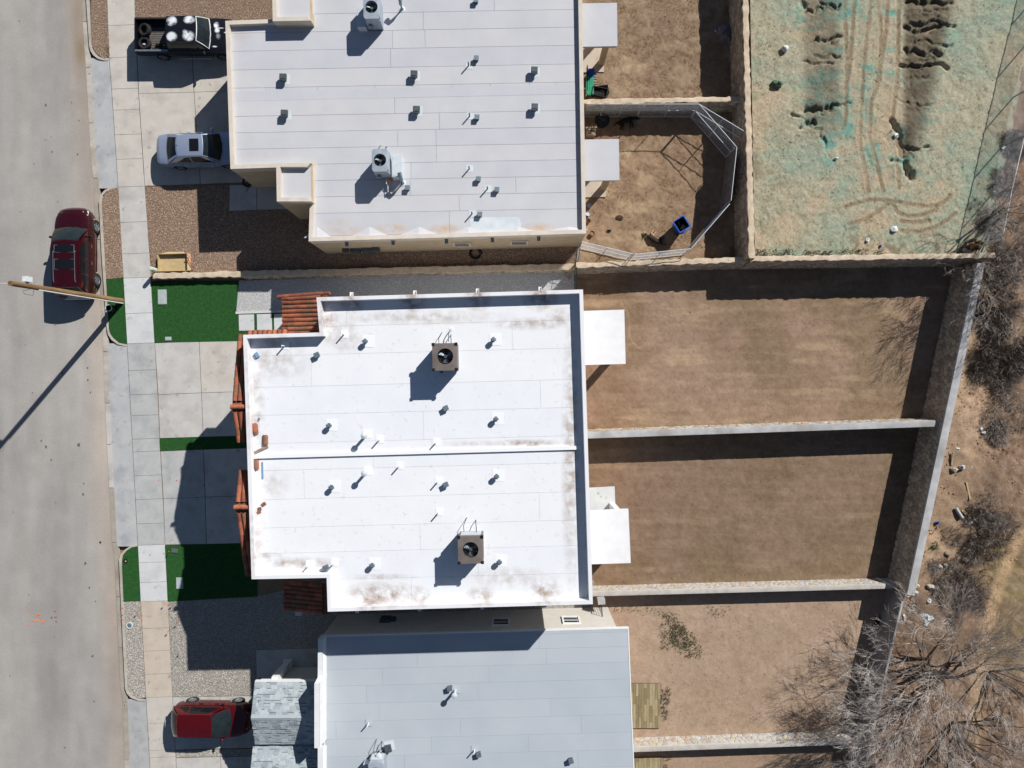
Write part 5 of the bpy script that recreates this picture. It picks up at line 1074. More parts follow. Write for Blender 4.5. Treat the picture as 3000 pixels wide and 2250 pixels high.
# ---------------------------------------------------------------- vehicles (local x = forward, y = left)
def wheel(t, x, y, r, w, side, rimm='rim', spokes=6):
    M = Matrix.Rotation(math.radians(-90*side), 3, 'X'); c = Vector((x, y, r))   # local z -> outwards
    mb = MB(); mb.cyl((0, 0, 0), .01, .01, 6); mb.v = [tuple(c+M@(Vector(p)*3)) for p in mb.v]; hub = mb.build('wheel', 'black', t, local=True)
    mb = MB(); mb.lathe([(r*.62, w/2-.01), (r*.72, w/2), (r*.93, w/2-.005), (r, w/2-.035), (r, -w/2+.035), (r*.93, -w/2), (r*.62, -w/2)], c, 28, M); mb.build('tyre', 'rubber', hub, local=True, smooth=True, angle=50)
    mb = MB(); mb.lathe([(r*.64, w/2-.02), (r*.6, w/2-.005), (r*.56, w/2-.05), (r*.55, -w/2+.06), (0.001, -w/2+.06)], c, 28, M); mb.cur = 0
    for k in range(spokes):
        th = 2*math.pi*k/spokes; e = Vector((math.cos(th), math.sin(th), 0)); s_ = Vector((-math.sin(th), math.cos(th), 0)); z = w/2-.03
        q = [e*.05+s_*.03, e*.05-s_*.03, e*r*.57-s_*.045, e*r*.57+s_*.045]; mb.add([c+M@(p+Vector((0, 0, z-.03))) for p in q]+[c+M@(p+Vector((0, 0, z))) for p in q], [(4, 5, 6, 7), (0, 1, 5, 4), (2, 3, 7, 6), (1, 2, 6, 5), (3, 0, 4, 7)][::1])
    mb.lathe([(.0, w/2-.02), (.06, w/2-.025), (.07, w/2-.05)], c, 12, M); mb.build('rim', rimm, hub, local=True)
def lerp(a, b, t): return tuple(x+(y-x)*t for x, y in zip(a, b))
class Surf:
    """ruled surface between two 3D curves with a bulge"""
    def __init__(s, A_, B_, bulge=0.0, nrm=(0, 0, 1)): s.A, s.B, s.b, s.n = A_, B_, bulge, Vector(nrm)
    def P(s, u, v):
        p = Vector(s.A(u)).lerp(Vector(s.B(u)), v); return p+s.n*(s.b*4*v*(1-v))
    def sub(s, mb, u0, u1, v0, v1, off=0.0, nu=8, nv=6, quad=None):
        def f(a, b):
            if quad:   # quad of (u,v) corners
                (ua, va), (ub, vb), (uc, vc), (ud, vd) = quad
                u = (ua*(1-a)+ub*a)*(1-b)+(ud*(1-a)+uc*a)*b; v = (va*(1-a)+vb*a)*(1-b)+(vd*(1-a)+vc*a)*b
            else: u = u0+(u1-u0)*a; v = v0+(v1-v0)*b
            p = s.P(u, v)
            if off:
                du = s.P(min(u+.01, 1.02), v)-s.P(max(u-.01, -.02), v); dv = s.P(u, min(v+.01, 1.02))-s.P(u, max(v-.01, -.02)); n = du.cross(dv).normalized(); p = p+n*off
            return p
        mb.grid(f, nu, nv)
def body_loft(L0, L1, hw, top, plan, zb0, axles, wr, crown=.02, n=84, shoulder=.05):
    """lower body shell with wheel arches; returns MB"""
    mb = MB(); e = [L0+(L1-L0)*(.5-.5*math.cos(math.pi*k/n)) for k in range(n+1)]; rings = []
    tx = [p[0] for p in top]; tz = [p[1] for p in top]; px_ = [p[0] for p in plan]; pk = [p[1] for p in plan]
    for x in e:
        w = hw*np.interp(x, px_, pk); zt = float(np.interp(x, tx, tz)); zb = zb0+.1*max(0, (abs(x-(L0+L1)/2)/((L1-L0)/2))**6)
        ra = wr+.07
        za = zb
        for a in axles:
            if abs(x-a) < ra: za = max(za, wr+math.sqrt(ra*ra-(x-a)**2)*.98)
        zs = zt-shoulder
        half = [(w*.93, zb), (w*.985, zb+.1), (w, zb+(zs-zb)*.45), (w*.995, zb+(zs-zb)*.75), (w*.965, zs), (w*.88, zs+shoulder*.72), (w*.5, zt+crown*.7), (0, zt+crown)]
        half = [(a_, max(b_, min(za, zs-.02+i*.001))) for i, (a_, b_) in enumerate(half[:5])]+half[5:]
        rings.append([(x, -a_, b_) for a_, b_ in half]+[(x, a_, b_) for a_, b_ in half[-2::-1]])
    m = len(rings[0]); V = [p for r in rings for p in r]; Fc = []
    for i in range(n):
        for k in range(m-1): Fc.append((i*m+k, i*m+k+1, (i+1)*m+k+1, (i+1)*m+k))
    Fc += [tuple(range(m-1, -1, -1)), tuple(range(n*m, n*m+m))]; mb.add(V, [f[::-1] for f in Fc]); return mb
def greenhouse(xa, xb, xc, xd, zr_, zbf, zbr, wb_, wt, rise=.05, bow=.14):
    C1 = lambda x, w, z, bx, cz: (lambda u: (x+bx*4*u*(1-u), w*(1-2*u), z+cz*4*u*(1-u)))
    base_f = C1(xa, wb_, zbf, bow, .02); top_f = C1(xb, wt, zr_, .06, rise); top_r = C1(xc, wt, zr_-.02, -.05, rise); base_r = C1(xd, wb_, zbr, -.1, .02)
    S = {'wind': Surf(base_f, top_f, .03, (1, 0, 1)), 'roof': Surf(top_f, top_r, .02), 'back': Surf(top_r, base_r, .03, (-1, 0, .6))}
    for sg, nm in ((1, 'left'), (-1, 'right')):
        lo = (lambda sg: (lambda u: (xd+(xa-xd)*u, sg*wb_, zbr+(zbf-zbr)*u)))(sg); hi = (lambda sg: (lambda u: (xc+(xb-xc)*u, sg*wt, zr_-.02+.02*u)))(sg)
        S[nm] = Surf(lo, hi, .035, (0, sg, 0))
    return S
def car(label, loc, rz, spec):
    s = spec; t = thing(s['name'], label, s['cat'], loc, rz); pm = s['paint']
    mb = body_loft(s['x0'], s['x1'], s['hw'], s['top'], s['plan'], s.get('zb', .24), s['ax'], s['wr'], s.get('crown', .02)); mb.build('body', pm, t, local=True, smooth=True, angle=38)
    mb = MB(); L_ = s['x1']-s['x0']; cx = (s['x1']+s['x0'])/2; mb.box((cx, 0, .42), (L_*.93, s['hw']*1.35, .36)); mb.build('underbody', 'black', t, local=True)
    for a in s['ax']:
        for sg in (1, -1): wheel(t, a, sg*(s['hw']-.115), s['wr'], .22, sg, s.get('rim', 'rim'), s.get('spokes', 6))
    g = s['gh']; S = greenhouse(*g)
    mb = MB()
    for k in ('wind', 'roof', 'back', 'left', 'right'): S[k].sub(mb, 0, 1, 0, 1, 0, 12, 8)
    mb.build('cabin', pm, t, local=True, smooth=True, angle=30)
    def pan(name, surf, m, off, u0=0, u1=1, v0=0, v1=1, quad=None, lab=None):
        q = MB(); S[surf].sub(q, u0, u1, v0, v1, off, 10, 6, quad); 
        o = q.build(name, m, t, local=True, smooth=True); return o
    sgn = s.get('sgn', {'wind': 1, 'back': 1, 'roof': 1, 'left': -1, 'right': 1})
    # orientation: pick the offset sign that moves outwards
    def outward(surf, d):
        n_ = MB(); S[surf].sub(n_, .4, .6, .4, .6, .05, 1, 1); c = S[surf].P(.5, .5); q = Vector(n_.v[0])*.25+Vector(n_.v[1])*.25+Vector(n_.v[2])*.25+Vector(n_.v[3])*.25
        return d if (q-c).dot(Vector({'wind': (1, 0, 1), 'back': (-1, 0, 1), 'roof': (0, 0, 1), 'left': (0, 1, .3), 'right': (0, -1, .3)}[surf])) > 0 else -d
    pan('windscreen', 'wind', 'screen_glass', outward('wind', .008), .035, .965, .03, .96)
    pan('rear_window', 'back', 'dark_glass', outward('back', .008), .1, .9, .08, .86)
    for sd_ in ('left', 'right'):
        for q in s['win']: pan('side_window', sd_, 'dark_glass', outward(sd_, .008), quad=q)
    if 'sunroof' in s:
        for u0, u1, v0, v1, m in s['sunroof']:
            o = pan('sunroof', 'roof', m, outward('roof', .008), u0, u1, v0, v1)
            if s.get('sunframe'):
                q = MB(); cs = [S['roof'].P(u, v)+Vector((0, 0, .014)) for u, v in ((u0, v0), (u1, v0), (u1, v1), (u0, v1), (u0, v0))]; q.tube(cs, .012, 5); q.build('sunroof_trim', 'galv', o, local=True)
    if s.get('rails'):
        for sg in (.1, .9):
            a, b = s['rails']; pts = [S['roof'].P(sg, a), S['roof'].P(sg, a+.03)+Vector((0, 0, .06)), S['roof'].P(sg, (a+b)/2)+Vector((0, 0, .07)), S['roof'].P(sg, b-.03)+Vector((0, 0, .06)), S['roof'].P(sg, b)]; q = MB(); q.tube(pts, .024, 6); q.build('roof_rail', s.get('railm', 'chrome'), t, local=True)
    # trim
    x1, x0, hw = s['x1'], s['x0'], s['hw']; zf = s['zf']; zr2 = s['zr']
    for sg in (1, -1):
        q = MB(); mx, mz = s['mir']; q.blob((mx, sg*(hw+.1), mz), (.07, .12, .08), 3, .08, 10, 6, False); q.box((mx+.01, sg*(hw-.01), mz-.03), (.06, .12, .04)); q.build('wing_mirror', s.get('mirm', pm), t, local=True, smooth=True)
        q = MB(); hl = s['hl']; q.add([Vector(p)*1 for p in [(a, sg*b, c) for a, b, c in hl]], [(0, 1, 2, 3)]); q.build('headlight', 'lamp_clear', t, local=True)
        q = MB(); tl = s['tl']; q.add([(a, sg*b, c) for a, b, c in tl], [(0, 1, 2, 3)]); q.build('tail_light', 'lamp_red', t, local=True)
        for hx in s['handles']: q = MB(); q.box((hx, sg*(hw+.012), s['hz']), (.2, .03, .035)); q.build('door_handle', s.get('handm', 'chrome'), t, local=True)
        for hx in s['seams']: q = MB(); q.box((hx, sg*(hw*.995), s['hz']-.18), (.014, .012, .55)); q.build('door_seam', 'black', t, local=True)
    q = MB(); q.box((x0+.03, 0, .72), (.06, .42, .14)); q.build('number_plate', 'plate', t, local=True)
    q = MB(); q.box((x1-.1, 0, zf-.42), (.16, hw*.62, .16)); q.build('grille', 'black', t, local=True)
    for k in (-.3, .25):
        a = S['wind'].P(.5+k*.5, .03); b = S['wind'].P(.5+k*.5+.28, .1); q = MB(); q.tube([a+Vector((.03, 0, .015)), b+Vector((.03, 0, .02))], .012, 4); q.build('wiper', 'black', t, local=True)
    q = MB(); c = S['roof'].P(.5, .96); q.tube([c, c+Vector((-.12, 0, .08))], .012, 5); q.build('antenna', 'black', t, local=True)
    return t, S
# dark red SUV parked in the street, nose to the top
suv = dict(name='suv', cat='car', paint='paint_red', x0=-2.48, x1=2.48, hw=.97, wr=.38, ax=(-1.45, 1.49), zb=.28, zf=1.05, zr=1.1,
    top=[(-2.48, .85), (-2.4, 1.02), (-2.2, 1.1), (-1.0, 1.1), (.8, 1.12), (1.15, 1.16), (1.5, 1.14), (2.05, 1.06), (2.3, .98), (2.42, .84), (2.48, .7)],
    plan=[(-2.48, .66), (-2.42, .82), (-2.25, .93), (-1.7, 1), (1.4, 1), (1.8, .965), (2.1, .87), (2.3, .74), (2.42, .58), (2.48, .42)], crown=.06,
    gh=(1.2, .42, -1.98, -2.35, 1.74, 1.13, 1.08, .93, .72, .05, .18), win=[[(.06, .16), (.27, .1), (.285, .84), (.17, .84)], [(.31, .1), (.55, .1), (.53, .86), (.305, .86)], [(.565, .1), (.88, .1), (.86, .86), (.555, .86)]],
    sunroof=[(.13, .87, .09, .25, 'dark_glass'), (.13, .87, .4, .62, 'dark_glass')], sunframe=True, rails=(.22, .9), mir=(.78, 1.2), mirm='black', hl=[(2.2, .56, 1.03), (2.36, .5, .92), (2.22, .82, .88), (1.95, .86, 1.05)], tl=[(-2.42, .66, 1.1), (-2.42, .86, 1.05), (-2.44, .84, .85), (-2.46, .62, .9)], handles=(-.62, .3), hz=.95, seams=(-1.0, -.12, .95))
t, S = car('dark red SUV with roof rails parked along the kerb in the street', (-23.92, 7.2, -.115), math.radians(90.6), suv)
q = MB(); q.tube([(-2.5, y, .62+.03*(1-(y/.7)**2)) for y in (-.7, -.4, 0, .4, .7)], .04, 6); q.build('bumper_trim', 'chrome', t, local=True, smooth=True)
q = MB(); q.tube([(-2.44, y, .95) for y in (-.35, 0, .35)], .03, 6); q.build('tailgate_trim', 'chrome', t, local=True, smooth=True)
# red hatchback crossover on the bottom driveway, nose right
hat = dict(name='hatchback', cat='car', paint='paint_red2', x0=-2.12, x1=2.18, hw=.9, wr=.35, ax=(-1.25, 1.29), zb=.26, zf=.98, zr=1.0, spokes=10,
    top=[(-2.12, .8), (-2.05, .95), (-1.9, 1.02), (-.6, 1.02), (.6, 1.0), (1.0, 1.03), (1.35, 1.0), (1.8, .92), (2.02, .82), (2.12, .7), (2.18, .58)],
    plan=[(-2.12, .66), (-2.06, .8), (-1.9, .92), (-1.4, 1), (1.3, 1), (1.65, .95), (1.95, .82), (2.08, .66), (2.18, .42)], crown=.04,
    gh=(1.05, .25, -1.5, -2.02, 1.58, 1.02, 1.0, .82, .6, .05, .15), win=[[(.1, .2), (.3, .1), (.3, .82), (.2, .7)], [(.33, .1), (.55, .1), (.53, .85), (.33, .84)], [(.575, .1), (.9, .1), (.86, .86), (.55, .86)]],
    mir=(.72, 1.06), hl=[(1.95, .42, .88), (2.08, .38, .78), (1.98, .68, .76), (1.68, .78, .93)], tl=[(-2.08, .5, 1.0), (-1.95, .78, 1.0), (-1.98, .8, .84), (-2.1, .55, .86)], handles=(-.55, .3), handm='paint_red2', hz=.86, seams=(-.95, -.1, .95))
car('red hatchback parked nose-in on the bottom driveway beside the shingled gable', (-16.4, -18.33, 0.003), math.radians(-.5), hat)
# silver sedan, nose under the eave of the tan house
sed = dict(name='sedan', cat='car', paint='paint_silver', x0=-2.42, x1=2.3, hw=.89, wr=.33, ax=(-1.33, 1.32), zb=.2, zf=.8, zr=.92, spokes=7,
    top=[(-2.42, .62), (-2.36, .84), (-2.2, .94), (-1.7, .98), (-1.2, .95), (.7, .93), (1.0, .96), (1.4, .92), (1.9, .82), (2.15, .72), (2.3, .55)],
    plan=[(-2.42, .62), (-2.37, .76), (-2.2, .89), (-1.75, .97), (-1.3, 1), (1.3, 1), (1.7, .95), (2.0, .84), (2.2, .66), (2.3, .5)], crown=.05,
    gh=(1.1, .32, -.98, -1.72, 1.43, .95, .97, .8, .56, .045, .16), win=[[(.14, .16), (.48, .1), (.46, .84), (.28, .78)], [(.5, .1), (.9, .1), (.85, .85), (.485, .85)]],
    sunroof=[(.2, .8, .14, .5, 'dark_glass')], mir=(.72, .98), hl=[(2.05, .5, .76), (2.16, .44, .66), (2.05, .72, .66), (1.8, .8, .82)], tl=[(-2.3, .5, .9), (-2.2, .76, .88), (-2.24, .78, .72), (-2.34, .5, .72)], handles=(-.62, .28), handm='paint_silver', hz=.82, seams=(-1.0, -.05, .98))
car('silver sedan with dark sunroof parked nose-in beside the tan house', (-17.0, 12.84, .003), math.radians(1.6), sed)
# black pickup with faded patches
t = thing('pickup_truck', 'black pickup with white faded patches on hood and roof beside the tan house', 'pickup truck', (-17.62, 18.95, .003), math.radians(.2))
X0, XB, X1, hw, wr = -2.83, -1.0, 2.52, .93, .36; ax_ = (-1.63, 1.68)
mb = body_loft(XB+.02, X1, hw, [(-1, 1.1), (.8, 1.1), (1.1, 1.12), (1.3, 1.1), (2.2, 1.05), (2.42, 1.0), (2.48, .9), (2.52, .75)], [(-1, 1), (1.9, 1), (2.3, .97), (2.45, .92), (2.52, .8)], .38, (ax_[1],), wr, .03); mb.build('body', 'paint_truck', t, local=True, smooth=True, angle=35)
mb = MB(); mb.box((-.1, 0, .5), (5.0, 1.2, .3)); mb.build('underbody', 'black', t, local=True)
# bed: side walls with arches, bulkhead, floor, tailgate
for sg in (1, -1):
    mb = MB(); n = 40; V = []
    for k in range(n+1):
        x = X0+(XB-X0)*k/n; za = .5
        if abs(x-ax_[0]) < wr+.07: za = max(za, wr+math.sqrt((wr+.07)**2-(x-ax_[0])**2))
        V += [(x, sg*hw*.96, za), (x, sg*hw, max(.8, za)), (x, sg*hw*.985, 1.08), (x, sg*hw*.97, 1.12), (x, sg*(hw-.1), 1.12), (x, sg*(hw-.1), .66)]
    Fc = [tuple(i*6+q for i, q in ((k, j), (k+1, j), (k+1, j+1), (k, j+1))) for k in range(n) for j in range(5)]
    mb.add(V, Fc); mb.build('bed_side', 'paint_black', t, local=True)
    mb = MB(); mb.box(((X0+XB)/2, sg*(hw-.06), 1.128), (XB-X0-.05, .09, .012)); mb.build('bed_rail', 'galv' if sg < 0 else 'bedliner', t, local=True)
mb = MB(); mb.box((X0+.03, 0, .86), (.07, hw*1.9, .54)); mb.build('tailgate', 'paint_black', t, local=True)
mb = MB(); mb.box((X0-.06, 0, .5), (.12, hw*1.85, .16)); mb.build('rear_bumper', 'chrome', t, local=True)
mb = MB(); mb.box((XB+.02, 0, .9), (.05, hw*1.8, .46)); mb.build('bulkhead', 'bedliner', t, local=True)
mb = MB(); mb.box(((X0+XB)/2, 0, .64), (XB-X0-.04, hw*1.8, .04)); fl = mb.build('bed_floor', 'bedfloor', t, local=True)
for k in range(13): mb = MB(); mb.box(((X0+XB)/2, -.72+k*.12, .668), (XB-X0-.12, .05, .02)); mb.build('floor_rib', 'bedfloor', fl, local=True)
for sg in (1, -1): mb = MB(); mb.box((ax_[0], sg*(hw-.2), .74), (.8, .22, .2)); mb.build('wheel_housing', 'bedliner', t, local=True)
for a in ax_:
    for sg in (1, -1): wheel(t, a, sg*(hw-.1), wr, .22, sg, 'rim', 5)
S = greenhouse(1.2, .72, -.82, -.98, 1.72, 1.12, 1.12, .86, .68, .03, .1); mb = MB()
for k in ('wind', 'roof', 'back', 'left', 'right'): S[k].sub(mb, 0, 1, 0, 1, 0, 12, 8)
mb.build('cabin', 'paint_truck', t, local=True, smooth=True, angle=30)
def tp(name, surf, m, off, *a, quad=None):
    q = MB(); S[surf].sub(q, *(a or (0, 1, 0, 1)), off, 10, 6, quad); return q.build(name, m, t, local=True, smooth=True)
def osign(surf, d, dirv):
    n_ = MB(); S[surf].sub(n_, .4, .6, .4, .6, .05, 1, 1); c = S[surf].P(.5, .5); q = sum((Vector(v) for v in n_.v), Vector())/4; return d if (q-c).dot(Vector(dirv)) > 0 else -d
ow = osign('wind', .008, (1, 0, 1)); orf = osign('roof', .008, (0, 0, 1))
tp('windscreen', 'wind', 'screen_glass', ow, .05, .95, .05, .94); tp('rear_window', 'back', 'dark_glass', osign('back', .008, (-1, 0, .3)), .1, .9, .12, .85)
q = MB(); cs = [S['wind'].P(u, v)+Vector((.012, 0, .012)) for u, v in ((.03, .02), (.25, .02), (.5, .02), (.75, .02), (.97, .02), (.97, .5), (.97, .97), (.75, .97), (.5, .97), (.25, .97), (.03, .97), (.03, .5), (.03, .02))]; q.tube(cs, .026, 6); q.build('windscreen_trim', 'trim_white', t, local=True)
for sd_, dv in (('left', (0, 1, .3)), ('right', (0, -1, .3))):
    o = osign(sd_, .008, dv)
    for qd in ([(.08, .12), (.4, .12), (.4, .84), (.1, .84)], [(.44, .12), (.86, .12), (.84, .84), (.44, .84)]): tp('side_window', sd_, 'dark_glass', o, quad=qd)
for sg in (1, -1):
    q = MB(); q.blob((.98, sg*(hw+.13), 1.18), (.06, .13, .09), 5, .08, 10, 6, False); q.tube([(1.0, sg*(hw-.02), 1.1), (.98, sg*(hw+.12), 1.16)], .02, 5); q.build('wing_mirror', 'chrome' if sg > 0 else 'black', t, local=True, smooth=True)
    q = MB(); q.box((X0+.02, sg*(hw-.04), .86), (.1, .1, .34)); q.build('tail_light', 'lamp_red', t, local=True)
    q = MB(); q.box((X1-.04, sg*.68, .84), (.06, .34, .2)); q.build('headlight', 'lamp_clear', t, local=True)
    q = MB(); q.box((.3, sg*(hw+.01), .95), (.2, .03, .04)); q.build('door_handle', 'chrome', t, local=True)
    q = MB(); q.tube([(-.75, sg*(hw+.07), .42), (1.1, sg*(hw+.07), .42)], .035, 6); q.build('step_bar', 'galv' if sg < 0 else 'black', t, local=True)
q = MB(); q.box((X1-.01, 0, .84), (.05, 1.0, .2)); q.build('grille', 'black', t, local=True)
q = MB(); q.box((X1+.05, 0, .56), (.14, hw*1.9, .18)); q.build('front_bumper', 'chrome', t, local=True)
for k in (-.4, .1): a = S['wind'].P(.5+k*.5, .02); b = S['wind'].P(.5+k*.5+.25, .08); q = MB(); q.tube([a+Vector((.04, 0, .02)), b+Vector((.04, 0, .02))], .012, 4); q.build('wiper', 'galv', t, local=True)
TR = t
def tyre(label, loc, r, w, tilt=(0, 0), rim=None, group=None):
    M = (Matrix.Rotation(tilt[0], 3, 'X')@Matrix.Rotation(tilt[1], 3, 'Y')); o = thing('spare_wheel' if rim else 'loose_tyre', label, 'wheel' if rim else 'tyre', loc, 0, group)
    mb = MB(); mb.lathe([(r*.6, w/2-.02), (r*.7, w/2), (r*.93, w/2-.01), (r, w/2-.05), (r, -w/2+.05), (r*.93, -w/2+.01), (r*.7, -w/2), (r*.6, -w/2+.02), (r*.64, 0)], (0, 0, 0), 30, M, close=True); mb.build('tread', 'rubber', o, local=True, smooth=True, angle=50)
    if rim:
        mb = MB(); mb.lathe([(r*.62, w/2-.03), (r*.58, w/2-.02), (r*.54, 0), (.001, -.02)], (0, 0, 0), 24, M)
        for k in range(5): th = 2*math.pi*k/5; mb.tube([M@Vector((0, 0, .05)), M@Vector((math.cos(th)*r*.58, math.sin(th)*r*.58, .06))], .035, 5)
        mb.build('rim', 'rim_dark', o, local=True)
    return o
tyre('black tyre lying in the pickup bed nearer the middle', W(425, 88, .98), .34, .26, (.1, -.25), group='tyres in the pickup bed')
tyre('black tyre lying in the pickup bed corner by the tailgate, white rag inside', W(425, 128, .86), .33, .26, (.06, -.05), group='tyres in the pickup bed')
mb = MB(); mb.blob(W(424, 130, .78), (.1, .09, .08), 9, .3); tag(mb.build('rag', 'plastic_white', smooth=True), 'white rag inside the corner tyre of the pickup bed', 'rag')
mb = MB(); c = W(468, 132, .72); mb.tube([c, c+Vector((.15, .05, .02)), c+Vector((.2, -.08, .03)), c+Vector((0, -.1, .02)), c+Vector((-.12, .02, .04))], .02, 6); mb.blob(c+Vector((-.1, .0, .03)), (.14, .1, .08), 4, .2); tag(mb.build('tool_bundle', 'black_soft'), 'dark bundle with cable beside the bed wall of the pickup', 'bundle')
tyre('spare wheel with alloy rim lying in the shade of the dog pen', W(1764, 352, .12), .4, .24, (.05, .06), rim=True)
# ---------------------------------------------------------------- bare trees and brush
def grow(root, d0, L0, r0, depth, rnd, out, spread=.62, up=.12, taper=.72, kids=(2, 3)):
    """recursive bare branches; out collects (pts, radii, depth)"""
    pts = [Vector(root)]; d = Vector(d0).normalized(); n = 4 if depth > 2 else 3; rr = [r0]
    for k in range(n):
        d = (d+Vector((rnd.gauss(0, .13), rnd.gauss(0, .13), rnd.gauss(0, .09)+up*.25))).normalized(); pts.append(pts[-1]+d*L0/n); rr.append(max(r0*(1-(1-taper)*(k+1)/n), .004))
    out.append((pts, rr, depth))
    if depth <= 0: return
    for k in range(rnd.randint(*kids) if depth > 1 else rnd.randint(2, 4)):
        i = rnd.choice(range(1, n+1)) if depth <= 2 else rnd.choice((2, 3, 4, 4)); a = rnd.uniform(0, 6.28); s = spread*rnd.uniform(.5, 1.2)
        q = d.orthogonal().normalized(); w = d.cross(q); nd = d*math.cos(s)+(q*math.cos(a)+w*math.sin(a))*math.sin(s)+Vector((0, 0, up))
        grow(pts[i], nd, L0*rnd.uniform(.62, .88), max(rr[i]*rnd.uniform(.5, .7), .005), depth-1, rnd, out, spread, up, taper, kids)
def twigs_mesh(name, segs, m, parent, nside=3):
    V = []; Fc = []
    for pts, rr, _ in segs:
        n = len(pts); o = len(V); ns = 5 if rr[0] > .03 else nside
        for i, p in enumerate(pts):
            t_ = pts[min(i+1, n-1)]-pts[max(i-1, 0)]; a = t_.cross(Vector((.3, .2, 1))); a = a.normalized() if a.length > 1e-6 else Vector((1, 0, 0)); b = t_.cross(a).normalized()
            for k in range(ns): th = 2*math.pi*k/ns; V.append(p+(a*math.cos(th)+b*math.sin(th))*rr[i])
        for i in range(n-1):
            for k in range(ns): Fc.append((o+i*ns+k, o+i*ns+(k+1) % ns, o+(i+1)*ns+(k+1) % ns, o+(i+1)*ns+k))
    mb = MB(); mb.add(V, Fc); return mb.build(name, m, parent)
def bare_tree(label, base, stems, hgt, depth, seed, mtw='twig', lean=(0, 0), r0=.09, spread=.55, up=.14):
    rnd = random.Random(seed); b = W(*base); t = thing('bare_tree', label, 'tree', b, group='leafless trees beyond the retaining wall'); big = []; small = []
    for k in range(stems):
        a = 2*math.pi*k/stems+rnd.uniform(-.5, .5); out = []; q = rnd.uniform(.25, .6)
        grow(b+Vector((math.cos(a)*.12, math.sin(a)*.12, -.15)), (math.cos(a)*q+lean[0], math.sin(a)*q+lean[1], 1), hgt*.36, r0*rnd.uniform(.7, 1.1), depth, rnd, out, spread, up)
        for sg in out: (big if sg[2] >= depth-1 else small).append(sg)
    twigs_mesh('trunk', big, 'bark', t, 5); twigs_mesh('crown', small, mtw, t, 3); return t
bare_tree('big leafless tree hanging over the grey concrete wall behind the pinkish yard', (2712, 1945), 7, 6.2, 6, 3, 'twig_pale', (-.75, .45), .06, .4, .02)
bare_tree('leafless tree at the lower right spreading over the low pale wall', (2700, 2050), 7, 6.4, 6, 11, 'twig_pale', (-1.1, .05), .06, .4, .02)
bare_tree('leafless tree with dark trunk right of the footpath end', (2760, 1985), 7, 6.0, 6, 17, 'twig', (-.25, .5), .07, .4, .05)
bare_tree('leafless tree cut by the bottom right corner', (2790, 2120), 6, 6.0, 6, 23, 'twig', (.1, -.15), .065, .42, .04)
bare_tree('leafless tree at the right edge above the corner', (2890, 1970), 5, 5.2, 6, 29, 'twig', (.3, .2), .06, .42, .05)
bare_tree('leafless tree right of the stump at the top of the retaining wall', (2885, 800), 6, 4.6, 6, 31, 'twig_grey', (-.25, .1), .055, .45, .06)
bare_tree('leafless tree at the right edge between stump and brush', (2905, 640), 6, 4.4, 6, 37, 'twig_grey', (-.15, -.2), .055, .45, .06)
bare_tree('leafless tree over the brush beside the upper wall cap', (2890, 905), 5, 4.2, 6, 43, 'twig_grey', (-.1, .2), .05, .45, .06)
bare_tree('leafless tree at the bottom edge left of the corner', (2660, 2150), 7, 6.0, 6, 41, 'twig_pale', (-1.2, -.2), .055, .4, .02)
def bush(label, px, py, r, h, seed, n=420, m='twig_dark'):
    rnd = random.Random(seed); b = W(px, py); t = thing('brush', label, 'bush', b, group='dry brush on the bank'); segs = []
    lob = [(rnd.uniform(-.9, .9)*r, rnd.uniform(-1.3, 1.3)*r, rnd.uniform(.35, .8)*r, rnd.uniform(.4, 1.0)) for _ in range(7)]
    for k in range(n//3):
        lx, ly, lr, lh = rnd.choice(lob); a = rnd.uniform(0, 6.28); e = math.sqrt(rnd.random())*lr; st = b+Vector((lx+math.cos(a)*e, ly+math.sin(a)*e, -.12)); hh = h*lh*(1-.55*(e/lr)**2)
        for _ in range(6):
            dr = Vector((rnd.gauss(0, .42)+math.cos(a)*.2*e, rnd.gauss(0, .42)+math.sin(a)*.2*e, 1)).normalized(); ln = hh*rnd.uniform(.5, 1.15)+.1; mid = st+dr*ln*.55+Vector((rnd.gauss(0, .04), rnd.gauss(0, .04), 0)); end = st+dr*ln+Vector((rnd.gauss(0, .1), rnd.gauss(0, .1), -.06))
            segs.append(([st, mid, end], [.007, .0055, .003], 0)); segs.append(([mid, mid.lerp(end, .6)+Vector((rnd.gauss(0, .1), rnd.gauss(0, .1), rnd.gauss(0, .05)))], [.005, .003], 0))
    hf = len(segs)*2//3; twigs_mesh('twigs', segs[:hf], m, t, 3); twigs_mesh('dead_twigs', segs[hf:], 'twig_grey', t, 3); st_ = MB(); st_.blob(b+Vector((0, 0, .02)), (r*.16, r*.16, .1), seed, .3); st_.build('root_crown', 'bark', t); return t
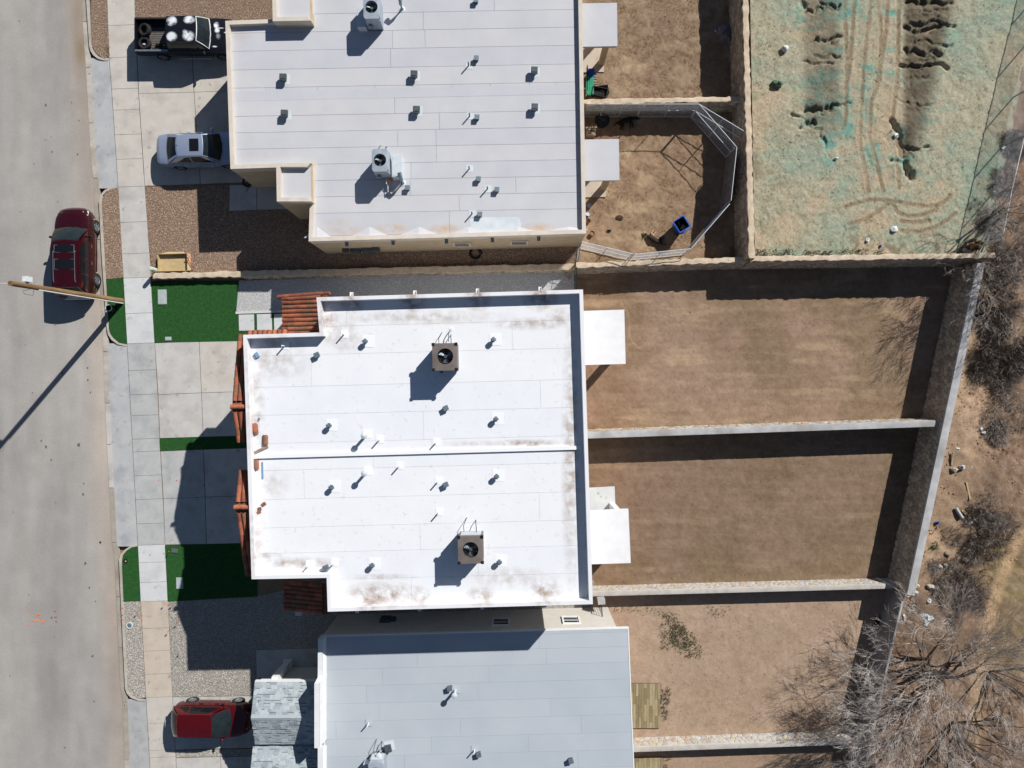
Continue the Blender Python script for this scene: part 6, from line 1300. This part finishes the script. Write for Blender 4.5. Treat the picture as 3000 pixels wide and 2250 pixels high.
BU = [(2905, 875, 1.15, 1.2, 'dark brush just right of the leafless tree shadow', 'twig_dark'), (2945, 975, 1.3, 1.3, 'dense dark brush at the right edge beside the upper wall', 'twig_dark'), (2925, 1090, 1.2, 1.1, 'dark brush at the right edge beside the wall bend', 'twig_dark'), (2955, 1200, 1.2, 1.1, 'dark brush at the right edge level with the yard divider', 'twig_grey'),
      (2965, 800, 1.2, 1.4, 'grey brush at the right edge below the fence', 'twig_grey'), (2870, 1560, 1.25, 1.2, 'dark brush beside the boards on the bank', 'twig_dark'), (2825, 1640, 1.1, 1.0, 'dark brush above the rubble at the wall end', 'twig_dark'), (2905, 1500, .85, .9, 'small grey brush by the footpath', 'twig_grey'), (2760, 1700, .8, .8, 'tangled brush at the rubble pile', 'twig_grey'), (2790, 1760, .9, .8, 'dark low brush below the rubble pile', 'twig_dark'),
      (2835, 1740, .8, .7, 'dark low brush beside the round stone', 'twig_dark'), (2930, 520, .8, .8, 'grey brush along the chain link fence', 'twig_grey'), (2965, 420, .7, .7, 'grey brush at the fence near the right edge', 'twig_dark'), (2900, 640, .8, .8, 'pale tangled brush beside the fence end', 'twig_grey'), (2985, 1010, 1.0, 1.2, 'dark brush cut by the right edge', 'twig_dark'), (2880, 1000, .7, .7, 'low brush close to the wall cap', 'twig_dark')]
for i, (x, y, r, h, lab, m) in enumerate(BU): bush(lab, x, y, r, h*.8, 100+i, int(700*r), m)
# weeds
def weeds(name, poly, dens, h0, h1, label, seed, mats=('weed_a', 'weed_b', 'weed_c')):
    v, f, mi = blades(WP(poly), dens, h0, h1, .022, -.03, seed, len(mats), 1.8); k = fbm(v[::3, 0]*2.6, v[::3, 1]*2.6, 4, seed+400, .6) > .37
    if name == 'weed_patch': f = f[k]; mi = mi[k]
    return tag(link(name, np_mesh(name, v, f, list(mats), mi)), label, 'weeds', None, 'stuff')
weeds('weed_patch', [(1940, 1800), (1975, 1795), (2025, 1850), (2058, 1900), (2050, 1930), (2010, 1925), (1980, 1905), (1935, 1900), (1933, 1865)], 300, .04, .13, 'olive green weed patch in the middle of the pinkish yard', 1)
weeds('weed_patch', [(1960, 1830), (2000, 1830), (2035, 1890), (2000, 1905), (1965, 1880)], 480, .05, .16, 'dense dark heart of the weed patch in the pinkish yard', 2)
weeds('weed_patch', [(1936, 2005), (1962, 2012), (1964, 2050), (1952, 2110), (1938, 2125)], 420, .06, .18, 'narrow weed strip beside the wood plank patio', 3)
weeds('weed_patch', [(1780, 1765), (1900, 1775), (1960, 1800), (1950, 1812), (1880, 1792), (1785, 1790)], 90, .05, .16, 'thin weed trail below the low pale wall', 4)
weeds('weed_patch', [(2215, 728), (2420, 735), (2560, 728), (2600, 748), (2215, 752)], 260, .06, .22, 'dark green weeds along the wall at the bottom of the green tinted lot', 5, ('weed_b', 'weed_a', 'twig_dark'))
weeds('weed_tufts', [(2215, 10), (2960, 10), (2840, 720), (2225, 720)], 14, .03, .1, 'tiny dark weed tufts dotted over the green tinted lot', 21, ('weed_b', 'twig_dark'))
weeds('weed_patch', [(2730, 1590), (2746, 1585), (2750, 1600), (2738, 1612), (2726, 1606)], 600, .08, .2, 'small bright green plant on the sandy bank', 6, ('weed_green', 'weed_green'))
weeds('weed_patch', [(1935, 2225), (1965, 2222), (1955, 2260), (1940, 2260)], 300, .06, .16, 'weeds at the bottom edge beside the second plank patio', 7)
weeds('weed_patch', [(2065, 1775), (2150, 1775), (2140, 1800), (2110, 1812), (2080, 1800)], 70, .05, .14, 'few weeds below the wall in the pinkish yard', 8)
weeds('weed_patch', [(310, 130), (320, 135), (321, 172), (312, 168)], 500, .05, .14, 'yellow green weeds at the end of the top gravel strip', 9, ('weed_c', 'weed_a'))
weeds('weed_patch', [(2560, 1810), (2580, 1805), (2585, 1850), (2568, 1855)], 500, .08, .2, 'dry shrubby weed near the grey concrete wall', 10, ('twig_dark', 'weed_b'))
# ---------------------------------------------------------------- dogs
def skin_body(name, verts, edges, radii, m, parent, root=0, sub=2):
    me = bpy.data.meshes.new(name); me.from_pydata(verts, edges, []); o = link(name, me, parent)
    sk = o.modifiers.new('skin', 'SKIN'); sk.use_smooth_shade = True
    if not me.skin_vertices: bm = bmesh.new(); bm.from_mesh(me); bm.verts.layers.skin.verify(); bm.to_mesh(me); bm.free()
    for i, r in enumerate(radii): me.skin_vertices[0].data[i].radius = (r, r) if not isinstance(r, tuple) else r; me.skin_vertices[0].data[i].use_root = (i == root)
    s = o.modifiers.new('sub', 'SUBSURF'); s.levels = sub; s.render_levels = sub
    for mm in (m if isinstance(m, (list, tuple)) else [m]): me.materials.append(MATS[mm])
    return o
def lying_dog(label, loc, rz, coat, pale, mirror=1):
    """dog lying on its side: x = towards the head, y = towards the feet"""
    t = thing('dog', label, 'dog', loc, rz); s = mirror
    V = [(-.02, 0, .13), (-.26, -.03*s, .12), (.22, .01*s, .15), (.38, .02*s, .15), (.52, .05*s, .13), (.6, .08*s, .12),     # pelvis-mid, rump, chest, shoulder, neck, neck top
         (-.38, -.05*s, .08), (-.52, -.02*s, .04), (-.64, .06*s, .03),                                               # tail
         (.34, .16*s, .1), (.4, .32*s, .06), (.36, .47*s, .05), (.36, .54*s, .04),                                        # front leg a
         (.28, .15*s, .07), (.24, .31*s, .04), (.2, .46*s, .035), (.2, .53*s, .03),                                       # front leg b
         (-.24, .12*s, .13), (-.1, .24*s, .09), (-.27, .34*s, .06), (-.22, .46*s, .04),                                  # hind leg a: thigh, knee, hock, paw
         (-.3, .1*s, .07), (-.18, .2*s, .04), (-.36, .27*s, .04), (-.34, .39*s, .03)]                                   # hind leg b
    E = [(0, 1), (0, 2), (2, 3), (3, 4), (4, 5), (1, 6), (6, 7), (7, 8), (3, 9), (9, 10), (10, 11), (11, 12), (2, 13), (13, 14), (14, 15), (15, 16), (1, 17), (17, 18), (18, 19), (19, 20), (1, 21), (21, 22), (22, 23), (23, 24)]
    R = [.115, .105, .14, .13, .085, .075, .04, .03, .012, .055, .034, .024, .028, .05, .032, .023, .028, .075, .045, .024, .026, .06, .04, .022, .026]
    skin_body('body', V, E, R, coat, t)
    h = [(.6, .08*s, .12), (.68, .1*s, .12), (.76, .14*s, .11), (.86, .18*s, .09)]; skin_body('head', h, [(0, 1), (1, 2), (2, 3)], [.07, .085, .055, .032], coat, t, 0)
    for k, z in ((1, .2), (-1, .06)):
        mb = MB(); b = Vector((.64, .06*s, z)); mb.add([b+Vector((0, 0, -.03)), b+Vector((.05, .02*s, 0)), b+Vector((-.02, .0, .03)), b+Vector((-.05, -.09*s, .05*k+.0))], [(0, 1, 3), (1, 2, 3), (2, 0, 3), (0, 2, 1)]); mb.build('ear', coat, t, local=True)
    mb = MB(); mb.blob((.885, .19*s, .095), (.02, .02, .018), 1, .05, 8, 5, False); mb.build('nose', 'black', t, local=True)
    if pale:
        for seg, rr in (([9, 10, 11, 12], [.058, .037, .027, .031]), ([13, 14, 15, 16], [.053, .035, .026, .031])):
            skin_body('foreleg_fur', [V[i] for i in seg], [(0, 1), (1, 2), (2, 3)], rr, pale, t)
        skin_body('muzzle_fur', [(.7, .11*s, .12), (.78, .15*s, .112), (.855, .18*s, .092)], [(0, 1), (1, 2)], [.083, .058, .034], pale, t)
    return t
lying_dog('tan and dark shepherd dog lying on its side beside the blue bin', W(1921, 706), math.radians(157), 'fur_dark', 'fur_tan', -1)
lying_dog('black dog lying in the shade under the dog pen panel', W(1828, 356), math.radians(20), 'fur_black', None, -1)
# ---------------------------------------------------------------- yard things
t = thing('trash_bin', 'open blue plastic bin with rubbish inside the dog yard', 'bin', W(1985, 668), math.radians(33))
def rr_ring(w, d, z, r=.07, n=4):
    out = []
    for sx, sy, a0 in ((1, 1, 0), (-1, 1, 90), (-1, -1, 180), (1, -1, 270)):
        for k in range(n+1): a = math.radians(a0+90*k/n); out.append((sx*(w/2-r)+math.cos(a)*r, sy*(d/2-r)+math.sin(a)*r, z))
    return out
def loft(mb, rings, close_bottom=True):
    n = len(rings[0]); V = [p for r in rings for p in r]; Fc = [(i*n+k, i*n+(k+1) % n, (i+1)*n+(k+1) % n, (i+1)*n+k) for i in range(len(rings)-1) for k in range(n)]
    if close_bottom: Fc.append(tuple(range(n-1, -1, -1)))
    mb.add(V, Fc); return mb
mb = MB(); loft(mb, [rr_ring(.5, .52, .05), rr_ring(.66, .7, .95)]); mb.build('shell', 'plastic_blue', t, local=True, smooth=True, angle=50)
mb = MB(); loft(mb, [rr_ring(.6, .64, .95), rr_ring(.46, .48, .35), rr_ring(.02, .02, .35, .005)], False); mb.build('inside', 'black', t, local=True)
mb = MB(); loft(mb, [rr_ring(.6, .64, .94), rr_ring(.6, .64, .98), rr_ring(.72, .76, .98), rr_ring(.72, .76, .93)], False); mb.build('rim', 'plastic_blue', t, local=True, smooth=True, angle=40)
mb = MB(); mb.tube([(-.3, -.4, .93), (-.3, -.46, .92), (.3, -.46, .92), (.3, -.4, .93)], .02, 6); mb.build('handle', 'plastic_blue', t, local=True)
mb = MB(); mb.blob((-.02, .1, .55), (.2, .16, .18), 3, .3); mb.build('trash_bag', 'black', t, local=True, smooth=True)
mb = MB(); mb.box((.08, -.16, .6), (.26, .2, .08), .5); mb.build('carton', 'cardboard', t, local=True)
for sx in (-.24, .24): mb = MB(); M = Matrix.Rotation(math.radians(90), 3, 'Y'); mb.lathe([(.001, -.03), (.1, -.03), (.1, .03), (.001, .03)], (sx, -.27, .1), 14, M); mb.build('wheel', 'black', t, local=True)
def pot(label, px, py, r, h, m, fill):
    t = thing('plant_pot', label, 'pot', W(px, py), group='pots along the tan house'); mb = MB(); mb.lathe([(0.001, 0), (r*.75, 0), (r, h), (r*1.06, h), (r*1.06, h-.03), (r*.93, h-.03), (r*.9, h*.6)], (0, 0, 0), 20); mb.build('vessel', m, t, local=True, smooth=True); mb = MB(); mb.lathe([(r*.92, h*.7), (0.001, h*.72)], (0, 0, 0), 20); mb.build('contents', fill, t, local=True)
pot('steel bowl nearest the patio cover along the tan house', 1725, 604, .13, .14, 'steel', 'silver_coat'); pot('second steel bowl along the tan house wall', 1722, 627, .13, .14, 'steel', 'silver_coat'); pot('pot with brown filling, third along the tan house wall', 1723, 649, .12, .14, 'clay_pot', 'soil_dark'); pot('green rimmed pot at the corner of the tan house', 1734, 685, .13, .16, 'bag_green', 'clay_pot')
mb = MB(); mb.blob(W(1783, 675, .04), (.09, .06, .05), 2, .3); mb.blob(W(1788, 676, .05), (.05, .05, .05), 5, .3); tag(mb.build('dog_toy', 'black_soft', smooth=True), 'small dark chewed toy on the dog yard ground', 'toy')
mb = MB(); mb.blob(W(1815, 638, .0), (.2, .16, .05), 8, .35); tag(mb.build('dirt_mound', 'soil_dark', smooth=True), 'small dug up dirt mound in the dog yard', 'dirt mound')
t = thing('planter_box', 'worn wooden planter beside the lower patio cover of the tan house', 'planter', W(1726, 395)); mb = MB(); mb.box((.05, 0, .25), (.5, .42, .5)); mb.build('crate', 'wood_grey', t, local=True); mb = MB(); mb.box((.06, .22, .52), (.62, .08, .04), .05); mb.box((.04, .1, .53), (.5, .07, .04), -.05); mb.build('loose_board', 'wood_grey', t, local=True); segs = []; rl = random.Random(5); b = W(1728, 395)
for k in range(26): a = rl.uniform(0, 6.28); segs.append(([b+Vector((0, 0, .5)), b+Vector((math.cos(a)*.2, math.sin(a)*.2, .75)), b+Vector((math.cos(a)*.45, math.sin(a)*.45, .7))], [.01, .012, .003], 0))
twigs_mesh('dry_stems', segs, 'twig_dark', t)
t = thing('plastic_crate', 'upper black plastic crate leaning on another beside the green bench', 'crate', W(1756, 272, .3), math.radians(-12))
def crate(t, w, d, h):
    for (x, y, sx, sy) in ((0, d/2, w, .03), (0, -d/2, w, .03), (w/2, 0, .03, d-.03), (-w/2, 0, .03, d-.03)): mb = MB(); mb.box((x, y, h/2), (sx, sy, h)); mb.build('side', 'black', t, local=True)
    for k in range(5): mb = MB(); mb.box((0, -d/2+d*(k+.5)/5, .02), (w-.06, .03, .03)); mb.build('slat', 'black', t, local=True)
    for k in range(9): mb = MB(); mb.box((-w/2+w*(k+.5)/9, 0, .022), (.025, d-.06, .03)); mb.build('slat', 'black', t, local=True)
crate(t, .82, .46, .2)
t = thing('plastic_crate', 'lower black plastic crate turned under the other one', 'crate', W(1760, 268, .02), math.radians(9)); crate(t, .8, .46, .22)
t = thing('garden_bench', 'green plastic bench against the tan house wall', 'bench', W(1727, 262)); 
for k in range(3): mb = MB(); mb.box((-.1+k*.12, 0, .44), (.1, 1.0, .03)); mb.build('seat_slat', 'teal_plastic', t, local=True)
for k in range(2): mb = MB(); mb.box((-.24, 0, .6+k*.16), (.03, 1.0, .1)); mb.build('back_slat', 'teal_plastic', t, local=True)
for sy in (-.42, .42):
    for sx in (-.15, .17): mb = MB(); mb.box((sx, sy, .21), (.05, .05, .42)); mb.build('leg', 'black', t, local=True)
t = thing('folding_chair', 'blue and black folding chair beside the green bench', 'chair', W(1728, 222)); mb = MB(); mb.box((0, 0, .4), (.42, .45, .03)); mb.build('seat', 'plastic_blue', t, local=True); mb = MB(); mb.box((-.22, 0, .66), (.04, .45, .4)); mb.build('backrest', 'black', t, local=True)
for sx in (-.18, .18):
    for sy in (-.2, .2): mb = MB(); mb.tube([(sx*1.1, sy, 0), (sx*.9, sy, .4)], .014, 5); mb.build('leg', 'galv', t, local=True)
t = thing('wood_pallet', 'pale wooden pallet between folding chair and bench', 'pallet', W(1736, 236))
for k in range(6): mb = MB(); mb.box((0, -.36+k*.14, .13), (.5, .09, .02)); mb.build('board', 'wood_grey', t, local=True)
for sx in (-.2, .2): mb = MB(); mb.box((sx, 0, .06), (.08, .8, .1)); mb.build('runner', 'wood_grey', t, local=True)
t = thing('covered_heap', 'dark tarpaulin over a heap in the shade of the tall brown wall', 'tarpaulin', W(2118, 104)); mb = MB()
poly = [(2092, 100), (2104, 78), (2122, 68), (2142, 76), (2153, 98), (2152, 120), (2148, 140), (2128, 130), (2108, 118)]
ctr = W(2125, 100, .32); n = len(poly); V = [ctr]; 
for s_, z in ((.35, .34), (.7, .22), (1.0, .01)):
    for k, (x, y) in enumerate(poly): p = W(x, y, 0); q = Vector((ctr.x, ctr.y, 0)).lerp(p, s_); V.append(Vector((q.x, q.y, z*(1 if s_ > .9 else random.uniform(.7, 1.15)))))
Fc = [(0, 1+k, 1+(k+1) % n) for k in range(n)]+[(1+r*n+k, 1+(r+1)*n+k, 1+(r+1)*n+(k+1) % n, 1+r*n+(k+1) % n) for r in range(2) for k in range(n)]; mb.add(V, Fc); mb.build('cloth', 'tarp', t)
mb = MB(); mb.tube([W(2094, 92, .06), W(2098, 90, .08)], .04, 6); mb.build('tie', 'plastic_white', t)
# front yard things
t = thing('cardboard_box', 'large open cardboard box on the brown gravel beside the low wall', 'box', W(513, 771), math.radians(1.5)); w, d, h = 1.62, .95, .3
for (x, y, sx, sy) in ((0, d/2, w, .02), (0, -d/2, w, .02), (w/2, 0, .02, d-.02), (-w/2, 0, .02, d-.02)): mb = MB(); mb.box((x, y, h/2), (sx, sy, h)); mb.build('side', 'cardboard', t, local=True)
mb = MB(); mb.box((0, 0, .06), (w-.02, d-.02, .02)); mb.build('bottom', 'cardboard', t, local=True)
mb = MB(); mb.add([(w/2, -d/2, h), (w/2, d/2, h), (w/2+.16, d/2-.02, h-.08), (w/2+.15, -d/2+.03, h-.1)], [(0, 1, 2, 3)]); mb.build('flap', 'cardboard', t, local=True); mb = MB(); mb.add([(-w/2+.1, d/2, h), (w/2-.1, d/2, h), (w/2-.2, d/2+.1, h-.05), (-w/2+.5, d/2+.12, h-.06)], [(0, 1, 2, 3)]); mb.build('flap', 'cardboard', t, local=True)
mb = MB(); mb.tube([(w/2+.04, .4, .43), (w/2+.16, .28, .38), (w/2+.1, .1, .4), (w/2+.22, -.2, .3), (w/2+.28, -.32, .1)], .022, 5); mb.build('strap', 'red_tape', t, local=True)
t = thing('utility_pedestal', 'pale green utility pedestal at the end of the low stone wall', 'utility pedestal', W(463, 794)); mb = MB(); mb.lathe([(.15, 0), (.15, .12), (.12, .14), (.12, .8), (.1, .86), (.001, .88)], (0, 0, 0), 18); mb.build('housing', 'pedestal_green', t, local=True, smooth=True, angle=35); mb = MB(); mb.lathe([(.155, 0), (.165, .05), (.155, .1)], (0, 0, 0), 18); mb.build('base_ring', 'pedestal_green', t, local=True)
def lid(label, px, py, w, d, m, rz=0.0):
    t = thing('utility_box', label, 'utility cover', W(px, py, .014), rz); mb = MB(); mb.box((0, 0, .012), (w, d, .05)); mb.build('frame', 'lid_grey' if m != 'lid_dark' else 'lid_dark', t, local=True); mb = MB(); mb.box((0, 0, .04), (w-.06, d-.06, .012)); mb.build('cover', m, t, local=True)
lid('large grey utility cover in the bright green lawn', 476, 870, .48, .82, 'lid_grey', .02); lid('small pale utility cover near the lower edge of the bright green lawn', 493.5, 992, .34, .2, 'lid_grey', .02); lid('dark tilted utility cover in the lower lawn by the driveway', 512, 1613, .36, .24, 'lid_dark', -.1); lid('pale utility cover at the shadow edge in the lower lawn', 527, 1708, .38, .62, 'lid_grey', .02)
t = thing('cleanout_cover', 'round cleanout cover with white collar in the grey gravel strip', 'cleanout', W(380, 1832)); mb = MB(); mb.lathe([(.13, .0), (.13, .05), (.19, .05), (.19, -.05)], (0, 0, 0), 22); mb.build('collar', 'kerb_white', t, local=True); mb = MB(); mb.lathe([(.13, .03), (.1, .035), (.001, .045)], (0, 0, 0), 22); mb.build('lid', 'galv', t, local=True)
t = thing('irrigation_hole', 'dark round valve hole in the lower kerb turf strip', 'valve box', W(369, 1643)); mb = MB(); mb.lathe([(.13, .03), (.12, .035), (.1, .03), (.1, .022), (.001, .022)], (0, 0, 0), 16); mb.build('ring', 'black', t, local=True); mb = MB(); mb.blob((.0, -.02, .035), (.05, .04, .03), 2, .2); mb.build('valve', 'straw_a', t, local=True)
FL = [(487, 1765, 'flag_pink', 'pink marker flag at the slab corner beside the lower lawn'), (511, 1765, 'flag_pink', 'bright red marker flag at the corner of the lower lawn'), (525, 1820, 'flag_orange', 'orange marker flag in the grey gravel left of the big shadow'), (499, 1844, 'flag_pink', 'pink marker flag at the edge of the cream sidewalk'), (533, 1905, 'flag_pale', 'pale pink marker flag in the grey gravel beside the shadow'), (407, 1790, 'flag_orange', 'orange marker flag at the kerb gravel strip'), (500, 1613, 'flag_orange', 'orange marker flag beside the dark utility cover')]
for x, y, m, lab in FL:
    t = thing('marker_flag', lab, 'marker flag', W(x, y), group='utility marker flags'); mb = MB(); mb.tube([(0, 0, 0), (.01, .01, .42)], .006, 4); mb.build('stake', 'wire', t, local=True); mb = MB(); mb.grid(lambda u, v: (.01+u*.11, .02*math.sin(u*4)+u*.05, .3+.11*v+.02*u), 4, 2); mb.build('flag', m, t, local=True)
def paint(label, marks, m, z):
    mb = MB(); rnd = random.Random(len(marks))
    for (x, y, rx, ry) in marks:
        c = W(x, y, z); n = 10; mb.add([(c.x+math.cos(2*math.pi*k/n)*rx*.019*rnd.uniform(.65, 1.2), c.y+math.sin(2*math.pi*k/n)*ry*.019*rnd.uniform(.65, 1.2), z) for k in range(n)], [tuple(range(n))])
    return tag(mb.build('paint_marks', m), label, 'paint mark')
paint('faded orange spray paint scrawl on the street at the lower left', [(86, 1765, 2.3, 2.6), (83, 1786, 2.4, 2.8), (82, 1805, 2.2, 2.4), (83, 1831, 2.4, 3), (110, 1803, 5, 2.6), (114, 1801, 4, 3), (108, 1807, 3, 2), (119, 1809, 4, 1.6), (100, 1818, 4.6, 3.6), (109, 1818, 3.4, 3.6), (117, 1819, 2, 3), (126, 1820, 5, 3), (122, 1824, 2.6, 2), (131, 1816, 2, 2)], 'orange_paint', -.098)
paint('three small magenta paint dashes on the street at the lower left', [(161, 1791, 3.4, 1.8), (163, 1808, 4, 1.9), (164.5, 1820, 2.6, 1.9)], 'pink_paint', -.098)
paint('pink paint dots on the kerb beside the grey gravel strip', [(358, 1782, 4, 1.6), (358, 1803, 3, 2), (359, 1816, 4, 1.6)], 'pink_paint', .022)
paint('orange paint dots on the sidewalk edge above the cream slabs', [(466, 1593, 2, 1.4), (479, 1591, 2.4, 1.8), (501, 1593, 2, 1.4), (511, 1592, 2.2, 1.6), (529, 1593, 2, 1.4), (489, 1772, 2, 4), (488, 1797, 2, 2), (417, 1802, 2, 2.4), (418, 1817, 2, 2), (415, 1771, 2, 2)], 'orange_paint', .0065)
paint('pink paint dots on the lower driveway and sidewalk', [(464.5, 1408, 1.6, 1.6), (492, 1406, 1.4, 1.2), (517, 1408, 1.8, 1.8)], 'pink_paint', .0065)
def hose(label, px, py, r, n, m, z=.02):
    mb = MB(); rnd = random.Random(int(px)); pts = []; c = W(px, py, z)
    for k in range(n*14): a = k/14*2*math.pi; q = r*(1-.4*k/(n*14))*rnd.uniform(.94, 1.06); pts.append((c.x+math.cos(a)*q, c.y+math.sin(a)*q, z+.02+.012*(k/14)))
    pts.append((c.x-.1, c.y-.6, z+.02)); mb.tube(pts, .016, 5); return tag(mb.build('garden_hose', m), label, 'hose')
hose('coiled dark hose on the shaded entrance walkway of the tan house', 726, 533, .32, 4, 'black'); hose('coiled dark hose on the gravel under the tan house side windows', 1393, 742, .36, 5, 'black_soft', .0)
# debris on the lot and the bank
def blobthing(name, label, cat, px, py, r, m, seed, z=None, amp=.25, group=None):
    t = thing(name, label, cat, W(px, py), 0, group); mb = MB(); mb.blob((0, 0, r[2]*.45), r, seed, amp, 12, 8); mb.build('mass' if cat in ('rock', 'stone') else 'bag' if 'bag' in cat else 'piece', m, t, local=True, smooth=True, angle=45); return t
blobthing('litter_bag', 'round white bag on the green tinted lot', 'bag', 2298, 144, (.18, .19, .18), 'plastic_white', 2, amp=.12); blobthing('litter_bag', 'dark green bag slumped on the green tinted lot', 'bag', 2276, 248, (.34, .2, .18), 'bag_green', 6)
t = blobthing('litter', 'crumpled white plastic at the arcs of tyre tracks', 'litter', 2618, 672, (.19, .15, .08), 'plastic_white', 4, amp=.5); blobthing('litter', 'pale blue plastic scrap near the wall of the green tinted lot', 'litter', 2541, 703, (.12, .11, .06), 'silver_coat', 7, amp=.5); blobthing('litter', 'small blue cap near the wall of the green tinted lot', 'litter', 2579, 721, (.06, .09, .05), 'plastic_blue', 3); blobthing('litter', 'pale scrap in the dark gully of the green tinted lot', 'litter', 2625, 397, (.12, .14, .08), 'plastic_white', 8, amp=.5); blobthing('rock', 'small pale rock below the gully', 'rock', 2449, 464, (.11, .08, .08), 'silver_coat', 12)
t = thing('driftwood_stump', 'pale weathered stump standing at the corner of wall and fence', 'stump', W(2838, 722)); mb = MB(); rs = random.Random(9)
for k in range(14): a = rs.uniform(0, 6.28); q = rs.uniform(.05, .3); p = Vector((math.cos(a)*q, math.sin(a)*q*1.2, 0)); mb.tube([p, p*1.05+Vector((.03, .02, .5)), p*.9+Vector((rs.uniform(-.1, .1), rs.uniform(-.1, .1), rs.uniform(.7, 1.15)))], [.12, .1, .04], 6)
mb.build('wood', 'plastic_white' if False else 'wood_grey', t, local=True, smooth=True)
blobthing('litter', 'teal and white plastic wrapped at the foot of the stump', 'litter', 2832, 735, (.25, .2, .14), 'silver_coat', 14, amp=.5); blobthing('bottle_cap', 'white round jug beside the stump', 'jug', 2925, 727, (.11, .11, .12), 'plastic_white', 3, amp=.1)
def board(label, px, py, L_, w, rz, m='wood_grey', tilt=0.0):
    t = thing('board', label, 'board', W(px, py, .05), rz); mb = MB(); mb.box((0, 0, .02), (L_, w, .05), M=Matrix.Rotation(tilt, 3, 'Y')); mb.box((L_*.45, 0, .03+(-tilt*L_*.45)), (.06, w*1.02, .052)); mb.build('plank', m, t, local=True)
board('grey board standing nearest the wall cap on the sandy bank', 2790, 1344, .72, .1, 1.5, tilt=-.12); board('long pale board lying on the sandy bank', 2836, 1438, 1.0, .09, -1.36, 'straw_a'); board('short board at the rubble pile', 2776, 1622, .34, .12, -.5); board('small pale board beside the grey concrete pipe', 2824, 1500, .34, .12, -.8, 'straw_a')
for lab, x, y, r, m, s in (('round grey rock on the sandy bank', 2815, 1369, (.17, .16, .14), 'conc_grey', 3), ('tan angular rock beside the round grey rock', 2794, 1376, (.2, .13, .12), 'pstone_2', 5), ('flat pale stone beyond the dark brush', 2838, 1746, (.16, .1, .08), 'pstone_4', 8), ('pale square stone at the rubble pile', 2724, 1718, (.2, .16, .14), 'pstone_2', 10), ('yellowish stone at the end of the retaining wall', 2683, 1716, (.16, .14, .14), 'pstone_5', 11), ('tan stone below the end of the retaining wall', 2680, 1735, (.16, .13, .12), 'pstone_0', 12), ('white stone above the rubble pile', 2752, 1660, (.14, .13, .12), 'pstone_4', 13), ('grey stone above the rubble pile', 2768, 1655, (.13, .1, .1), 'conc_grey', 14)): blobthing('rock', lab, 'rock', x, y, r, m, s)
t = thing('concrete_pipe', 'grey broken concrete post lying on the sandy bank', 'post', W(2808, 1502, .1), math.radians(-58)); mb = MB(); mb.tube([(-.32, 0, .02), (.32, 0, .04)], [.1, .09], 12); mb.build('shaft', 'conc_grey', t, local=True, smooth=True); mb = MB(); mb.lathe([(.105, -.02), (.105, .02)], (.3, 0, .04), 12, Matrix.Rotation(math.pi/2, 3, 'Y')); mb.build('collar', 'conc_blue', t, local=True)
for lab, x, y, r, m, s in (('blue and white can close to the wall cap', 2745, 1531, (.11, .09, .08), 'plastic_blue', 3), ('white scrap at the edge of the dark brush', 2842, 1530, (.13, .1, .06), 'plastic_white', 4), ('large crumpled white plastic sheet below the rubble', 2712, 1812, (.32, .3, .12), 'plastic_white', 5), ('small white plastic piece beside the concrete wall', 2650, 1808, (.1, .14, .05), 'plastic_white', 6), ('bluish plastic bag in the rubble', 2720, 1759, (.14, .12, .1), 'silver_coat', 7), ('white bag scrap by the upper dark brush', 2875, 1257, (.08, .1, .05), 'plastic_white', 8), ('white lid beside the upper dark brush', 2882, 1268, (.09, .09, .04), 'plastic_white', 9), ('small white scrap above the grey board', 2805, 1314, (.09, .07, .05), 'plastic_white', 10), ('pale scrap right of the round grey rock', 2845, 1368, (.12, .08, .04), 'silver_coat', 15), ('white litter beside the fence foot', 2938, 434, (.12, .1, .06), 'plastic_white', 16), ('white litter further down the fence foot', 2914, 563, (.12, .08, .05), 'plastic_white', 17)): blobthing('litter', lab, 'litter', x, y, r, m, s, amp=.45)
v, f, mi = stones(WP([(2655, 1742), (2700, 1735), (2720, 1770), (2690, 1800), (2655, 1790)]), 160, .02, .08, -.02, 91, 3); tag(link('rubble', np_mesh('rubble', v, f, ['pebble_b', 'soil_dark', 'pstone_1'], mi)), 'pile of brown rubble at the end of the retaining wall', 'rubble', None, 'stuff')
